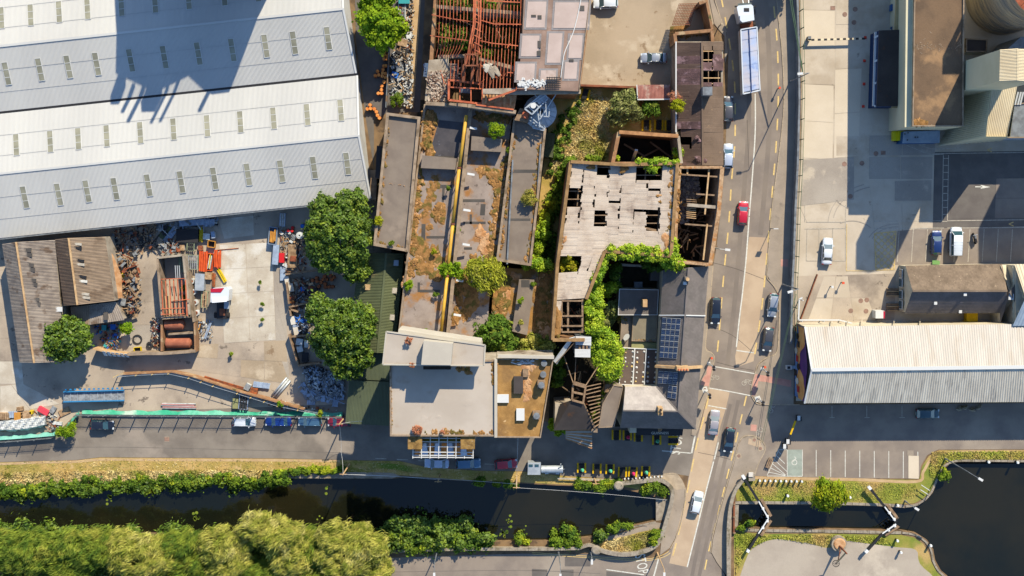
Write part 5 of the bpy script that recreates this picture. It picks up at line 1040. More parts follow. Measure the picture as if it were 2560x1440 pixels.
# ---------------- corner pub and its outbuildings ----------------
pb=thing('corner_pub','slate-roofed corner pub with solar panels, chimneys and black fascia','pub',tuple(G(1690,900,0)))
he,hr=7.8,10.4
A1,A2,A3,A4=G(1657,676,he),G(1721,669,hr),G(1695,1028,hr),G(1642,966,he)
B2,B3=G(1772,666,he),G(1739,1073,he);H1=G(1563,967,he);H2=G(1558,1026,hr);H3=G(1550,1069,he)
def cutv(p,q,t):return p.lerp(q,t)
for (a_,b_,c_,d_),m_,nu,nv in (((A1,A2,A3,A4),M_slate,12,80),((A2,B2,B3,A3),M_slate,10,84),((H1,A4,A3,H2),M_slatel,24,14),((H2,A3,B3,H3),M_slate,34,12)):
 MB().slab(a_,b_,c_,d_,.15).build('roof_slope',m_,pb);tiles(pb,(a_,b_,c_,d_),nu,nv,m_,tilt=.03)
MB().prism([Vector((p.x,p.y,he-.2))for p in (G(1659,678,he),G(1770,668,he),G(1737,1071,he),G(1552,1067,he),G(1565,970,he),G(1644,968,he))],0,he-.2).build('wall',M_render,pb)
for a_,b_ in ((A2,A3),(A3,A4),(A3,B3),(A3,H2)):MB().beam(a_+Vector((0,0,.1)),b_+Vector((0,0,.1)),.22,.12).build('ridge_tiles',M_slate,pb)
def onw(x,y,l=0.0):return onpl(x,y,A1,A2,A3,l)
def one(x,y,l=0.0):return onpl(x,y,A2,B2,B3,l)
def solar(quad,nu,nv,skip=()):
 for i in range(nu):
  for j in range(nv):
   if (i,j)in skip:continue
   def pt(u,v):a_=lp(quad[0],quad[1],u);b_=lp(quad[3],quad[2],u);return onw(*lp(a_,b_,v),.16)
   e=.04/1;P=[pt((i+.05)/nu,(j+.04)/nv),pt((i+.95)/nu,(j+.04)/nv),pt((i+.95)/nu,(j+.96)/nv),pt((i+.05)/nu,(j+.96)/nv)]
   f=MB().slab(*P,.05).build('solar_panel',M_frame,pb);c0_=sum(P,Vector())/4
   for k in range(3):
    u0,u1=.04+.32*k,.30+.32*k+.02
    q=[P[0].lerp(P[3],u0),P[1].lerp(P[2],u0),P[1].lerp(P[2],u1),P[0].lerp(P[3],u1)];q=[c0_+(v-c0_)*.97+Vector((0,0,.02))for v in q]
    MB().slab(*q,.012).build('solar_cell',MSOL,f)
MSOL=mat('solar_cell_blue',(46,62,92),(50,52,66),.6,rough=.25,spec=.5,speck=.1)
solar([(1657,793),(1704,796),(1693,897),(1649,894)],4,7);solar([(1648,927),(1697,930),(1694,962),(1645,958)],4,2,[(0,1),(1,1)]*0);solar([(1672,963),(1694,966),(1691,998),(1668,994)],2,2)
for a_,b_ in ((onw(1649,788,.2),onw(1712,788,.2)),(one(1712,788,.2),one(1761,789,.2))):MB().beam(a_,b_,.18,.14).build('party_line',M_frame,pb)
for a_,b_ in ((onw(1642,915,.3),onw(1706,919,.3)),(one(1706,919,.3),one(1750,916,.3))):MB().beam(a_,b_,.42,.7).build('party_parapet',M_timbl,pb)
p=onw(1701,919,0);ch=MB().box(p.x+.2,p.y,p.z-.4,2.0,.7,1.9).build('chimney_stack',M_timbl,pb)
for k in range(4):MB().cyl((p.x-.5+k*.45,p.y-.1,p.z+1.4),(p.x-.5+k*.45,p.y-.1,p.z+2.0),.16,.13,10).build('chimney_pot',M_rust,ch)
p=G(1650,1027,11);ch=MB().box(p.x,p.y,9.8,.75,1.3,2.0).build('chimney_stack',M_timbl,pb)
for k in (-.3,.3):MB().cyl((p.x,p.y+k,11.8),(p.x,p.y+k,12.1),.2,n=10).build('chimney_pot',M_dark,ch)
p=onw(1716,697,0);ch=MB().box(p.x,p.y,p.z-.3,.8,.8,1.2).build('chimney_stack',M_slate,pb);MB().cyl((p.x,p.y,p.z+.9),(p.x,p.y,p.z+1.4),.3,n=12).build('chimney_pot',M_timbl,ch);MB().box(p.x-.3,p.y-.7,p.z-.2,.5,.5,.8).build('roof_vent',M_frame,pb)
fa=MB().prism(GP([(1592,1071),(1708,1073),(1706,1089),(1591,1088)],3.4),3.0,3.4).build('fascia',M_black,pb);MB().prism(GP(rect(1574,1069,1591,1082),3.6),0,3.6).build('porch',M_render,pb)
text('GUINNESS',1650,1083,3.42,.62,0.0,M_white,fa,1.0)
mb=MB();c_=G(1650,1076,3.43)
for k in range(5):mb.beam(c_+Vector((-.3+k*.13,-.3+k*.05,0)),c_+Vector((-.22+k*.13,.3-k*.04,0)),.05,.02)
mb.beam(c_+Vector((-.34,.32,0)),c_+Vector((.36,.2,0)),.09,.02);mb.beam(c_+Vector((-.34,.32,0)),c_+Vector((-.1,-.34,0)),.09,.02);mb.beam(c_+Vector((.36,.2,0)),c_+Vector((-.1,-.34,0)),.07,.02);mb.build('harp_emblem',M_timbl,fa)
k1,r=flat('pub_rear_block','dark flat-roofed rear block of the pub with one tall chimney',[(1548,722),(1647,724),(1644,788),(1545,788)],4.6,M_slate,M_render,.12,1.6,mcope=M_frame)
p=G(1612,758,6.5);ch=MB().box(p.x,p.y,4.6,.75,1.2,2.4).build('chimney_stack',M_timbl,k1)
k2,r=flat('pub_kitchen','flat beige felt kitchen roof behind the pub',[(1583,788),(1644,788),(1641,854),(1579,853)],4.2,mat('olive_felt',(150,136,112),(138,124,102),.4,speck=.06),M_render,.12,1.6);mosstrail(k2,4.2,[(1582,850),(1636,851)],3,16,t=.05)
flat('pub_side_store','narrow grey felt store beside the pub kitchen',[(1554,790),(1583,788),(1579,870),(1549,872)],3.4,M_felt,M_render,.1,1.4)
flat('olive_roof_lean_to','olive green lean-to roof below the pub kitchen',[(1580,854),(1644,857),(1642,874),(1578,872)],3.9,mat('olive_sheet',(160,154,104),(148,142,94),.5),M_render,.0)
dr,r=flat('dotted_roof_extension','dark roof with two white strips and rows of small domed lights',[(1556,869),(1647,873),(1640,965),(1547,962)],4.4,mat('dark_brown_membrane',(112,94,82),(104,86,76),.4),M_render,.15,2,mcope=M_frame)
for x in (1587,1616):MB().prism(GP([(x-1.5,872),(x+1.5,872),(x-3.5,963),(x-6.5,963)],4.62),4.4,4.62).build('white_strip',M_frame,dr)
dome=None
for i in range(6):
 for j in range(7):
  if random.random()<.12:continue
  x=1565+i*14.4+(3 if i%2 else 0)-j*.6+random.uniform(-1,1);y=881+j*12.4+random.uniform(-2,2);p=G(x,y,4.4)
  MB().cyl(p,p+Vector((0,0,.14)),random.uniform(.14,.24),.08,8).build('dome_light',M_frame if (i+j)%4 else M_yellow,dr)
sd=thing('satellite_dish','white satellite dish on the grey store beside the kitchen','dish',tuple(G(1568,848,3.4)));p=G(1570,846,4.3);MB().cyl(p,p+Vector((-.3,.25,.25)),.15,.65,16,cap=True).build('dish',M_frame,sd);MB().cyl(G(1570,847,3.4),p,.06,n=6).build('mast',M_steeld,sd)
yd=thing('yard_enclosure','deep shaded rear yard walls between ivy hedge and pub','yard',tuple(G(1600,690,0)))
for pts in ([(1545,722),(1550,660)],[(1550,662),(1656,668)]):strip(MB(),pts,6,0,3.6).build('wall',M_rend2,yd)
MB().prism(GP([(1628,672),(1655,674),(1652,702),(1626,702)],3.0),0,3.0).build('shed_roof',M_slate,yd);p=G(1596,712,2);MB().box(p.x,p.y,0,1.4,1.0,2).build('oil_tank',M_steeld,yd)
# ---------------- X: burnt cottage ruin between ruins and pub ----------------
x_=thing('collapsed_cottage','collapsed cottage with bare rafters and a dark hipped roof remnant','ruin',tuple(G(1450,1030,0)))
MB().add([G(1430,1000,9.00),G(1458,1007,9.00),G(1488,1073,7.20),G(1384,1076,7.20)],[(3,2,1,0)]).build('hipped_roof',M_blackf,x_);MB().add([G(1430,1000,9.00),G(1384,1076,7.20),G(1400,1010,7.20)],[(0,2,1)]).build('hipped_roof',M_blackf,x_)
MB().prism(GP([(1388,1010),(1428,1008),(1486,1072),(1386,1074)],7.00),0,6.90).build('wall',M_rend2,x_)
for k in range(12):y=962+k*9;z=8.80;MB().beam(G(1459+k*2.5,y+6,z),G(1502-k*.3,y-2+random.uniform(-2,2),7.60),.13,.2).build('rafter',M_timber,x_)
for pts,h0 in (([(1433,957),(1464,966)],9.40),([(1433,957),(1430,1000)],9.00),([(1464,966),(1458,1006)],9.00),([(1430,1000),(1459,1008)],9.10),([(1432,980),(1460,986)],8.90),([(1459,1008),(1489,1074)],8.20)):MB().beam(G(*pts[0],h0),G(*pts[1],h0 if pts[1][1]!=1074 else 7.40),.32 if pts[0][1]!=957 or pts[1][0]!=1464 else .6,.3).build('ridge_beam',M_timber,x_)
for a_,b_,z0,z1 in (((1410,890),(1433,957),8,9.40),((1507,897),(1464,964),8,9.40),((1440,888),(1437,952),7,9.10),((1405,966),(1424,980),6,8.20),((1498,890),(1497,912),7,6)):MB().beam(G(*a_,z0),G(*b_,z1),.15,.15).build('prop_pole',M_timber,x_)
for k in range(40):x,y=random.uniform(1438,1500),random.uniform(925,1060);MB().beam(G(x,y,random.uniform(1,4)),G(x+random.gauss(0,12),y+random.gauss(0,12),random.uniform(1,5)),random.uniform(.1,.25),.12).build('fallen_beam',(M_timber,M_timbl,M_rustd)[k%3],x_)
for k in range(9):MB().beam(G(1414,1077+k*2.4,6.40-k*.2),G(1480,1074+k*5.80,6.40-k*.2),.24,.08).build('awning_slat',M_pier if k%2 else M_mossl,x_)
MB().prism(GP([(1480,1072),(1494,1072),(1494,1082),(1478,1080)],7.50),0,7.50).build('gable_end',M_cope,x_)
flat('slate_grey_flat','tapering grey flat roof wedged between cottage ruin and pub',[(1534,963),(1558,967),(1536,1068),(1496,1070),(1506,1010)],7.60,M_felt,M_rend2,.12,1.5)
MB().prism(GP([(1510,955),(1533,955),(1528,975),(1508,975)],4),6.40,4).build('brown_panel',M_timber,x_)
tk=thing('slatted_white_housing','white slatted housing with an open middle beside the round ivy mound','housing',tuple(G(1457,865,0)))
MB().prism(GP([(1439,840),(1478,842),(1476,890),(1437,888)],10.6),0,10.4).build('housing_wall',M_steeld,tk)
for k in range(6):MB().beam(G(1439,842+k*3.6,10.8),G(1478,844+k*3.6,10.8),.2,.08).build('slat',M_frame,tk);MB().beam(G(1437,874+k*3.4,10.8),G(1476,875+k*3.4,10.8),.2,.08).build('slat',M_frame,tk)
for x in (1449,1458,1467):MB().box(*G(x,869,10.4),.3,.9,.35).build('slot_bar',M_timber,tk)
wp=thing('fallen_white_panel','long white roof panel slid down between the ruins','panel',tuple(G(1410,878,6)));MB().slab(G(1424,846,11.4),G(1438,842,11.2),G(1392,911,9.6),G(1384,903,9.8),.1).build('panel',M_frame,wp);MB().beam(G(1436,856,11.3),G(1390,908,9.8),.12,.12).build('rib',M_timber,wp)
for x,y,r_,l,w_ in ((1370,895,.05,2.2,.6),(1340,862,.4,1.5,1.2),(1318,880,1.0,.3,1.6)):
 p=G(x,y,5.4);pn=thing('loose_panel',{1370:'cream block lying at the corner of the moss-brown roof',1340:'square white panel dumped on the mossy southern range',1318:'thin white board leaning near the weeds'}[x],'panel',tuple(p));MB().box(p.x,p.y,5.3,l,w_,.15,r_).build('board',M_pier,pn)
# ---------------- left sheds ----------------
def shed(name,label,q,rd,he,hr,m1,m2,n,holes=(),wall=M_rend2):
 a_,b_,c_,d_=GP(q,he);u1,u2=GP(rd,hr);t=thing(name,label,'shed',tuple((a_+c_)/2*Vector((1,1,0))if 0 else (((a_+c_)/2).x,((a_+c_)/2).y,0)))
 shell(t,a_,d_,c_,b_,(u1 if 0 else u1),u2,he,hr,wall)if 0 else None
 MB().prism([Vector((p.x,p.y,he-.2))for p in (a_,b_,c_,d_)],0,he-.2).build('wall',wall,t)
 sheets(t,[a_,u1,u2,d_],1,n,4,m1,holes,.09,.01);sheets(t,[u1,b_,c_,u2],2,n,4,m2,holes,.09,.01)
 MB().beam(u1+Vector((0,0,.12)),u2+Vector((0,0,.12)),.3,.12).build('ridge_cap',M_timbl,t);return t,(a_,b_,c_,d_,u1,u2)
s1,Q1=shed('asbestos_shed','long grey-brown corrugated shed at the left edge',[(6,610),(137,600),(162,905),(50,906)],[(41,605),(86,907)],5.0,6.8,[M_asb],[M_asb],22)
for x,y in ((68,625),(70,637),(74,662),(77,674),(80,700),(83,711),(88,748),(91,760)):p=onpl(x,y,Q1[4],Q1[1],Q1[2],.1);MB().box(p.x,p.y,p.z-.05,1.4,.65,.14,-.1).build('rooflight',M_asphd,s1)
p=onpl(145,773,Q1[4],Q1[1],Q1[2],.1);MB().box(p.x,p.y,p.z-.05,1.5,.8,.12,0).build('white_sheet',M_frame,s1)
s2,Q2=shed('asbestos_shed','brown corrugated shed with small dark roof openings',[(138,598),(262,592),(286,752),(160,764)],[(172,595),(194,762)],5.2,7.0,[M_tar3],[M_asb2],12)
for x,y,m_ in ((194,610,M_whitew),(194,620,M_black),(200,651,M_black),(201,661,M_whitew),(206,692,M_black),(208,703,M_white),(213,735,M_whitew),(215,744,M_whitew)):p=onpl(x,y,Q2[4],Q2[1],Q2[2],.1);MB().box(p.x,p.y,p.z-.05,1.4,.42,.14,-.1).build('rooflight',m_,s2)
q=[(266,614),(288,748),(306,744),(304,690),(284,640)];sw=sheet('side_roof',q,3.2,M_mossl,s2)
s3=thing('low_corrugated_shed','low corrugated shed half shaded south of the brown shed','shed',tuple(G(245,785,0)))
P=[G(176,768,3.4),G(225,762,4.2),G(290,754,3.4),G(311,800,3.2),G(222,812,4.0),G(180,806,3.4)]
MB().prism(GP([(178,768),(288,756),(306,798),(182,804)],3),0,3).build('wall',M_rend2,s3);MB().corr(P[0],P[1],P[4],P[5],10,.05).build('roof_slope',M_asb2,s3);MB().corr(P[1],P[2],P[3],P[4],16,.05).build('roof_slope',M_asb,s3);MB().box(*G(265,790,3.9),.7,1.3,.2).build('rooflight',M_asphd,s3)
# ---------------- compound with tanks ----------------
cp=thing('walled_compound','narrow walled compound with rusty rails over its open top','compound',tuple(G(435,740,0)))
for pts,w_,z,m_ in (([(393,646),(399,720),(406,794)],6,3.2,M_cope),([(392,645),(455,638)],5,3.2,M_rend2),([(458,640),(464,700),(474,792)],5,3.0,M_rend2),([(468,680),(484,805)],5,2.4,M_cope),([(405,796),(476,790)],6,3.0,M_cope),([(404,800),(404,878)],5,2.2,M_brick),([(486,806),(488,880)],4,2.2,M_brick),([(420,836),(482,832)],4,2.2,M_cope),([(318,886),(360,884),(410,884),(488,878)],7,2.6,M_cope),([(232,872),(285,884),(320,887)],4,2.4,M_timbl)):
 strip(MB(),pts,w_,0,z).build('wall',m_,cp)
for k in range(7):MB().beam(G(404+k*10,698+k*.2,3.3),G(408+k*10,790,3.3),.16,.18).build('rusty_rail',M_rust,cp)
for y in (698,772,786):MB().beam(G(402,y,3.5),G(462,y-2,3.5),.12,.12).build('rusty_rail',M_rust,cp)
MB().beam(G(432,752,3.6),G(474,748,3.6),.12,.12).build('rusty_rail',M_rust,cp);MB().slab(G(404,740,1.5),G(424,740,1.5),G(426,790,1.5),G(404,792,1.5)).build('pale_deck',M_path,cp)
for k in range(3):MB().beam(G(438+k*5,664,3.1),G(440+k*5,696,2.6),.1,.1).build('ladder',M_frame,cp)
tnk=mat('rust_red_tank',(186,110,78),(160,90,64),.8,speck=.12)
for (x,y,l),lab in zip(((436,811,3.0),(446,857,4.0)),('upper rust-red cylindrical tank in the walled compound','lower longer rust-red cylindrical tank in the walled compound')):
 t=thing('storage_tank',lab,'tank',tuple(G(x,y,0)),0,'rust-red tanks');c_=G(x,y,1.3)
 MB().cyl(c_-Vector((l/2,0,0)),c_+Vector((l/2,0,0)),.88,n=20).build('tank_body',tnk,t,smooth=False)
 for s_ in (-1,1):MB().cyl(c_+Vector((s_*l/2,0,0)),c_+Vector((s_*(l/2+.25),0,0)),.86,.4,20).build('tank_end',tnk,t)
 for s_ in (-.6,.6):MB().box(c_.x+s_*l/2,c_.y,0,.25,1.5,.6).build('cradle',M_rustd,t)
# ---------------- fences ----------------
M_gmesh=mat('green_mesh',(40,160,120),(120,190,160),.3,c3=(180,196,176),s3=.25,t3=.62,rough=.7,speck=.15)
def fence(name,label,pts,h,m,step=2.6,pick=0.0,panel=None,post=M_steeld,post_h=0.3):
 c_=G(*pts[len(pts)//2],0);t=thing(name,label,'fence',tuple(c_));W_=[G(*p,0)for p in pts]
 for i in range(len(W_)-1):
  a_,b_=W_[i],W_[i+1];n=max(1,round((b_-a_).length/step))
  for k in range(n):
   p0,p1=a_.lerp(b_,k/n),a_.lerp(b_,(k+1)/n)
   MB().box(p0.x,p0.y,0,.12,.12,h+post_h).build('post',post,t)
   if pick:
    mb=MB();q=max(2,int((p1-p0).length/pick))
    for j in range(q):v=p0.lerp(p1,(j+.5)/q);mb.box(v.x,v.y,.1,.05,.03,h-.1,math.atan2(p1.y-p0.y,p1.x-p0.x))
    for z in (.35,h-.35):mb.beam(p0+Vector((0,0,z)),p1+Vector((0,0,z)),.05,.07)
    mb.build('picket_panel',m,t)
   elif panel:
    for z in (h,.15,h*.5):MB().beam(p0+Vector((0,0,z)),p1+Vector((0,0,z)),.06,.06).build('rail',m,t)
    if panel=='solid':
     mb=MB();mb.beam(p0+Vector((0,0,h/2)),p1+Vector((0,0,h/2)),.05,h);mb.build('panel',m,t)
 return t
fence('green_mesh_fence','green mesh-covered palisade fence along the quay road',[(198,1034),(560,1037),(858,1039)],2.3,M_steeld,2.5,.2)
gs=thing('green_screen_sheet','bright green windbreak cloth lying over the fence top beside the quay road','screen',tuple(G(560,1030,0)))
def cloth(par,pts,w,z0,z1,m,nm):
 P=bez(pts,10);mb=MB()
 for i in range(len(P)-1):
  a_,b_=P[i],P[i+1];w0,w1=[w*(1+.25*math.sin(j*1.3)+random.uniform(-.1,.1))for j in (i,i+1)]
  mb.slab(G(a_[0],a_[1]-w0,z0),G(b_[0],b_[1]-w1,z0),G(b_[0],b_[1]+1,z1),G(a_[0],a_[1]+1,z1),.03)
 mb.build(nm,m,par)
cloth(gs,[(205,1034),(330,1036),(470,1036),(600,1037),(740,1038),(856,1040)],9,.1,.7,M_gmesh,'cloth')
fence('green_mesh_fence','short green-screened fence bending round the tarpaulin stack',[(-120,1112),(0,1101),(60,1097),(140,1090)],2.3,M_steeld,2.5,.17);cloth(gs,[(-60,1104),(0,1099),(70,1094),(140,1088)],8,.1,1.3,mat('pale_green_cloth',(140,200,180),(110,180,160),.4),'cloth')
cloth(gs,[(160,1078),(178,1056),(198,1034)],7,.1,1.4,M_gmesh,'cloth')
fence('chain_link_fence','post and rail mesh fence bending across the works yard',[(296,938),(350,934),(430,930),(480,941),(540,961),(600,979),(700,1010),(800,1030)],2.2,M_steel,2.9,0,'rails',M_yellow)
yw=thing('retaining_wall','low rubble retaining wall under the works yard fence','wall',tuple(G(560,965,0)));strip(MB(),[(300,936),(430,930),(480,941),(600,980),(760,1024)],3,0,1.9).build('wall_body',M_brick,yw)
fw=thing('roadside_wall','long grey wall topped with green rails between footpath and freight yard','wall',tuple(G(1998,500,0)))
WP=[(1992,-200),(1994,0),(1998,120),(1999,250),(1995,400),(1989,520),(1985,640),(1981,720),(1978,860)]
for i in range(len(WP)-1):strip(MB(),[WP[i],WP[i+1]],5,0,2.3).build('wall_section',M_steeld,fw)
MGR=mat('green_rail',(96,120,84),(80,100,72),.5)
fence('green_rail_fence','green railing standing on the roadside wall',[(1994,-60),(1999,120),(2000,250),(1996,400),(1990,520),(1986,640),(1982,720),(1979,860)],3.1,MGR,3.0,0,'rails',MGR,.1)
# ---------------- parapet walls of the canal ----------------
def wallthing(label,pts,w_,z0,z1,m=M_stone,name='parapet_wall',n=5,cope=True):
 P=bez(pts,n);t=thing(name,label,'wall',tuple(G(*P[len(P)//2],0)))
 for i in range(len(P)-1):
  e=band([P[i],lp(P[i],P[i+1],.985)],w_);MB().prism(GP(e,z1),z0,z1).build('wall_stone',m,t)
  if cope:e=band([P[i],lp(P[i],P[i+1],.97)],w_+1.6);MB().prism(GP(e,z1+.14),z1,z1+.14).build('coping_stone',M_cope if m!=M_stone else M_stone,t)
 return t
wallthing('curved stone parapet sweeping round the west side of the bridge',[(1546,1210),(1600,1204),(1640,1200),(1664,1206),(1680,1224),(1680,1250),(1668,1295),(1654,1340),(1638,1366),(1600,1382),(1560,1387),(1520,1382),(1490,1372)],8,-1.2,1.1)
wallthing('stone parapet curving down the lock side of the bridge',[(1860,1198),(1840,1224),(1828,1260),(1822,1310),(1821,1380),(1822,1460)],7,-1.2,1.1)
wallthing('low stone wall along the south bank road',[(975,1379),(1100,1374),(1240,1373),(1370,1373),(1450,1371)],6,-.5,1.0)
wallthing('short stone wall beside the bollards at the bridge end',[(1450,1371),(1470,1364),(1486,1366)],5,-.5,1.0)
for (x,y),l in zip(((1545,1210),(1489,1370)),('round stone pier ending the parapet by the quay','round stone pier ending the parapet by the south road')):t=thing('stone_pier',l,'pier',tuple(G(x,y,0)));c_=G(x,y,0);MB().cyl(c_,c_+Vector((0,0,1.3)),.75,n=16).build('pier_drum',M_stone,t);MB().cyl(c_+Vector((0,0,1.3)),c_+Vector((0,0,1.5)),.85,.6,16).build('pier_cap',M_stone,t)
def copings(label,pts,w_=7,z=.14):
 P=bez(pts,6);t=thing('lock_wall' if 'lock' in label else 'quay_edge',label,'wall',tuple(G(*P[len(P)//2],0)))
 L_=[0]
 for i in range(1,len(P)):L_.append(L_[-1]+math.hypot(P[i][0]-P[i-1][0],P[i][1]-P[i-1][1]))
 n=int(L_[-1]/16)
 def at(s):
  for i in range(1,len(P)):
   if L_[i]>=s:return lp(P[i-1],P[i],(s-L_[i-1])/max(1e-6,L_[i]-L_[i-1]))
  return P[-1]
 for k in range(n):
  a_,b_=at(L_[-1]*k/n),at(L_[-1]*(k+.95)/n);zz=z+random.uniform(-.02,.02);MB().prism(GP(band([a_,b_],w_+random.uniform(-.6,.6)),zz),-2.2,zz).build('coping_stone',M_stone,t)
copings('stone coping along the north side of the lock',[(1838,1257),(1930,1257),(2060,1258),(2200,1262),(2262,1266)])
copings('stone coping along the south side of the lock',[(1838,1324),(1930,1327),(2060,1328),(2200,1331),(2254,1332)])
copings('stone edge around the north rim of the basin',[(2264,1266),(2292,1262),(2314,1247),(2329,1230),(2342,1200),(2354,1173),(2372,1158),(2400,1152),(2560,1153),(2700,1154)],5)
copings('stone edge around the south-west rim of the basin',[(2256,1332),(2290,1338),(2314,1354),(2328,1374),(2333,1402),(2347,1428),(2372,1450)],5)
copings('stone edge of the towpath on the north bank',[(712,1194),(800,1194),(900,1194),(980,1194)],4,.1)
copings('stone ledge at the foot of the bridge',[(1508,1338),(1560,1323),(1640,1305)],4,.05)
# ---------------- trees ----------------
def tree2(name,label,lobes,height,m,nleaf,size=.34,base=0.0,group=None,willow=None,cr=.8,cat='tree',aspect=.7,trunk=None,dens=1.0):
 "lobes: (px, py, rx, ry, top) in plan px with crown top height in metres above base"
 hm=base+height*.6;P0=[G(l[0],l[1],base+l[4]*.7)for l in lobes];c=trunk and G(trunk[0],trunk[1],base)or Vector((P0[0].x,P0[0].y,base))
 t=thing(name,label,cat,(c.x,c.y,base),0,group)
 MB().cyl((c.x,c.y,base-.1),(c.x,c.y,base+height*.4),.05+height*.022,.03+height*.012,n=8).build('trunk',BARK,t)
 cl=[]
 tot=sum(l[2]*l[3]for l in lobes)
 for l,p in zip(lobes,P0):
  MB().cyl((c.x,c.y,base+height*.3),(p.x,p.y,base+l[4]*.75),height*.012+.03,.03,n=6).build('limb',BARK,t)
  rx,ry=l[2]/14.5,l[3]/14.5;n=max(8,int(rx*ry*4.5*dens/cr**1.2));crz=l[4]*.42
  cl.append(clumps(p.x,p.y,base+l[4]-crz-cr*.7,max(.2,rx-cr*.55),max(.2,ry-cr*.55),crz,n,cr))
 cl=np.concatenate(cl);P,Nn,S_=cloud(cl,nleaf,size);tg=None
 if willow is not None:tg=np.array([willow[0],willow[1],-.25])+RNG.normal(size=(nleaf,3))*.28+.35*np.sin(P[:,[1,0,2]]*.9)
 leafmesh('crown',P,Nn,S_,m,t,aspect=aspect,tang=tg);return t
tree2('broadleaf_tree','big dark green tree between the warehouse corner and the mill',[(848,588,84,82,11),(872,508,50,36,10),(880,664,48,38,8.5),(806,640,36,40,8),(812,520,36,30,9)],11,M_tree,52000,.24)
tree2('broadleaf_tree','big dark green tree above the beige warehouse green lean-to',[(850,826,84,78,11),(848,818,34,32,11.5),(836,850,40,34,10.5),(870,895,58,54,9),(806,780,44,40,9),(900,800,40,40,9.5)],11,M_treed,50000,.24)
tree2('broadleaf_tree','round glossy green tree beside the asbestos shed',[(166,846,60,50,8),(140,870,40,30,7),(200,840,30,40,7)],8,M_treed,22000,.26)
tree2('lime_green_tree','lime green tree at the top of the drum alley',[(945,52,50,46,9),(955,96,40,30,8),(988,70,28,34,7.5),(930,10,34,30,8),(960,-20,50,34,9)],9,M_lime,24000,.27)
tree2('young_willow','feathery yellow-green tree growing on the mossy mill roof',[(1212,688,44,40,5),(1230,665,20,16,4.2),(1185,668,20,16,4.5)],5,mat('yellow_green_leaf',(196,190,56),(160,166,40),.4,island=.25,trans=.3,c3=(214,204,90),s3=.5,t3=.6),9000,.3,6.8,willow=(.3,-.9),aspect=.3,cr=.8)
tree2('roof_tree','small split-crowned tree straddling the yellow pipe',[(1117,674,18,19,2.8),(1144,672,13,21,2.6)],3,M_lime,3600,.2,7.2,cr=.5)
tree2('leafy_tree','dense mid-green tree at the south end of the mill ranges',[(1230,830,52,42,8.5),(1262,862,38,28,7.5),(1196,812,26,24,7.5),(1210,860,30,26,7)],8.5,M_ivyd,18000,.3)
tree2('grey_green_shrub','spiky grey-green shrub in the derelict yard',[(1560,262,38,34,4.5),(1545,290,26,24,3.6),(1590,288,20,20,3.2),(1570,238,24,18,4)],4.5,mat('grey_green_leaf',(160,158,86),(112,126,62),.5,island=.35,trans=.2,c3=(190,184,116),s3=.9,t3=.58),9000,.28,willow=(.4,.5),aspect=.3,cr=.8,cat='shrub')
tree2('dark_shrub','dark shrub in the shade below the red corrugated shed',[(1630,272,24,22,3)],3,M_ivyd,3000,.26,cat='shrub',cr=.6,willow=(.2,.5),aspect=.3)
tree2('roof_bush','ball-shaped yellow-green bush on the west edge of the brown roof range',[(1695,264,17,16,2.2)],2.2,mat('acid_leaf',(206,200,30),(178,180,24),.5,island=.2,trans=.3),3600,.16,6.0,cat='bush',cr=.4,aspect=.3)
tree2('dry_bush','rust-coloured dry bush above the yellow-green ball bush',[(1690,242,19,13,1.6)],1.6,M_twig,1500,.16,6.0,cat='bush',cr=.4,aspect=.15)
tree2('roof_bush','pale yellow-green bush on the fourth mill range roof',[(1326,496,18,20,1.8)],1.8,mat('pale_yellow_leaf',(196,182,78),(168,156,60),.5,island=.25,trans=.3),2600,.18,8,cat='bush',cr=.5,aspect=.35)
tree2('yellow_green_shrub','yellow-green shrub at the corner of the cottage ruin',[(1396,1066,27,25,4)],4,M_lime,5000,.24,cat='shrub',cr=.6)
tree2('golden_shrub','golden green shrub bursting through the torn hall roof',[(1418,640,18,15,11.4),(1428,662,20,16,11.6),(1410,662,14,18,11.2)],11.4,mat('golden_leaf',(200,184,30),(150,152,26),.6,island=.25,trans=.25,c3=(214,170,60),s3=.6,t3=.6),6000,.22,cat='shrub',cr=.5)
tree2('street_tree','bright green tree on the grass between car park and lock',[(2070,1226,40,36,6),(2052,1246,24,20,5),(2092,1240,26,24,5),(2062,1264,22,14,4)],6,mat('street_tree_leaf',(190,190,30),(130,156,24),.5,island=.3,trans=.3,c3=(214,206,60),s3=.6,t3=.6),8500,.28,willow=(.1,.8),aspect=.35,cr=.8)
tree2('fence_sapling','spiky green sapling leaning over the green fence corner',[(163,1080,24,16,3.2),(178,1068,14,14,2.6)],3.2,M_lime,2200,.26,willow=(.8,.2),aspect=.22,cr=.6)
tree2('yellow_green_bush','small lime bush below the low corrugated shed',[(316,818,17,17,3)],3,M_lime,2400,.2,cat='bush',cr=.5)
tree2('grey_shrub','grey-green bush between the ivy hedge and the pub rear block',[(1526,775,26,26,4.4),(1516,796,20,18,4)],4.4,mat('grey_bush_leaf',(176,172,96),(128,138,66),.6,island=.3,trans=.2),5500,.22,cat='bush',cr=.6)
tree2('reddish_shrub','small reddish-green shrub beside the pub kitchen',[(1562,795,15,15,3.8)],3.8,mat('reddish_leaf',(196,150,70),(140,146,50),1.2,island=.25,trans=.2),2000,.2,cat='bush',cr=.4)
tree2('ivy_ball','round clipped-looking ivy ball above the dark rear yard',[(1522,719,24,18,5.4)],5.4,M_ivy,4600,.2,cat='ivy',cr=.6)
tree2('cottage_shrub','light green shrub at the top of the cottage ruin flat roof',[(1514,990,16,16,5.8)],5.8,M_ivy,2400,.18,cat='shrub',cr=.4)
tree2('roadside_tree','tree just beyond the top edge that shades the road',[(1960,-62,44,34,6)],6,M_tree,5000,.3)
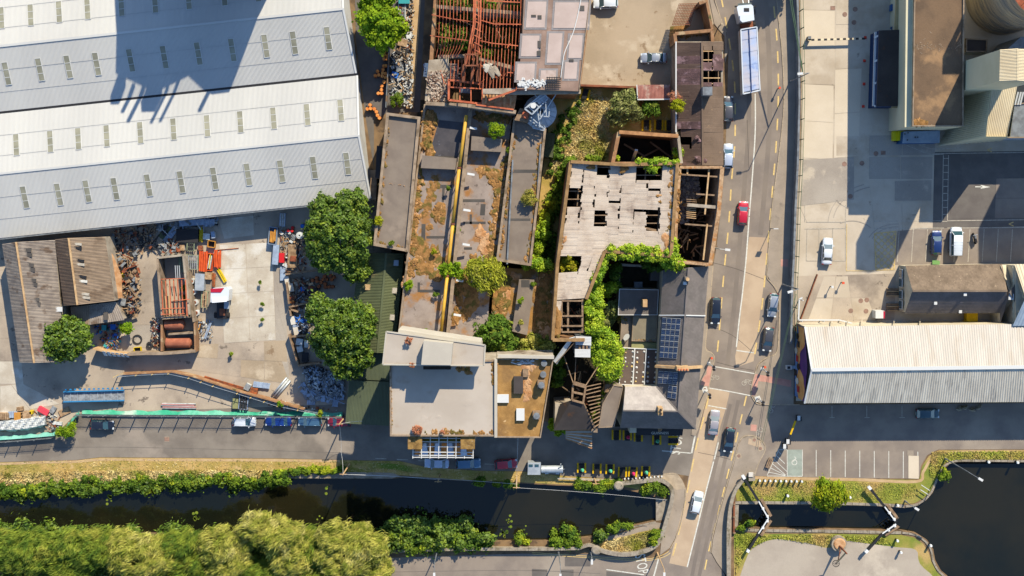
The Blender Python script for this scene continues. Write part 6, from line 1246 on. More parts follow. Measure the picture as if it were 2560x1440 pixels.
wl=[('mid-green willow at the bottom left corner',[(60,1384,90,58,9),(10,1362,60,42,8),(110,1356,50,34,7)],M_willg),('second green willow from the left on the south bank',[(208,1374,80,50,9),(170,1420,60,40,8),(250,1352,44,30,7)],M_willg),('olive willow below the middle of the left canal reach',[(350,1394,86,56,9.5),(310,1360,50,36,8.5)],M_willow),('dark green gap-filling willow behind the pale ones',[(452,1366,80,44,8),(480,1410,60,50,8)],M_willg),('pale willow with a grey-green crown left of centre',[(560,1362,66,50,10),(570,1410,60,50,9)],M_willow),('tall pale yellow willow overhanging the canal',[(650,1322,56,40,11),(636,1298,30,20,10),(700,1340,56,50,11),(724,1390,60,50,10)],M_willow),('bright green bush between the two yellow willows',[(772,1340,30,36,7),(780,1390,44,54,8)],M_willg),('wide feathery yellow willow at the right end of the trees',[(850,1348,62,44,11),(906,1330,24,26,10),(910,1370,62,44,11),(860,1400,80,48,10.5),(940,1420,40,44,9)],M_willow),('low green willow along the bottom edge',[(640,1436,90,34,8),(480,1446,80,30,8)],M_willg),('green willow along the bottom edge under the feathery one',[(790,1446,70,34,8)],M_willg)]
for l,lb,m_ in wl:tree2('willow_tree',l,lb,10,m_,int(sum(a[2]*a[3]for a in lb)*3.6),.5,group='willows along the south bank',willow=(.7,.62),aspect=.11,cr=1.0,dens=1.0)
thicket('bank_undergrowth',[(-60,1318),(200,1326),(420,1332),(930,1340),(960,1460),(-60,1460)],-.2,3.8,240,1.6,80000,.32,M_tree,None,kind='stuff',willow=(.6,.4),aspect=.35,label='dense green undergrowth beneath the willows',cat='undergrowth')
thicket('bank_vegetation',[(-60,1196),(0,1206),(100,1210),(200,1196),(400,1190),(560,1188),(700,1184),(712,1200),(690,1212),(560,1214),(450,1214),(330,1214),(200,1224),(100,1234),(0,1242),(-60,1242)],-.5,.6,260,.55,34000,.2,M_bankg,None,kind='stuff',label='lush green plants along the north edge of the canal',cat='plants')
thicket('bank_vegetation',[(-60,1214),(100,1216),(330,1200),(700,1196),(700,1214),(560,1222),(330,1222),(180,1236),(0,1246),(-60,1246)],-.9,.3,120,.9,22000,.24,M_tree,None,kind='stuff',label='darker reeds hanging into the water along the north bank',cat='plants')
tufts('tall_dry_grass',[(-60,1184),(0,1184),(200,1180),(400,1178),(700,1176),(706,1188),(560,1194),(400,1196),(200,1202),(0,1214),(-60,1214)],0,11000,.42,M_blade,None,(.5,.5),label='tall wind-combed dry grass on the canal verge',cat='grass')
tufts('verge_grass',[(-60,1160),(250,1148),(870,1152),(990,1156),(1060,1170),(1300,1182),(1500,1200),(1400,1208),(1150,1196),(980,1184),(700,1184),(200,1180),(-60,1196)],0,2200,.2,M_blade,None,(.3,.3),label='short dry grass on the verge beside the quay road',cat='grass')
thicket('bank_vegetation',[(690,1180),(712,1184),(716,1206),(694,1212)],-.2,1.4,12,.7,2600,.22,M_bankg,None,kind='stuff',label='leafy clump at the start of the stone towpath',cat='plants')
thicket('bank_vegetation',[(720,1176),(760,1170),(860,1168),(866,1178),(790,1182),(716,1182)],0,.8,40,.5,7000,.18,M_bankg,None,kind='stuff',label='green weeds in the verge above the stone towpath',cat='plants')
thicket('bank_vegetation',[(930,1316),(1000,1304),(1060,1300),(1120,1306),(1158,1296),(1166,1312),(1200,1330),(1228,1350),(1150,1366),(980,1362)],-.4,2.2,70,1.3,19000,.26,M_tree,None,kind='stuff',label='dark bushes reaching over the water right of the willows',cat='bushes')
thicket('bank_vegetation',[(975,1362),(1060,1364),(1090,1340),(1180,1342),(1228,1352),(1226,1368),(1100,1374),(975,1374)],-.2,1.2,60,.7,13000,.2,M_bankg,None,kind='stuff',label='yellow-green plants under the dark bushes',cat='plants')
for pts,l,n in (([(1376,1340),(1396,1328),(1418,1318),(1440,1326),(1444,1348),(1456,1362),(1380,1362)],'bright bush on the south bank left of the bridge pier',7000),([(1476,1332),(1500,1326),(1514,1336),(1502,1352),(1482,1356)],'round dark green bush beside the bridge pier',3000),([(1520,1320),(1556,1306),(1578,1312),(1560,1324),(1524,1336)],'grassy green clump at the foot of the bridge',2400),([(1290,1340),(1322,1342),(1324,1358),(1290,1358)],'small yellow-green clump standing in the water edge',1600),([(1440,1206),(1470,1204),(1486,1212),(1466,1222),(1444,1220)],'left weedy clump below the picnic tables',2000),([(1484,1208),(1522,1208),(1512,1226),(1490,1232)],'right weedy clump below the picnic tables',2200),([(1604,1210),(1650,1206),(1668,1240),(1640,1238),(1606,1228)],'straggly weeds on the bank inside the bridge parapet',3000),([(1630,1330),(1652,1322),(1650,1362),(1634,1366)],'yellow-green bush inside the curved bridge wall',1800),([(2350,1176),(2382,1170),(2384,1182),(2352,1200)],'leafy weeds at the corner of the basin',900),([(1842,1312),(1886,1306),(1884,1320),(1846,1322)],'leafy weeds on the south lock wall by the bridge',1400),([(1500,1200),(1600,1206),(1590,1216),(1510,1214)],'low weeds along the quay edge by the parapet',1500),([(1190,1200),(1290,1206),(1288,1218),(1200,1214)],'shaded weeds hanging over the canal edge',2200)):
 thicket('leafy_bush',pts,-.2,1.3,max(6,n//260),.62,n,.2,M_bankg if 'dark' not in l else M_tree,None,label=l,cat='bush')
tufts('dry_grass',[(1500,1372),(1520,1352),(1600,1334),(1650,1322),(1648,1352),(1600,1378),(1545,1382)],0,4200,.35,M_blade,None,label='long dry grass inside the curved bridge wall',cat='grass')
tufts('lock_grass',[(1850,1205),(2020,1202),(2290,1210),(2300,1240),(2200,1254),(1850,1250)],0,5500,.18,mat('lawn_blade',(204,196,84),(160,172,56),.15,island=.2,c3=(206,172,100),s3=.14,t3=.54,w3=.1),None,label='patchy grass on the north lock side',cat='grass')
tufts('basin_grass',[(1840,1335),(1930,1340),(2040,1338),(2200,1342),(2240,1362),(2100,1350),(2060,1364),(1930,1344),(1860,1380),(1840,1440)],0,5000,.26,MATS['lawn_blade'],None,label='grass between the lock wall and the gravel',cat='grass')
tufts('basin_grass',[(2330,1130),(2700,1126),(2700,1148),(2400,1148),(2365,1154),(2340,1196),(2322,1190)],0,5000,.24,MATS['lawn_blade'],None,label='grass along the north rim of the basin',cat='grass')
def ivy(label,pts,z0,z1,ncl,n,cr=.6,m=None,s=.17,nm='ivy_hedge'):return thicket(nm,pts,z0,z1,int(ncl*1.5),cr*.85,int(n*1.3),s*.9,m or M_ivy,None,label=label,cat='ivy',kind='stuff')
ivy('bright ivy draped along the south wall top of the broken-roofed hall',[(1508,622),(1560,618),(1620,620),(1684,626),(1690,645),(1640,652),(1560,646),(1516,644)],10.4,11.6,90,17000)
ivy('bright ivy running down the wall beside the roadside ruin',[(1680,598),(1690,600),(1690,660),(1674,655)],9.5,11,24,4500);ivy('ivy spilling over the north wall of the pub yard',[(1655,650),(1700,652),(1722,664),(1700,674),(1660,668)],8,10.4,34,6500)
ivy('diagonal ivy on the broken wall edge of the hall',[(1508,640),(1520,640),(1512,672),(1480,720),(1470,712),(1500,668)],9.6,11.2,34,6000)
ivy('thick ivy column down the east side of the bare roof frames',[(1470,706),(1498,700),(1502,760),(1498,832),(1466,830),(1466,760)],7.0,10.0,80,19000,.75)
ivy('great rounded ivy mound between cottage ruin and dotted roof',[(1470,832),(1500,822),(1532,840),(1550,876),(1546,930),(1528,948),(1506,940),(1490,900),(1476,870)],5.0,8.6,120,30000,.95,s=.2)
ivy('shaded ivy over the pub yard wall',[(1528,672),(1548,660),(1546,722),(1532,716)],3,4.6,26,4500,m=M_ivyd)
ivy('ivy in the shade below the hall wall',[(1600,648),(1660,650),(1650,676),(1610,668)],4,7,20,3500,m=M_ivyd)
ivy('ivy crest on top of the wall between cell and hall',[(1590,402),(1640,400),(1700,402),(1702,412),(1650,414),(1636,428),(1622,424),(1616,412)],10.4,11.8,36,6500,.45)
ivy('ivy patch at the south-east corner of the roofless cell',[(1690,372),(1702,376),(1704,398),(1688,400)],6,7.4,10,2000,.5);ivy('ivy on the south end of the fourth mill range',[(1312,650),(1344,646),(1384,664),(1380,676),(1330,668),(1308,664)],5.5,7.4,36,7000)
ivy('sunlit climbing leaves along the east wall of the fourth mill range',[(1352,556),(1372,540),(1362,600),(1336,650),(1326,648),(1338,590)],1.5,6.0,30,8000,.7)
thicket('weeds',[(1400,430),(1420,400),(1470,400),(1500,398),(1450,396),(1424,410),(1412,470),(1390,530),(1368,560),(1350,580),(1366,520)],0,1.3,90,.7,18000,.22,M_bankg,None,kind='stuff',label='sunlit strip of weeds between mill range and broken hall',cat='weeds')
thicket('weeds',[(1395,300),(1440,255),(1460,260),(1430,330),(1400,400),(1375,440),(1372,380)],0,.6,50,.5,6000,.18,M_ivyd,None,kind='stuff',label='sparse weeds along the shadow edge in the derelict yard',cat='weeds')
tufts('yard_dry_grass',[(1455,225),(1530,250),(1520,330),(1540,345),(1520,400),(1425,400),(1400,440),(1380,420),(1430,300)],0,9000,.4,M_blade,None,(-.3,.4),label='rough straw grass across the derelict yard',cat='grass')
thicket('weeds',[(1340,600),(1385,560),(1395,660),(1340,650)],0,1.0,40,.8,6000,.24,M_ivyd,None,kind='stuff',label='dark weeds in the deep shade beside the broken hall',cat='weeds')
thicket('weeds',[(1300,848),(1384,830),(1386,884),(1300,888)],5.2,6.2,40,.6,6500,.2,M_willow,None,kind='stuff',label='yellowing weeds at the south end of the mossy range',cat='weeds')
thicket('weeds',[(1388,895),(1404,880),(1404,960),(1386,970),(1382,930)],0,4,24,.8,5000,.24,M_bankg,None,kind='stuff',label='weeds between the moss-brown roof and the cottage ruin',cat='weeds')
thicket('weeds',[(1490,1010),(1512,975),(1500,1050),(1476,1055)],1,4.5,14,.5,2600,.2,M_bankg,None,kind='stuff',label='weeds growing through the bare rafters',cat='weeds')
thicket('weeds',[(1540,390),(1556,396),(1536,420),(1528,410)],3,7,8,.5,1400,.18,M_ivy,None,kind='stuff',label='weeds at the foot of the roofless cell wall',cat='weeds')
for x,y,r_,b_,l,m_ in ((1240,328,20,8.6,'bright green fern-like sapling on a raised roof',M_lime),(1272,377,8,7.2,'tiny green plant in the gutter of the third range',M_bankg),(945,552,11,8,'yellow-green tuft on the west parapet of the westernmost range',MATS['acid_leaf']),(1020,712,13,6.8,'spiky bright plant at the west edge of the second range',M_lime),(980,609,8,8,'small green plant at the south parapet of the westernmost range',M_bankg),(1085,629,7,6.8,'yellow weed star on the second range',MATS['acid_leaf']),(1090,737,7,6.8,'round green weed near the second range end',M_bankg),(1334,712,8,6,'green weed beside the hatch of the southern range',M_bankg),(1302,752,9,6.6,'yellow-green weed in the middle of the raised southern roof',M_lime),(1304,808,8,6.6,'sparse yellow weed on the raised southern roof',M_willow),(1140,575,9,7.2,'green tuft hanging on the party wall',M_bankg),(1120,470,5,7.2,'little tuft behind the yellow pipe',M_bankg),(1022,852,8,19.3,'salmon-coloured dry plant on the upper beige roof',M_twig),(1030,914,8,18.4,'salmon dry plant at the upper roof edge',M_twig),(1042,1076,12,16,'large salmon dry plant at the quay edge of the beige roof',M_twig),(1106,1080,4,16,'small dry plant above the lattice frame',M_twig),(992,252,18,0,'green weeds growing out of the junk heap',M_bankg),(1066,826,5,6.8,'tiny lime weed by the north ledge',M_lime),(655,800,4,0,'weed tuft in the yard joint',M_bankg),(656,760,4,0,'second weed tuft in the yard joint',M_bankg),(650,706,4,0,'third weed tuft in the yard joint',M_bankg),(578,886,5,0,'flat weed patch in the open yard',M_bankg),(460,720,10,0,'yellowing bush inside the walled compound',M_lime),(462,742,9,0,'green bush inside the walled compound',M_bankg),(700,1010,8,1.5,'sapling poking over the yard fence',M_lime),(800,1034,10,1,'weeds on the green screen',M_bankg),(880,1018+0,1,0,'',None),(1680,130,1,0,'',None)):
 if m_ is None:continue
 tree2('weed_plant',l,[(x,y,r_,r_,1.2 if r_<15 else 2.0)],1.2,m_,int(260+r_*r_*7),.16,b_,cat='plant',cr=max(.18,r_/40),aspect=.3)
for x,y,n,l in ((275,1245,9,'cluster of yellow-green lily pads near the north bank'),(490,1292,12,'cluster of lily pads in front of the pale willow'),(815,1224,3,'floating leaf clump in the middle of the canal'),(1055,1285,14,'trail of floating weed off the dark bushes'),(795,1288,3,'single floating weed clump left of the shadow'),(1275,1306,8,'yellow weed floating near the south wall'),(1258,1330,12,'larger yellow weed patch near the south wall'),(1308,1330,9,'yellow weed patch beside the clump in the water'),(72,1320,5,'lily pads by the left willow'),(168,1320,5,'lily pads by the second willow')):
 mb=MB()
 for k in range(n):p=G(x+random.gauss(0,6),y+random.gauss(0,8 if n<14 else 14),-.88);mb.cyl(p,p+Vector((0,0,.02)),random.uniform(.12,.3),n=7)
 mb.build('floating_weed',M_willg if 'dark' not in l else M_ivyd,None,kind='stuff',label=l,cat='water plants')
# ---------------- vehicles ----------------
M_tyre=mat('tyre_rubber',(50,46,44),speck=.05);M_rim=mat('alloy_rim',(170,170,170),metal=.6,rough=.35,speck=0)
M_lampw=mat('headlamp',(226,226,220),rough=.15,speck=0);M_lampr=mat('tail_lamp',(170,24,20),rough=.25,speck=0);M_plate=mat('number_plate',(226,220,200),speck=0)
M_cglass=mat('car_glass',(56,86,92),rough=.05,spec=.8,speck=0,coat=.5)
def paint(n,c,met=0.35):return mat('paint_'+n,c,rough=.32,metal=met,coat=.7,speck=0,spec=.5)
def loftcar(t,m,L=4.3,Wd=1.78,h0=.28,hb=.95,hr=1.45,g=(-.36,-.20,.12,.30),nose=.72,bonnet=.86,boot=.92,tail=.8,rb=0,van=False,est=False):
 hw=Wd/2;st=[(-.5,.80,tail*.75),(-.488,.90,tail),(-.45,.96,boot),(-.36,1,hb),(-.1,1,hb),(.14,1,hb),(.30,.99,(hb+bonnet)/2+.02),(.42,.95,bonnet*.97),(.47,.88,nose*1.06),(.49,.78,nose),(.5,.66,nose*.8)]
 mb=MB();V=[]
 for x,k,z in st:
  w=hw*k;X=x*L;V+=[(X,-w*.94,h0),(X,-w,h0+.22),(X,-w*.985,z-.16),(X,-w*.90,z-.03),(X,-w*.5,z+.015),(X,0,z+.03),(X,w*.5,z+.015),(X,w*.90,z-.03),(X,w*.985,z-.16),(X,w,h0+.22),(X,w*.94,h0)]
 F=[];n=11
 for i in range(len(st)-1):
  for j in range(n-1):F.append((i*n+j,(i+1)*n+j,(i+1)*n+j+1,i*n+j+1))
 F.append(tuple(range(n)));F.append(tuple(range((len(st)-1)*n+n-1,(len(st)-1)*n-1,-1)))
 for i in range(len(st)-1):F.append((i*n,i*n+n-1,(i+1)*n+n-1,(i+1)*n))
 mb.add(V,F);mb.build('body',m,t,smooth=True)
 x0,x1,x2,x3=[v*L for v in g];wb,wt=hw*.93,hw*.74;zb=hb-.03
 roof=MB();R=[]
 for X,w,z in ((x1-.04,wt*.93,hr-.05),(x1+.15,wt,hr),(x2-.15,wt,hr),(x2+.02,wt*.94,hr-.06)):R+=[(X,-w,z-.05),(X,-w*.6,z),(X,0,z+.02),(X,w*.6,z),(X,w,z-.05)]
 F=[(i*5+j,(i+1)*5+j,(i+1)*5+j+1,i*5+j+1)for i in range(3)for j in range(4)];roof.add(R,F)
 for s in (-1,1):
  for a,b in (((x0,s*wb,zb),(x1,s*wt*.94,hr-.08)),((x3,s*wb,zb),(x2,s*wt*.95,hr-.09)),(((x1+x2)/2,s*wb*1.0,zb),((x1+x2)/2,s*wt,hr-.06))):roof.beam(a,b,.09,.07)
  roof.beam((x1-.02,s*wt*.98,hr-.07),(x2,s*wt*.98,hr-.07),.07,.06)
 roof.build('roof_panel',m,t,smooth=True)
 def q(nm,*p):MB().add(p,[(0,1,2,3)]).build(nm,M_cglass,t)
 q('windscreen',(x3,-wb*.92,zb+.01),(x3,wb*.92,zb+.01),(x2+.02,wt*.86,hr-.07),(x2+.02,-wt*.86,hr-.07))
 q('rear_window',(x0,wb*.9,zb+.01),(x0,-wb*.9,zb+.01),(x1-.03,-wt*.84,hr-.07),(x1-.03,wt*.84,hr-.07))
 for s in (-1,1):
  p=[(x0+.12,s*wb,zb),(x3-.12,s*wb,zb),(x2,s*wt*.99,hr-.09),(x1,s*wt*.99,hr-.09)]
  q('side_window',*(p if s<0 else p[::-1]))
 for sx in (-.31,.31):
  for s in (-1,1):
   w_=MB().cyl((sx*L,s*(hw-.2),.32),(sx*L,s*(hw+.005),.32),.32,n=14).build('wheel',M_tyre,t);MB().cyl((sx*L,s*(hw+.006),.32),(sx*L,s*(hw+.02),.32),.2,n=10).build('rim',M_rim,w_)
 for s in (-1,1):
  MB().box(x3-.25,s*(hw+.08),zb-.02,.14,.2,.13).build('mirror',m,t)
  MB().box(.463*L,s*hw*.66,nose-.05,.26,.36,.14).build('headlight',M_lampw,t);MB().box(-.482*L,s*hw*.74,tail-.14,.16,.3,.16).build('tail_light',M_lampr,t)
 MB().box(.495*L,0,.42,.1,.5,.12).build('number_plate',M_plate,t);MB().box(-.498*L,0,.5,.08,.5,.12).build('number_plate',M_plate,t)
def car(px,py,dx,dy,label,m,L=4.2,Wd=1.76,kind='hatch',cat='car',name='parked_car',z=.03,group=None):
 p=G(px,py,.7);t=thing(name,label,cat,(p.x,p.y,z),math.atan2(-dy,dx),group,True)
 K_=dict(hatch=dict(g=(-.475,-.38,.08,.27),tail=.9,boot=.98,hb=.96),saloon=dict(g=(-.36,-.22,.08,.26),hb=.93,boot=.96,tail=.86,hr=1.42),estate=dict(g=(-.485,-.42,.10,.27),tail=.95,boot=1.0,hb=.96,hr=1.5),suv=dict(g=(-.48,-.40,.08,.24),hb=1.1,boot=1.12,tail=1.02,bonnet=1.04,nose=.86,hr=1.68),van=dict(g=(-.495,-.46,.22,.36),hb=1.15,boot=1.2,tail=1.1,bonnet=1.05,nose=.85,hr=1.95))[kind]
 loftcar(t,m,L,Wd,**K_);return t
W_,SV=paint('white',(232,232,230),0),paint('silver',(196,196,196),.5);BK,NV=paint('black',(34,40,52),.2),paint('navy',(30,56,110),.3);RD=paint('red',(204,26,48),.1)
GY,TL,BL,DB=paint('dark_grey',(96,92,92),.4),paint('teal',(86,124,150),.3),paint('royal_blue',(30,70,150),.3),paint('pale_silver',(206,212,224),.3)
car(1514,8,-1,.02,'white hatchback cut by the top edge in the beige yard',W_,4.2);car(1634,145,-1,0,'silver saloon alone in the beige top yard',SV,4.5,1.75,'saloon')
car(1821,272,0,-1,'silver-grey car parked half under the brown roof eaves',GY,4.3);car(1820,390,.02,-1,'white car parked by the south end of the brown roof range',DB,4.2)
car(1857,533,.06,-1,'bright red hatchback driving up the main road',RD,4.1,name='car');car(2068,628,.04,-1,'white car parked alone in the painted freight yard bay',W_,4.6,1.8,'saloon')
car(2341,607,0,-1,'dark blue car in the bay next to the white van',NV,4.2);
car(1789,777,-.03,1,'black car parked at the kerb before the pub',BK,4.6,1.8,'estate');car(1932,763,-.1,1,'silver hatchback in the right-hand parking lay-by',SV,4.1,1.72);car(1920,848,-.1,1,'dark grey car behind the silver one in the lay-by',GY,4.2,1.75)
car(1785,1056,.1,-1,'silver-pink saloon waiting below the crossing',paint('champagne',(196,184,180),.4),4.4,1.76,'saloon',name='car');car(1823,1100,-.12,1,'black car coming down past the rounded footpath',BK,4.3,1.78,'hatch',name='car')
car(1742,1256,.22,-1,'white hatchback crossing the canal bridge',W_,4.0,1.76,name='car');car(256,1062,1,.02,'dark navy car parked by the fence at far left',BK,4.1);car(611,1054,1,0,'white hatchback parked below the works fence',W_,4.0,1.72)
car(696,1053,-1,0,'royal blue saloon parked below the works fence',BL,4.6,1.75,'saloon');car(775,1053,-1,0,'steel-blue estate parked under the big tree shadow',TL,4.1,1.72,'estate');car(848,1054,-1,0,'dark red car half hidden by the green lean-to roof',paint('maroon',(160,30,50),.1),4.0)
car(1092,1158,-1,-.02,'pale blue-white saloon parked below the lattice frame',DB,4.3,1.74,'saloon');car(1171,1158,1,-.03,'teal off-roader parked below the lattice frame',TL,4.3,1.78,'suv');car(1265,1160,1,-.08,'red car parked on the shaded quay road',RD,3.9,1.7)
car(2319,1034,1,0,'dark teal car parked in the shade of the striped shed',paint('dark_teal',(50,84,90),.3),4.0)
v=car(2389,604,0,-1,'white panel van parked in the freight yard bays',W_,5.0,2.0,'van','van','panel_van')
for k in range(4):MB().box(-.5-k*.45+.4,0,1.955,.05,1.5,.03).build('roof_rib',W_,v)
mc=thing('motorcycle','motorcycle leaning beside the white van','motorcycle',tuple(G(2434,596,.03)),math.radians(105))
for x in (-.7,.7):MB().cyl((x,-.08,.32),(x,.08,.32),.32,n=14).build('wheel',M_tyre,mc)
MB().box(0,0,.35,1.0,.35,.5,top=.7).build('engine',M_black,mc);MB().box(.2,0,.8,.5,.34,.25,top=.8).build('fuel_tank',M_steeld,mc);MB().box(-.4,0,.78,.7,.3,.12).build('seat',M_black,mc);MB().beam((.6,-.4,1.0),(.6,.4,1.0),.06).build('handlebar',M_steel,mc);MB().beam((.75,0,.3),(.55,0,1.0),.1).build('fork',M_steel,mc)
lr=thing('articulated_lorry','articulated lorry with white cab and blue-tinted tipper sheet on the main road','lorry',tuple(G(1868,120,.03)),0)
cb=MB()
def wq(x0,y0,x1,y1,z):return GP([(x0,y0),(x1,y0),(x1,y1),(x0,y1)],z)
cb.prism(GP([(1842,18),(1846,14),(1878,11),(1883,15),(1886,50),(1850,55)],3.4),.7,3.4);cb.build('cab',W_,lr);MB().prism(GP([(1850,38),(1884,35),(1886,50),(1856,56),(1850,50)],3.9),3.4,3.9).build('roof_deflector',W_,lr)
MB().prism(wq(1860,20,1873,29,3.46),3.4,3.46).build('roof_hatch',M_black,lr);MB().slab(G(1845,15,3.0),G(1879,11,3.0),G(1878,6,1.8),G(1844,9,1.8),.05).build('windscreen',M_cglass,lr)
for x in (1839,1886):MB().box(*G(x,17,2.4),.35,.2,.6).build('mirror',M_black,lr)
for a,b in ((1858,1856),(1872,1871)):MB().beam(G(a,8,2.6),G(b,-4,2.2),.1).build('bull_bar',M_steel,lr)
MB().prism(GP([(1850,55),(1882,52),(1884,75),(1856,78)],1.2),.6,1.2).build('chassis',M_rustd,lr)
tr=[(1852,74),(1892,67),(1900,226),(1858,235)]
MB().prism(GP(tr,3.4),1.1,3.4).build('tipper_body',mat('tipper_side',(214,206,196),(196,150,110),.6,lo=.5,hi=.7),lr);
rimm=MB()
for i in range(4):rimm.beam(G(*tr[i],3.5),G(*tr[(i+1)%4],3.5),.16,.16)
rimm.build('body_rim',W_,lr);MSH=mat('blue_white_sheet',(176,188,214),(206,196,196),.35,c3=(120,146,200),s3=.5,t3=.62,speck=.04)
for x0,x1,o0,o1 in ((.04,.485,0,.12),(.515,.96,.12,0)):
 mb=MB();n=14
 for k in range(n):
  a,b=k/n,(k+1)/n
  def T(u,v,o):q=lp(lp(tr[0],tr[1],u),lp(tr[3],tr[2],u),v);return G(q[0],q[1],3.52+o+.03*math.sin(k*2.2))
  mb.quad(T(x0,.03+.94*b,o0),T(x1,.03+.94*b,o1),T(x1,.03+.94*a,o1),T(x0,.03+.94*a,o0))
 mb.build('load_sheet',MSH,lr)
MB().beam(G(1872,72,3.75),G(1879,230,3.75),.14,.08).build('sheet_pole',NV,lr)
for y in (30,62,165,185,205):
 for x in (1853,1884):p=G(x+(y-30)*.03,y,.55);MB().cyl(p-Vector((.2,0,0)),p+Vector((.2,0,0)),.5,n=14).build('wheel',M_tyre,lr)
tu=thing('tractor_unit','white lorry cab with red trim parked in the works yard','lorry',tuple(G(548,750,.03)))
MB().prism(GP([(527,726),(534,720),(568,718),(573,724),(571,752),(526,756)],3.2),.7,3.2).build('cab',W_,tu);MB().prism(GP([(526,722),(560,720),(552,731),(527,731)],3.3),3.2,3.3).build('visor',RD,tu);MB().prism(GP([(569,722),(574,722),(573,742),(570,742)],2.6),1,2.6).build('side_trim',RD,tu);MB().slab(G(530,744,3.3),G(568,742,3.3),G(567,754,3.6),G(530,757,3.6),.05).build('air_deflector',W_,tu)
MB().prism(GP(rect(542,750,566,798),1.1),.5,1.1).build('chassis',M_black,tu);MB().prism(GP(rect(560,754,572,772),1.3),.5,1.3).build('fuel_tank',M_steel,tu)
for x,y in ((540,788),(570,788),(535,735),(568,735)):p=G(x,y,.5);MB().cyl(p-Vector((.25,0,0)),p+Vector((.25,0,0)),.5,n=16).build('wheel',M_tyre,tu)
MB().box(*G(556,780,1.1),.9,1.2,.2).build('fifth_wheel',M_rustd,tu)
ct=thing('catering_trailer','grey box catering trailer parked on the canal verge','trailer',tuple(G(1335,1172,0)));MB().prism(GP([(1320,1157),(1352,1157),(1351,1187),(1319,1187)],2.4),.4,2.4).build('trailer_body',M_steel,ct)
for x in (1327,1342):MB().prism(GP(rect(x-5,1161,x+5,1167),2.5),2.4,2.5).build('roof_hatch',M_cglass,ct)
for x in (1318,1352):p=G(x,1176,.35);MB().cyl(p-Vector((.1,0,0)),p+Vector((.1,0,0)),.35,n=12).build('wheel',M_tyre,ct)
bb=thing('barrel_smoker_trailer','long silver cylindrical trailer next to the box trailer','trailer',tuple(G(1380,1173,0)));MB().cyl(G(1353,1173,1.2),G(1407,1173,1.2),.66,n=20).build('barrel',M_steel,bb,smooth=False);MB().beam(G(1405,1173,.6),G(1414,1173,.6),.15).build('tow_bar',M_steeld,bb);MB().beam(G(1403,1172,1.2),G(1402,1160,2.6),.15).build('chimney',M_steel,bb)
for x in (1367,1394):MB().box(*G(x,1183,.9),.6,.25,.12).build('hinge',M_frame,bb)
# ---------------- picnic tables ----------------
MYB=mat('yellow_bench_paint',(242,190,20),(226,172,14),1.5,speck=.05);MBT=mat('black_table_paint',(36,36,38),speck=.05)
pt0=thing('picnic_table','picnic table with yellow benches left end of the quay row','table',tuple(G(1453.6,1168,.03)),0,'yellow-benched picnic tables',True)
for s in (-1,1):MB().box(s*.65,0,.43,.3,1.75,.06).build('seat',MYB,pt0)
for k in range(5):MB().box(-.32+k*.16,0,.74,.145,1.75,.045).build('table_board',MBT,pt0)
for y in (-.6,.6):MB().box(0,y,.36,1.5,.1,.08).build('cross_brace',MBT,pt0)
for s in (-1,1):
 for y in (-.6,.6):MB().beam((s*.62,y,0),(s*.25,y,.74),.1,.08).build('leg',MBT,pt0)
pn=[(1492,1170,0,'picnic table with bare top, second from the left on the quay'),(1524.5,1171,0,'third picnic table from the left, with a green parasol'),(1555.5,1178,.03,'fourth picnic table on the quay, no parasol'),(1581.5,1178,.08,'fifth picnic table on the quay, with a pink parasol'),(1613.5,1176,.03,'rightmost picnic table on the quay, with a green parasol'),(1540,1086,0,'leftmost picnic table beside the pub wall'),(1567.5,1087,0,'second picnic table by the pub, with a red parasol'),(1595,1090,0,'third picnic table by the pub wall'),(1641,1098,0,'picnic table below the black fascia with a green parasol'),(1462,236,.25,'picnic table abandoned beside the rusty wall in the derelict yard'),(1615,314,0,'left picnic table stored in the dark corner by the red shed'),(1646,313,.02,'middle picnic table stored in the dark corner by the red shed'),(1672,314,0,'right picnic table stored in the dark corner by the brown roof range'),(1682,1100,math.pi/2,'picnic table turned sideways at the pub corner')]
for x,y,r_,l in pn:dup(pt0,G(x,y,.03),-r_,l)
par=thing('folded_parasol','folded green parasol on the leftmost quay table','parasol',tuple(G(1455,1172,.03)),0,'folded parasols',True);MPG=mat('parasol_green',(90,196,150),speck=.1);MPP=mat('parasol_pink',(230,50,110),speck=.1)
MB().cyl((0,0,0),(0,0,2.4),.03,n=6).build('pole',M_frame,par);MB().cyl((0,0,1.1),(0,0,2.35),.34,.04,8).build('canopy',MPG,par);MB().box(0,0,0,.5,.5,.08).build('base',M_black,par)
for x,y,l,pk in ((1525,1174,'folded green parasol on the third quay table',0),(1582,1181,'folded pink parasol on the fifth quay table',1),(1614,1178,'folded green parasol on the rightmost quay table',0),(1569,1090,'folded red parasol by the pub wall',1),(1642,1100,'folded green parasol below the pub fascia',0)):
 o=dup(par,G(x,y,.03),0,l)
 if pk:
  for ch in o.children:
   if ch.name.startswith('canopy'):ch.data=ch.data.copy();ch.data.materials[0]=MPP
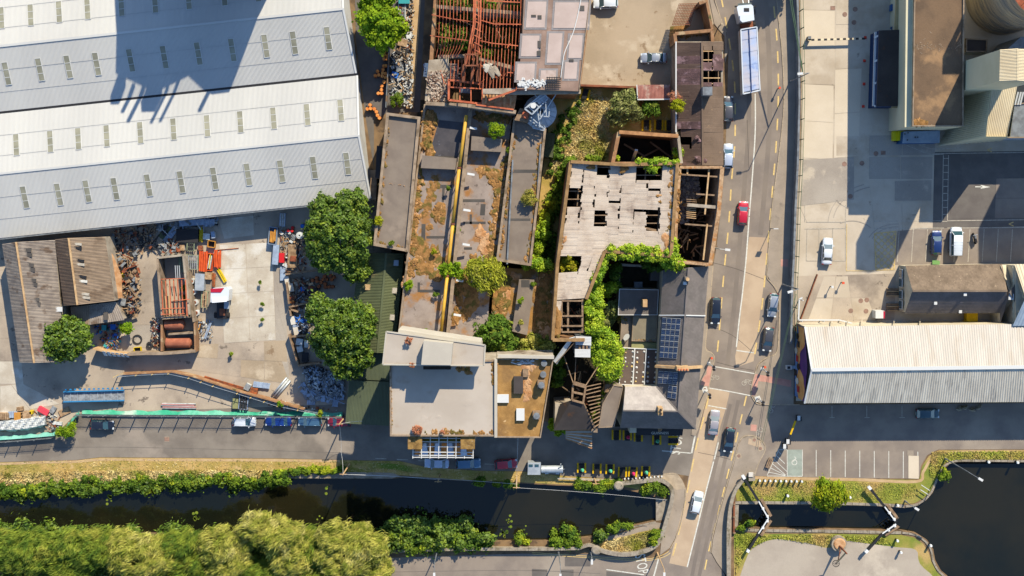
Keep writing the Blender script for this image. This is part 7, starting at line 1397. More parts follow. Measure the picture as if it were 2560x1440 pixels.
# ---------------- bollards ----------------
MBW=mat('bollard_white',(240,236,228),speck=.03)
bo=thing('bollard','white-topped bollard in the row along the car park edge','bollard',tuple(G(1897,1199,0)),0,'white bollards along the car park',True);MB().cyl((0,0,0),(0,0,.7),.16,n=10).build('post',M_black,bo);MB().cyl((0,0,.7),(0,0,1.0),.2,.17,10).build('cap',MBW,bo)
ORD='first second third fourth fifth sixth seventh eighth ninth tenth eleventh twelfth thirteenth fourteenth fifteenth sixteenth seventeenth eighteenth nineteenth twentieth twenty-first twenty-second twenty-third twenty-fourth twenty-fifth twenty-sixth twenty-seventh twenty-eighth twenty-ninth thirtieth thirty-first'.split()
bo['label']='first white-topped bollard from the left along the car park edge'
for k in range(1,9):dup(bo,G(1897+k*13.1,1199+k*.25,0),0,ORD[k]+' white-topped bollard from the left along the car park edge')
for x,y,l in ((1966,1236,'lone white mooring bollard left of the street tree'),(2121,1240,'lone white mooring bollard right of the street tree'),(2240,1260,'white bollard by the far lock gate'),(2239,1348,'white bollard on the south lock side'),(2248,1377,'white bollard with arm on the gravel'),(2322,1360,'small bollard on the basin rim'),(2466,1152,'mooring post on the north rim of the basin'),(2538,1153,'rightmost mooring post on the basin rim')):dup(bo,G(x,y,0),0,l,1.2,'mooring bollards')
for k in range(11):dup(bo,G(1561+k*9.2,1195-k*.5-(k>7)*1,.0),0,ORD[k]+' small white post from the left in the row on the quay corner',.75,'small white posts on the quay corner')
# ---------------- lamp posts, signals, poles ----------------
def lamp(px,py,h,adx,ady,label,m=None,al=1.5,name='street_lamp',cat='street lamp',base=0.0):
 p=G(px,py,base);t=thing(name,label,cat,tuple(p));m=m or M_steeld;top=p+Vector((0,0,h));MB().cyl(p,top,.12,.07,8).build('pole',m,t);d=Vector((adx,-ady,0));d=d.normalized()if d.length else Vector((0,0,0))
 MB().cyl(p,p+Vector((0,0,.9)),.17,n=8).build('base_sleeve',m,t)
 MB().beam(top,top+d*al+Vector((0,0,.25)),.09).build('arm',m,t);e=top+d*(al+.3)+Vector((0,0,.22));MB().box(e.x,e.y,e.z-.05,.85,.38,.16,math.atan2(d.y,d.x)).build('lamp_head',M_frame,t);return t
lamp(1975,204,12.3,-1,.1,'tall street lamp at the top right of the main road',al=1.2);lamp(1956,711,11.0,-1,.3,'tall street lamp beside the lay-by',al=1.2)
lamp(1396,1377,8,0,1,'slim lamp post on the south road right of the trees');lamp(1093,1377,7.5,0,1,'slim lamp post on the south road next to the willows');lamp(1476,1377,3.5,0,1,'short lamp post near the curved parapet',al=.5)
lamp(1643,1382,9,0,1,'leaning utility pole at the south end of the bridge',M_timbl,.6,'utility_pole','pole');lamp(2362,1146,10.5,1,.6,'lamp post reaching over the basin corner',al=1.8);lamp(1783,619,6.5,1,.1,'wall lamp projecting from the roadside ruin',M_frame,.9,base=.0)
lamp(2262,1252,3.0,1,.6,'low rail lamp at the end of the lock green',al=.8)
def pole(px,py,h,label,wires=()):
 p=G(px,py,0);t=thing('telegraph_pole',label,'pole',tuple(p));MB().cyl(p,p+Vector((0,0,h)),.14,.1,8).build('pole_shaft',M_timbl,t);MB().beam(p+Vector((-.6,0,h-.3)),p+Vector((.6,0,h-.3)),.1,.1).build('cross_arm',M_timbl,t)
 for (x,y,z)in wires:
  q=G(x,y,z);n=8;a=p+Vector((0,0,h-.2))
  mb=MB()
  for k in range(n):f0,f1=k/n,(k+1)/n;sg=lambda f:Vector((0,0,-4*.7*f*(1-f)));mb.beam(a.lerp(q,f0)+sg(f0),a.lerp(q,f1)+sg(f1),.035)
  mb.build('wire',M_frame,t)
 return t
pole(874,1160,7.8,'wooden telegraph pole on the verge beside the stone towpath',[(1290,1210,6.5),(852,1128,5),(1101,1200,6)]);pole(862,1043,6.5,'telegraph pole by the green lean-to',[(906,1053,6),(853,1128,3)]);pole(1291,1197,6.5,'telegraph pole at the canal edge under the moss-brown roof',[(1668,1250,5),(1295,1095,9)]);pole(1100,1186,5.5,'short telegraph pole beneath the lattice frame');pole(1486,1196,4,'thin mast by the picnic tables')
M_amb=mat('signal_cap',(236,96,60),speck=0)
def signal(px,py,label,dx=.6):
 p=G(px,py,.12);t=thing('traffic_signal',label,'traffic light',tuple(p));MB().cyl(p,p+Vector((0,0,3.4)),.09,n=8).build('pole',M_steel,t);MB().box(p.x+dx*.5,p.y-.2,2.6,.4,.35,1.0).build('signal_head',M_black,t);MB().box(p.x+dx*.7,p.y-.75,2.3,.35,.3,.9).build('signal_head',M_black,t);MB().beam(p+Vector((0,0,3.2)),p+Vector((dx,-.5,3.2)),.08).build('bracket',M_steel,t);MB().box(p.x,p.y,p.z,.5,.5,.05).build('base_plate',M_frame,t)
signal(1905,922,'traffic light on the right side above the crossing');signal(1893,995,'traffic light on the right side below the crossing');signal(1772,908,'traffic light on the left side above the crossing');signal(1762,977,'traffic light on the left side below the crossing');
sg=thing('road_sign','small square sign on a post on the right footpath','sign',tuple(G(1931,572,.12)));p=G(1927,571,.1);MB().cyl(p,p+Vector((0,0,3.3)),.06,n=6).build('post',M_steeld,sg);p2=p+Vector((0,0,3.3));MB().box(p2.x,p2.y,3.3,.8,.12,.7).build('sign_plate',M_frame,sg)
for x,y,l in ((1797,66,'round-topped post on the pale footpath at top left of the road'),(1944,222,'short post on the kerb under the tall lamp'),(1908,915,'orange-capped post by the upper right signal'),(1776,893,'orange-capped post by the upper left signal')):p=G(x,y,.12);t=thing('signal_post',l,'post',tuple(p));MB().cyl(p,p+Vector((0,0,1.3 if y!=66 else 2.6)),.1,n=8).build('post',M_steeld,t);MB().cyl(p+Vector((0,0,1.3 if y!=66 else 2.6)),p+Vector((0,0,1.6 if y!=66 else 2.85)),.22,.2,10).build('cap',M_amb if 'orange' in l or y==222 else M_kerb,t)
ow=thing('overhead_cables','pair of green overhead cables crossing the right footpath','cable',tuple(G(1950,900,8)))
for dx in (0,5):mb=MB();mb.beam(G(1989+dx*.4,735,4.0),G(1901+dx,1108,1.2),.05);mb.build('cable',MGR,ow);mb=MB();mb.beam(G(1970+dx,-30,8),G(2006+dx*.3,180,7),.09);mb.build('cable',MGR,ow)
hb_=thing('height_barrier','yellow and black height barrier pole across the side road mouth','barrier',tuple(G(1980,1075,0)))
for k,(a,b)in enumerate((((1995,1044),(1989,1052)),((1989,1052),(1976,1086)),((1976,1086),(1969,1100)))):MB().beam(G(*a,2.2),G(*b,2.2),.3,.2).build('barrier_arm',(M_black,MYB,M_black)[k],hb_)
for x,y in ((1993,1042),(1966,1100),(1958,1112)):p=G(x,y,0);MB().box(p.x,p.y,0,.5,.7,2.2).build('barrier_post',M_black,hb_);MB().box(p.x-.3,p.y+.2,2.2,.5,.8,.12).build('post_cap',M_frame,hb_)
wb_=thing('notice_box','small white framed box on the footpath by the mural gable','box',tuple(G(1972,917,.12)));p=G(1970,917,.12);MB().box(p.x,p.y,.12,.9,.7,1.0).build('box_frame',M_frame,wb_);MB().box(p.x-.1,p.y,1.12,.5,.45,.04).build('box_top',M_black,wb_);MB().box(p.x+.8,p.y,.3,.8,.5,.5).build('box_arm',M_bluegrey,wb_)
bn=thing('roadside_bench','slatted grey bench beside the hatched bay','bench',tuple(G(1922,1156,0)),math.radians(70))
for k in range(3):MB().box(0,-.3+k*.3,.45,1.9,.22,.06).build('seat_slat',M_timber,bn)
for s in (-.7,.7):MB().box(s,0,0,.12,.7,.45).build('leg',M_steeld,bn)
pr=thing('white_guard_rail','white tubular guard rail round the corner of the freight yard','rail',tuple(G(2010,770,0)))
for a,b in (((1998,748),(2006,744)),((1998,748),(1996,800)),((1996,800),(2098,800)),((2098,800),(2130,808))):MB().beam(G(*a,2.6),G(*b,2.6),.22).build('rail_tube',M_frame,pr)
for x,y in ((1998,748),(1996,800),(2050,800),(2098,800)):p=G(x,y,0);MB().cyl(p,p+Vector((0,0,2.6)),.1,n=8).build('rail_post',M_frame,pr)
for i in range(3):lw=G(2029+0,690,0)
lw=thing('low_wall','thin dark diagonal wall strip in the freight yard','wall',tuple(G(2024,730,0)));strip(MB(),[(2044,686),(2002,800)],2.4,0,.5).build('wall_body',M_rustd,lw)
bx=thing('white_cabinet','white cabinet with red edge beside the striped shed','cabinet',tuple(G(2200,787,0)));P=GP(rect(2189,777,2211,796),2.0);MB().prism(P,0,2.0).build('cabinet_body',M_frame,bx);MB().prism(GP([(2208.5,778),(2213,779),(2212,796),(2208.5,796)],2.02),0,2.02).build('red_edge',RD,bx)
yc=thing('yellow_crate_truck','orange-yellow loading platform behind the slate-roofed outbuilding','platform',tuple(G(2428,793,0)))
for k in range(5):MB().box(*G(2430,785+k*4.2,1.6),1.9,.26,.12).build('deck_board',MYB,yc)
MB().prism(GP(rect(2416,784,2444,806),1.55),.4,1.55).build('deck_frame',MYB,yc);MB().box(*G(2411,803,.4),.8,.3,.8).build('step',MYB,yc)
for i,(x,y)in enumerate(((2240,724),(2240,735),(2240,762),(2240,772))):q=thing('timber_step',('topmost','second','third','lowest')[i]+' long timber step beside the outbuilding gable','step',tuple(G(x,y,0)),0,'timber steps by the outbuilding');MB().box(*G(x-10,y,0),2.0,.5,.4).build('tread',M_timber,q);MB().box(*G(x-10,y+4,0),2.0,.15,.6).build('riser',M_timbl,q)
for x,y,l in ((2102,706,'orange-topped hydrant post in the freight yard'),(2075,716,'grey sign post in the freight yard')):p=G(x,y,0);t=thing('marker_post',l,'post',tuple(p));MB().cyl(p,p+Vector((0,0,1.3)),.08,n=6).build('post',M_black,t);MB().box(p.x,p.y,1.3,.4,.4,.25).build('cap',M_amb if 'orange' in l else M_frame,t)
gb=thing('green_bin','small pale green bin under the stone outbuilding eaves','bin',tuple(G(2337,656,0)));MB().box(*G(2337,656,.05),.8,.6,1.1,top=1.1).build('bin_body',mat('bin_green',(120,160,90),speck=0),gb);MB().box(*G(2337,656,1.1),.9,.7,.1).build('lid',MATS['bin_green'],gb)
for i,(x,y,r_)in enumerate(((2398,1021,.4),(2412,1018,-.3),(2430,1024,.1),(2446,1018,.6))):t=thing('boulder',('leftmost','second','third','rightmost')[i]+' pale boulder of the group below the striped shed','boulder',tuple(G(x,y,0)),0,'boulders below the striped shed');blobmesh(MB(),x,y,9,6,r_,0,.8,9,.4).build('boulder_rock',M_stone,t)
# ---------------- lock gates ----------------
def gate(label,A,Bp,Cp,tip):
 t=thing('lock_gate',label,'lock gate',tuple(G(*Bp,0)));MB().beam(G(*A,1.2),G(*Bp,1.2),.42,.4).build('balance_beam',M_black,t);e=lp(A,Bp,.14 if tip else .1);MB().beam(G(*A,1.22),G(*e,1.22),.5,.46).build('beam_tip',MBW,t)
 MB().beam(G(*Bp,-.4),G(*Cp,-.4),.45,1.6).build('gate_leaf',M_black,t);MB().beam(G(*Bp,1.1),G(*Cp,1.1),.2,.12).build('handrail',MBW,t)
 for k in range(4):q=lp(Bp,Cp,.2+k*.22);p=G(*q,.4);MB().box(p.x,p.y,.4,.4,.4,.45).build('paddle_gear',MBW if k%2 else M_black,t)
 d=(4,-3)if Cp[1]>Bp[1]else (4,3)
 MB().slab(G(Bp[0]+d[0],Bp[1]+d[1],.5),G(Cp[0]+d[0],Cp[1]+d[1],.5),G(Cp[0]+d[0]*2.4,Cp[1]+d[1]*2.4,.5),G(Bp[0]+d[0]*2.4,Bp[1]+d[1]*2.4,.5),.08).build('walkway',M_timber,t)
gate('north-west lock gate nearest the bridge with black balance beam',(1856,1188),(1896,1252),(1921,1296),1);gate('south-west lock gate nearest the bridge',(1868,1380),(1896,1334),(1921,1296),1);gate('north-east lock gate by the basin',(2171,1216),(2211,1266),(2238,1302),1);gate('south-east lock gate by the basin',(2163,1381),(2206,1334),(2240,1310),1)
gp=thing('stone_plinth_crane','round stone plinth with an old iron winch and wheel','monument',tuple(G(2094,1356,0)));c_=G(2094,1356,0);MB().cyl(c_,c_+Vector((0,0,1.1)),1.35,n=22).build('plinth',M_stone,gp);MB().cyl(c_+Vector((0,0,1.1)),c_+Vector((0,0,1.3)),1.1,.9,22).build('plinth_cap',M_mossl,gp)
MB().cyl(c_+Vector((0,-.3,1.2)),c_+Vector((.1,-.4,5.2)),.2,.12,8).build('winch_post',M_rustd,gp);MB().beam(c_+Vector((.1,-.4,4.6)),c_+Vector((-1.0,-2.6,3.2)),.2).build('jib',M_timbl,gp);mb=MB();q=c_+Vector((-1.1,-2.8,3.0));mb.ring(q,.62,.08,.1,20)
for k in range(4):a=k*.785;mb.beam(q+Vector((.6*math.cos(a),.6*math.sin(a),.05)),q-Vector((.6*math.cos(a),.6*math.sin(a),-.05)),.05)
mb.build('hand_wheel',M_black,gp);MB().beam(c_+Vector((.2,-.6,1.2)),c_+Vector((-.8,-2.4,3.1)),.14).build('brace',M_rustd,gp)
rl=thing('lock_rail','thin white rail leaning on the bank between lock and basin','rail',tuple(G(2312,1220,0)))
for a,b in (((2303,1212),(2324,1226)),((2301,1224),(2320,1236))):MB().beam(G(*a,1),G(*b,1),.1).build('rail_tube',M_frame,rl)
sc=thing('stone_post_group','pale stone block at the top of the lock-side parapet','stone',tuple(G(1876,1188,0)));MB().box(*G(1877,1190,0),1.1,1.3,1.0).build('block',M_stone,sc);MB().box(*G(1877,1186,1.0),.8,.8,.2).build('block_cap',M_concl,sc)
bp=thing('brown_pipe','brown pipe clamped to the lock side of the bridge','pipe',tuple(G(1835,1300,0)))
MB().cyl(G(1835,1256,.3),G(1834,1334,.3),.2,n=10).build('pipe_length',M_rustd,bp)
for y in (1258,1290,1330):MB().cyl(G(1835,y,.3),G(1835,y+4,.3),.28,n=10).build('collar',M_timber,bp)
qb=thing('canal_plank','weathered planks at the quay edge near the picnic tables','planks',tuple(G(1500,1200,0)))
for x0,y0,x1,y1 in ((1394,1195,1540,1199),(1394,1197,1530,1202),(1505,1204,1532,1205)):MB().beam(G(x0,y0,.6),G(x1,y1,.6),.12,.1).build('rail',M_whitew,qb)
for x0 in (1440,1478,1504):MB().prism(GP([(x0,1200),(x0+30,1202),(x0+30,1209),(x0,1206)],.1),0,.1).build('brick_edge',M_mossl,qb)
# ---------------- works yard stock and scrap ----------------
JW,JK,JG,JT=mat('scrap_white',(226,222,212),(190,186,176),2,island=.1),mat('scrap_black',(52,50,50),speck=.2),mat('scrap_grey',(160,160,158),(120,120,120),2,island=.2),mat('scrap_tan',(196,160,120),(150,116,84),2,island=.2)
JB,JR,JE,JL=mat('scrap_blue',(50,110,190),island=.2),mat('scrap_rust',(170,90,56),(120,66,44),2,island=.25),mat('scrap_teal',(60,160,160),island=.2),mat('pale_blue_sheet',(170,184,200),(150,160,176),1.5)
OR=mat('orange_steel',(240,96,40),(216,80,36),1.5,speck=.12);YE=mat('yellow_steel',(240,204,40),(220,180,30),1.5);OC=mat('ochre_timber',(230,160,70),(206,136,56),1.2);PG=mat('pale_green_steel',(176,184,140),(150,156,120),1);REDP=mat('bright_red',(220,30,40),speck=.05)
ORL=mat('orange_drum_lid',(248,170,90),(226,120,50),3,island=.1);RDR=mat('rust_drum',(190,100,50),(120,70,44),2)
def item(style,name,label,cat,px,py,w,l,h,rot,m,m2=None,n=5,z=.03,group=None):
 "w,l,h metres; rot in px-plane degrees clockwise"
 p=G(px,py,z);t=thing(name,label,cat,tuple(p),-math.radians(rot),group,True)
 if style=='box':
  MB().box(0,0,0,w,l,h*.9,top=.98).build('box_body',m,t);MB().box(0,0,h*.9,w*1.04,l*1.04,h*.1).build('lid',m2 or m,t)
 elif style=='open':
  for x,y,a,b in ((0,l/2,w,.08),(0,-l/2,w,.08),(w/2,0,.08,l),(-w/2,0,.08,l)):MB().box(x,y,0,a,b,h).build('side',m,t)
  MB().box(0,0,0,w,l,.1).build('floor',m2 or JK,t)
 elif style=='rack':
  for x in (-w/2,w/2):
   for y in (-l/2,l/2):MB().box(x,y,0,.1,.1,h).build('post',m,t)
   MB().box(x,0,h-.1,.1,l,.1).build('side_rail',m,t)
  for k in range(n):MB().box(-w/2+w*(k+.5)/n,0,h-.1,w/n*.55,l,.1).build('bar',m2 or m,t)
  for y in (-l/2,0,l/2):MB().box(0,y,h-.12,w,.08,.1).build('cross_rail',m,t)
 elif style=='sheets':
  for k in range(n):MB().corr((-w/2+random.uniform(-.1,.1),-l/2,.1+h*k/n),(w/2,-l/2+random.uniform(-.1,.1),.1+h*k/n),(w/2+random.uniform(-.1,.1),l/2,.1+h*k/n),(-w/2,l/2,.1+h*k/n),4,.05).build('sheet',m if k%2==0 or not m2 else m2,t)
 elif style=='beams':
  for k in range(n):x=-w/2+w*(k+.5)/n;q=random.uniform(-.15,.15);MB().beam((x+q*.4,-l/2+q,h*.5+.1*(k%2)),(x-q*.4,l/2+q*1.5,h*.5+.1*(k%2)),w/n*.72,h*.6).build('beam',m if k%2==0 or not m2 else m2,t)
 elif style=='pipes':
  for k in range(n):x=-w/2+w*(k+.5)/n;MB().cyl((x,-l/2+random.uniform(-.2,.2),w/n*.5+h*(k%2)*.5),(x,l/2,w/n*.5+h*(k%2)*.5),w/n*.46,n=10).build('pipe',m if k%2==0 or not m2 else m2,t,smooth=True)
 elif style=='drum':
  MB().cyl((0,0,0),(0,0,h*.95),w/2,n=14).build('drum_body',m2 or m,t);MB().cyl((0,0,h*.95),(0,0,h),w/2*.92,n=14).build('lid',m,t)
 elif style=='reel':
  for z0 in (0,h*.8):MB().cyl((0,0,z0),(0,0,z0+h*.2),w/2,n=16).build('flange',m,t)
  MB().cyl((0,0,0),(0,0,h*1.05),w*.3,n=12).build('core',m2 or RDR,t);MB().cyl((0,0,h*1.05),(0,0,h*1.07),w*.12,n=8).build('hole',JK,t)
 elif style=='ring':
  for k in range(n):mb=MB();mb.ring((random.uniform(-.1,.1),random.uniform(-.1,.1),0),w/2,.22,.2,16,z0=.2*k);mb.build('tyre',m,t)
 elif style=='pallet':
  for k in range(n):MB().box(-w/2+w*(k+.5)/n,0,h*.7,w/n*.7,l,h*.3).build('board',m,t)
  for y in (-l/2+.1,0,l/2-.1):MB().box(0,y,0,w,.12,h*.68).build('bearer',m2 or m,t)
 return t
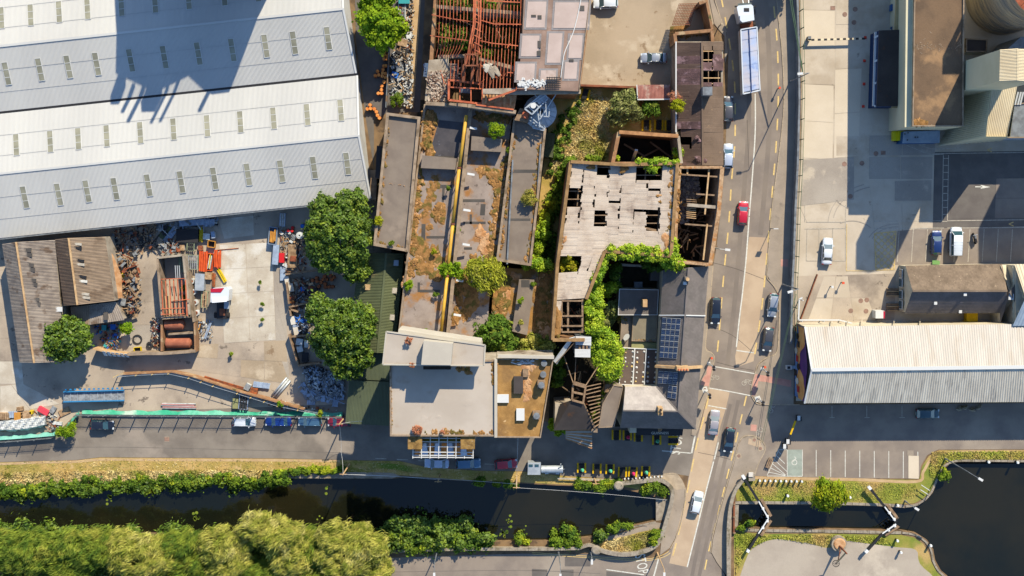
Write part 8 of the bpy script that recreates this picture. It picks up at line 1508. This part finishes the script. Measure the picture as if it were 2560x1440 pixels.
IT=[('beams','orange_beam_stack','left stack of orange-red steel beams','beams',510,655,1.5,3.4,.7,4,OR,None,4),('beams','orange_beam_stack','right stack of orange-red steel beams','beams',546,648,1.2,2.9,.8,3,OR,None,4),('open','orange_skip','orange skip holding white and yellow lengths between the beam stacks','skip',527,655,1.0,2.9,.7,8,OR,OR),('beams','white_batten_bundle','white and yellow battens lying in the orange skip','battens',527,653,.5,2.4,.9,8,JW,YE,3),('beams','red_beam_pair','pair of dull red beams below the orange skip','beams',536,698,.6,2.4,.5,2,RDR,None,2),('beams','yellow_beam_pair','pair of slanting yellow beams','beams',555,687,.7,2.6,.5,-30,YE,None,2),('rack','steel_rack','pale green steel rack above the reels','rack',483,655,2.1,2.4,.9,3,PG,JG,6),('rack','steel_rack','pale green empty rack beside the walled compound','rack',457,658,.8,2.8,.9,0,PG,PG,2),('rack','steel_rack','long green frame rack left of the white lorry cab','rack',514,748,1.0,2.8,.8,4,PG,JT,2),('box','orange_crate','open orange crate below the beams','crate',523,689,1.1,1.2,.7,3,OC,JT),('open','orange_crate','open orange crate by the small box row','crate',531,610,1.2,1.1,.8,8,OC,JK),('box','grey_trailer_box','long silver box left of the lorry cab','box',504,704,1.5,2.8,1.3,3,M_steel,M_steel),('reel','cable_reel','topmost cable reel in the column','reel',482,702,1.0,0,.9,0,JW,RDR),('reel','cable_reel','second cable reel in the column','reel',486,729,1.0,0,.9,0,JW,RDR),('reel','cable_reel','third cable reel in the column','reel',490,755,1.0,0,.9,0,JW,RDR),('reel','cable_reel','lowest cable reel in the column','reel',494,781,1.0,0,.9,0,JW,RDR),('box','dark_skip','wide black trough against the warehouse','skip',472,589,3.6,2.2,1.0,1,JK,JK),('beams','yellow_forks','yellow stacked steel lengths beside the black trough','beams',505,587,.7,2.3,.7,4,YE,None,3),('box','white_sacks','pale blue sack right of the yellow lengths','sack',519,591,1.1,1.0,.8,5,JL,JW),('box','white_locker','small white locker by the yellow lengths','box',536,587,.6,1.1,1.0,-6,JW,JL),('sheets','sheet_stack','stack of blue-grey roofing sheets along the eave','sheets',490,556,5.4,1.0,.7,-4,JL,JG),('sheets','sheet_stack','short pale sheets at the right of the eave stack','sheets',528,555,1.6,.9,.9,-3,JL,JW),('sheets','long_grey_sheet','long slanting grey sheet leaning to the eave','sheet',434,579,1.0,4.4,.4,38,JL,None,2),('sheets','dark_green_sheet','dark green sheet in the shade by the eave','sheet',415,582,1.6,2.6,.3,40,M_green,None,1),('box','small_crate','first small pale crate in the row below the trough','crate',458,619,.8,.9,.7,0,JW,JT),('rack','generator_frame','grey framed generator in the crate row','generator',480,617,1.2,1.3,.9,3,PG,JK,4),('box','small_crate','small rusty crate at the end of the row','crate',503,620,.8,.8,.6,0,JT,JR),('pipes','black_pipe_length','thin dark pipe lying on the yard','pipe',568,623,.15,4.0,.1,85,RDR,None,1),('open','blue_skip','pale blue skip loaded with orange timber','skip',685,589,1.3,2.9,1.1,6,JL,JL),('beams','orange_timber','orange timber lying in the pale blue skip','timber',685,590,1.0,1.9,1.3,4,OC,None,4),('box','grey_skip','long grey lidded skip below the blue one','skip',692,636,1.0,3.3,1.0,5,JG,JL),('box','red_tool_chest','bright red chest by the grey skip','chest',706,644,.85,1.6,.8,2,REDP,REDP),('sheets','grey_flashing','blue-grey plate below the red chest','plate',708,684,.9,2.4,.5,0,JL,None,2),('rack','aluminium_rack','pale blue aluminium rack under the warehouse eave','rack',709,549,.9,2.2,1.0,4,JL,JW,3),('pallet','timber_trailer','old timber trailer bed with rusty load','trailer',733,640,1.6,4.0,.8,3,JT,JG,7),('box','rusty_crate','rusty crate on the timber trailer','crate',736,646,.9,.9,1.2,5,RDR,JR),('reel','white_bowl_tank','white round tank with a dark centre','tank',752,588,1.2,0,1.2,0,JW,JW),('box','white_plate','white box beside the round tank','box',768,584,1.0,1.0,.9,12,JW,JW),('pallet','slatted_rack','slatted grey frame left of the round tank','frame',735,593,.9,.9,.7,30,JG,JK,4),('pallet','slatted_rack','white slatted frame below the round tank','frame',766,603,1.1,.9,.7,-25,JK,JW,4),('beams','steel_angle_pile','loose pale steel lengths on the earth','steel',716,600,1.2,1.6,.3,80,JG,JT,4),('beams','white_post','long white post by the tree','post',750,640,.25,2.8,.3,-3,JW,None,1),('drum','red_drum','upper red drum on the dark yard','drum',733,569,.55,0,.8,0,REDP,RDR),('drum','red_drum','lower right red drum on the dark yard','drum',732,577,.55,0,.8,0,REDP,RDR),('drum','red_drum','lower left red drum on the dark yard','drum',723,576,.55,0,.8,0,REDP,RDR),('drum','blue_drum','blue drum half under the big tree','drum',758,565,.7,0,.9,0,JB,JB),('pipes','silver_pipe_bundle','slanting bundle of silver pipes near the mesh fence','pipes',704,969,1.2,4.0,.3,40,M_steel,JW,3),('sheets','corrugated_stack','small stack of pale corrugated sheets by the fence','sheets',655,962,2.8,1.0,.5,8,JL,JW),('box','white_machine','small white machine by the rusty beams','machine',621,966,.9,1.1,.8,30,JW,JG),('box','rust_box','rusty brown box against the fence','box',637,976,1.2,1.0,.8,8,RDR,RDR),('beams','rusty_beam_run','long rusty beams along the fence','beams',561,958,.7,7.0,.4,-73,RDR,JR,3),('rack','steel_trolley','glazed steel trolley in the narrow strip','trolley',612,1002,1.5,2.6,1.0,6,JL,JK,3),('box','olive_box','olive box beside the steel trolley','box',591,1007,.9,1.7,.8,3,mat('olive_box',(150,146,96)),None),('beams','pink_white_rails','bundle of pink and white rails in the narrow strip','rails',448,1014,1.0,5.8,.4,91,JW,mat('pink_rail',(214,150,140)),5),('sheets','green_cover','pale green cover sheet by the white sheet pile','sheet',778,1006,1.5,.9,.3,5,JL,None,1),('box','cream_box','pale box stuck at the fence end','box',760,1020,.5,.5,.9,0,JL,JW),('pallet','timber_pallet','tan pallet stack at the far left of the yard','pallet',10,1038,2.6,1.1,1.2,0,JT,JT,8),('sheets','pale_panel_stack','pale blue panels next to the pallet stack','panels',36,1035,1.5,1.1,.9,0,JL,JW),('pallet','timber_pallet','orange-brown pallet on the pale panels','pallet',50,1038,1.1,1.3,1.2,0,OC,JT,5),('box','tan_block','tan block right of the pallets','block',72,1036,1.4,1.2,.8,2,JT,JT),('pallet','timber_pallet','broken pallet above the pale panels','pallet',52,1021,1.1,.7,.5,-8,JT,JT,5),('box','pink_case','long pink-red case lying by the tarpaulin','case',111,1026,1.9,.9,.6,30,mat('pink_red',(226,70,84)),None),('box','pale_slab','pale slab beside the pink case','slab',134,1024,.8,1.2,.4,35,JG,JG),('box','white_case','white case at the fence corner','case',147,1057,1.4,.5,.6,5,JW,JW),('box','brown_sheet','tan sheet leaning under the blue ramp','sheet',162,1029,1.9,1.1,.2,-25,JT,None),('box','yellow_can','yellow can among the pallets','can',82,1029,.5,.6,.8,10,YE,YE),('pallet','frame_on_tarp','large grey slatted panel on the white tarpaulin','panel',73,1060,3.4,1.3,.3,-3,JG,JT,14),('pallet','frame_on_tarp','small slatted panel at the left end of the tarpaulin','panel',10,1072,1.0,.9,.3,-3,JT,JT,6),('ring','hose_coil','large dark hose coil in the compound yard','hose',343,849,1.7,0,.2,0,JK,None,1),('ring','tyre_stack','left old tyre by the compound wall','tyre',375,863,1.1,0,.3,0,JK,None,2),('ring','tyre_stack','right old tyre by the compound wall','tyre',387,858,1.2,0,.3,0,JK,None,1),('open','compactor','yellow and black compactor in the compound yard','machine',346,874,1.2,.9,.6,-5,YE,JK),('box','timber_bin','grey wooden bin at the foot of the scrap heap','bin',311,753,1.3,1.2,1.4,10,JT,JG),('sheets','grey_trough','slanting grey trough beside the wooden bin','trough',333,765,.9,1.6,1.3,60,JG,None,2),('beams','yellow_grating','yellow grating on the scrap heap','grating',308,688,.9,.9,.9,0,YE,YE,4),('pipes','orange_hose','orange curved hose on the scrap heap','hose',313,706,.25,2.6,.8,-35,OR,None,1),('pipes','grey_post','thick grey post on the scrap heap','post',319,664,.3,2.2,.9,2,JT,None,1),('open','teal_red_tray','red and teal tray near the tanks','tray',404,822,1.2,1.0,.5,20,REDP,JE),('beams','orange_stool','orange metal frame below the reels','frame',499,814,1.0,1.1,.6,12,OC,JK,4),('beams','pale_blue_rail','pale blue steel lengths beside the orange frame','rails',521,825,.5,3.0,.5,20,JL,None,2),('box','blue_barrel','blue drum by the low corrugated shed','drum',287,816,.9,.9,.9,0,JB,JB),('box','teal_bin','teal bin by the low corrugated shed','bin',264,818,.7,.9,.9,0,JE,JE),('box','round_bale','upper pale shrink-wrapped bale','bale',751,853,1.1,1.1,1.0,10,JL,JW),('box','round_bale','lower pale shrink-wrapped bale','bale',752,871,.95,.95,1.0,-12,JL,JW),('box','round_bale','pale upright bale half under the tree','bale',768,858,.6,1.2,1.0,0,JL,JW),('box','blue_crate','dark blue crate beside the bales','crate',764,892,1.0,1.5,.8,2,mat('deep_blue',(50,80,120)),JK),('beams','rust_bar_bundle','rust-coloured bars along the bay edge','bars',739,880,.5,3.4,.5,-14,RDR,JT,3),('sheets','blue_sheet_stack','dark blue sheets leaning at the tree edge','sheets',769,786,.8,2.4,.7,-8,mat('steel_blue',(60,110,160)),None,3),('box','blue_crate','square blue crate in the third bay','crate',750,818,1.1,.9,.7,-35,MATS['steel_blue'],JK),('drum','orange_drum','orange drum in the second storage bay','drum',733,753,.8,0,.9,0,ORL,RDR),('sheets','dark_sheet','dark sheets heaped in the second bay','sheets',772,728,.9,2.2,.6,30,JK,JG,3),('sheets','grey_board','grey boards in the second bay','boards',760,745,.8,1.8,.4,35,JG,JG,2),('box','blue_tub','little blue tub in the second bay','tub',757,722,.6,.8,.6,-20,JB,JB),('box','white_fridge','tilted white box at the top of the junk strip','box',1012,5,1.8,.9,1.2,0,JW,JE),('rack','white_bed_frame','white metal frame in the junk strip','frame',1006,30,1.2,2.6,.8,0,JW,JG,4),('box','white_mattress','tilted cream board in the junk strip','board',1008,108,1.5,1.2,.9,12,JW,JT),('box','cream_box','cream carton above the black bags','carton',1023,90,.9,1.0,.8,-12,JT,JW),('pipes','white_duct','long white duct standing in the junk strip','duct',1018,166,.7,2.9,.4,4,JW,None,1),('box','stone_slab','mottled slab beside the white duct','slab',998,168,.9,1.6,.7,0,JT,JG),('box','blue_tarp','bright blue tarpaulin bundle','tarpaulin',988,188,1.1,.9,.7,20,JB,JB),('box','grey_hardboard','grey panel beside the blue tarpaulin','panel',1003,195,1.0,.6,.6,-35,JL,JL),('box','white_carton','white carton at the alley edge of the junk','carton',1028,203,.8,.7,.6,10,JW,JW),('box','teal_cushion','teal cushion in the junk strip','cushion',1003,233,1.0,.7,.5,0,JE,JE),('box','grey_tile','grey tilted tile near the teal cushion','tile',1018,242,.8,.8,.4,40,JG,JG),('box','white_carton','small white carton below the tilted tile','carton',1009,250,.6,.5,.5,0,JW,JW),('pipes','white_drainpipe','slanting white drainpipe at the left of the junk','pipe',982,206,.25,2.2,.5,-18,JW,None,1),('box','tan_board','long tan board across the junk','board',1006,214,1.4,.4,.5,5,JT,JT)]
for it in IT:
 st_,nm,lab,cat,px,py,w,l,h,rot,m=it[:11];m2=it[11]if len(it)>11 else None;n=it[12]if len(it)>12 else 5
 item(st_,nm,lab,cat,px,py,w,l,h,rot,m,m2,n)
def junk(name,label,poly,n,ms,s0,s1,zm,cat='scrap',z0=0.0):
 "unsorted scrap nobody could count"
 P=GPn(inpoly(poly,n),z0+.2);mbs=MB()
 for i,p in enumerate(P):
  mbs.mi=random.randrange(len(ms));a,b=random.uniform(s0,s1),random.uniform(s0,s1)*random.choice((.25,.5,1));z=z0+random.uniform(0,zm)
  if random.random()<.45:d=Vector((random.gauss(0,1),random.gauss(0,1),random.gauss(0,.2))).normalized()*a;mbs.beam(Vector((p[0],p[1],z+.1))-d,Vector((p[0],p[1],z+.1))+d,random.uniform(.05,.16))
  else:mbs.box(p[0],p[1],z,a,b,random.uniform(.05,.35),random.uniform(0,3))
 return mbs.build(name,ms,None,kind='stuff',label=label,cat=cat)
ALL=[JW,JK,JG,JT,JR,JL,M_rend2]
junk('scrap_heap','tangled heap of timber and pipes right of the brown shed',[(292,628),(330,640),(350,680),(352,730),(345,790),(306,790),(306,745),(290,690)],260,[JK,JG,JT,JR,M_timber,JT],.3,1.1,1.5)
junk('scrap_heap','dark scrap under the warehouse eave',[(272,600),(300,570),(390,560),(398,620),(340,640),(290,630)],220,[JK,M_timber,JK,JT,JR,JG],.2,.8,.6)
junk('rubble_heap','heap of grey boulders and rusty bars',[(402,604),(430,596),(452,610),(450,636),(408,636)],110,[JG,JG,M_stone,JR],.3,1.0,.8,'rubble')
junk('scrap_heap','scrap along the eave above the black trough',[(392,556),(450,545),(545,540),(546,560),(452,570),(400,590)],90,[JL,JG,JK,JW],.3,1.2,.6)
junk('scrap_heap','mixed scrap round the timber trailer',[(700,560),(760,600),(768,680),(712,680),(704,640),(700,600)],160,[JT,M_timber,JW,JK,JR,M_timbl],.15,.7,.5)
junk('scrap_heap','dark scrap in the second storage bay',[(722,700),(770,696),(812,740),(800,770),(735,775),(726,740)],240,[JK,JG,M_timber,JT,JR,M_stone],.2,.9,.9)
junk('scrap_heap','scrap in the third storage bay',[(732,790),(775,788),(775,835),(740,840)],110,[JK,JL,JG,JB],.2,.7,.7)
junk('plastic_offcuts','grey heap of curled plastic offcuts below the big tree',[(756,922),(790,916),(858,940),(860,990),(830,995),(770,960)],900,[JL,JG,JK,JW,JG],.15,.55,.5)
junk('clear_sheeting','crumpled clear sheeting at the end of the yard',[(752,960),(860,985),(850,1010),(760,990)],60,[JL,JG],.4,1.8,.2)
junk('scrap_heap','scrap in the shade between compound and low shed',[(236,812),(300,805),(300,870),(262,872)],130,[JK,JB,JE,JT,JR],.15,.6,.7)
junk('scrap_heap','odds and ends by the tanks',[(378,790),(402,800),(402,870),(380,860)],90,[JW,JR,JK,JT],.1,.5,.5)
junk('scrap_heap','scattered bits below the reels',[(488,800),(535,800),(530,850),(495,845)],60,[JL,JG,JT,JW],.1,.5,.4)
junk('scrap_heap','loose litter along the yard edge by the fence',[(640,985),(760,1015),(850,1026),(700,1026),(640,1000)],80,[JT,JW,JR,JK],.1,.5,.2)
junk('scrap_heap','clutter among the pallets at far left',[(-20,1040),(90,1030),(150,1040),(150,1075),(110,1070),(90,1046),(-20,1052)],90,[JW,JT,JG,JR],.15,.5,.5)
junk('junk_strip','dense household junk strip between alley and drum yard, lower half',[(985,130),(1032,120),(1032,268),(985,266),(978,200)],520,[JW,JT,M_timbl,JK,JW,M_pier,M_rend2,JG],.12,.6,.9,'junk')
junk('junk_strip','household junk strip at the top of the alley',[(996,-20),(1034,-20),(1034,125),(1000,130)],260,[JW,JT,JK,M_timbl,RDR,JW,M_pier],.12,.6,.8,'junk')
junk('black_bags','shiny black bags and planks in the junk strip',[(984,124),(1024,120),(1020,145),(982,150)],70,[JK,JK,JT],.3,.9,.8,'bags')
junk('site_litter','litter scattered over the derelict yard',[(1400,260),(1530,240),(1530,390),(1420,400)],50,[JW,JT,JG],.08,.35,.1,'litter')
bw=thing('storage_bay_walls','low timber and block walls dividing the storage bays under the trees','wall',tuple(G(760,770,0)))
for pts in ([(713,686),(800,675)],[(722,768),(792,752)],[(724,770),(727,790)],[(722,772),(745,780)],[(730,842),(775,838)],[(722,836),(745,912)],[(745,914),(800,908)],[(716,706),(722,760)]):strip(MB(),pts,4,0,1.5).build('bay_wall',M_timber,bw)
for x,y in ((716,700),(726,718),(730,800),(738,826)):MB().box(*G(x+4,y,0),.8,1.4,.9,.2).build('concrete_block',M_concl,bw)
d0=item('drum','orange_lidded_drum','orange-lidded drum standing in the shaded alley beside the warehouse','drum',962,130,.62,0,.9,0,ORL,RDR,group='orange-lidded drums in the alley')
di=0;d0['label']='first orange-lidded alley drum, counting down from the tree'
for zx,zy in ((495,668),(530,675),(487,715),(522,715),(485,800),(507,797),(475,843),(472,882),(410,862),(382,915),(422,905),(467,920),(505,890),(502,932),(487,990),(460,1037),(453,1082),(417,1125),(458,1125),(320,1265),(287,1312),(327,1307),(370,1312),(395,1347),(408,1388),(432,1420)):di+=1;dup(d0,G(860+zx/4.8,zy/4.8,.03),random.uniform(0,6),ORD[di]+' orange-lidded alley drum, counting down from the tree')
r0=item('drum','rusty_drum','rusty drum standing in the shade under the two big trees','drum',783,700,.62,0,.9,0,RDR,JR,group='rusty drums under the big trees')
di=0;r0['label']='first rusty drum of the shaded group, counting from its left'
for zx,zy in sorted(((640,1030),(645,1070),(735,1010),(718,1045),(758,1048),(740,1100),(745,1140),(790,1135),(830,1135),(805,1005),(845,1020),(820,1050),(665,1130),(690,1080),(680,1215))):di+=1;dup(r0,G(660+zx/4.8,480+zy/4.8,.03),random.uniform(0,6),ORD[di]+' rusty drum of the shaded group, counting from its left')
jf=thing('junk_fence','ragged low fence between drum alley and junk strip','fence',tuple(G(972,200,0)))
for k in range(14):y0=60+k*15;MB().beam(G(978-k*.9,y0,.9),G(977-k*.9,y0+14.5,.9),.12,1.6).build('fence_panel',M_steeld if k%3 else M_timber,jf)
ex=thing('exit_sign','white sign reading EXIT in blue on the mill wall by the alley','sign',tuple(G(1064,174,5)));MB().add([G(1068,157,6.6),G(1071,158,6.6),G(1067,192,6.6),G(1058,191,4.6),G(1062,157,4.6)][0:1]+[G(1071,158,5.6),G(1067,192,5.6),G(1058,191,4.4),G(1062,157,4.4)][0:4],[(0,1,2,3,4)]if 0 else[(1,4,3,2)]).build('sign_board',M_frame,ex)
text('EXIT',1065,174,5.1,1.15,0,mat('exit_blue',(30,50,90)),ex,1.0,tilt=(math.radians(0),math.radians(-28),math.radians(-84)))
rp=thing('steel_loading_ramp','long blue-sided steel loading ramp in the works yard','ramp',tuple(G(233,992,0)))
P=GP([(160,979),(307,977),(307,1003),(160,1004)],1.5);MB().slab(P[0],P[1]+Vector((0,0,-.9)),P[2]+Vector((0,0,-.9)),P[3],.12).build('deck',JG,rp)
for a,b in ((0,1),(3,2)):MB().beam(P[a]+Vector((0,0,.2)),P[b]+Vector((0,0,-.7)),.14,.5).build('side_girder',mat('ramp_blue',(40,130,180)),rp)
for k in range(12):q=P[3].lerp(P[2],k/12);MB().beam(q,Vector((q.x+.3,q.y,.05)),.09).build('leg',MATS['ramp_blue'],rp)
for k in range(13):q=P[0].lerp(P[1],(k+.5)/13)+Vector((0,.35,.1-.07*k));MB().box(q.x,q.y,q.z,.35,.25,.1).build('bracket',MATS['ramp_blue'],rp)
for k in range(9):a=P[0].lerp(P[1],k/9);b=P[3].lerp(P[2],k/9);MB().beam(a+Vector((0,0,.06-.1*k)),b+Vector((0,0,.06-.1*k)),.08,.05).build('tread',M_steel,rp)
tp=thing('white_tarpaulin_stack','long stack covered with crumpled white tarpaulin at the lower left','tarpaulin',tuple(G(50,1060,0)))
mb=MB();nx,ny=34,8;V=[]
for i in range(nx+1):
 for j in range(ny+1):
  u,v=i/nx,j/ny;e=4*math.sin(u*23)+3*math.sin(u*51);y0=1054-14*u+(v*(24+8*math.sin(u*3))-2)+(e*.3 if j in (0,ny)else 0);z=.1 if j in (0,ny)or i in (0,nx)else 1.25+.16*math.sin(u*40+v*9)+.1*random.random()
  p=G(-14+u*130,y0,z);V.append(tuple(p))
mb.add(V,[(i*(ny+1)+j,i*(ny+1)+j+1,(i+1)*(ny+1)+j+1,(i+1)*(ny+1)+j)for i in range(nx)for j in range(ny)]);mb.build('tarpaulin',JW,tp)
gt=thing('small_gate','narrow slatted gate panel by the low wall below the asbestos shed tree','gate',tuple(G(305,882,0)));
for k in range(6):MB().slab(G(255+k*11,878+k*1.3,2.6),G(263+k*11,879+k*1.3,2.6),G(269+k*11,890+k*.8,2.0),G(261+k*11,889+k*.8,2.0),.04).build('gate_panel',JW,gt)
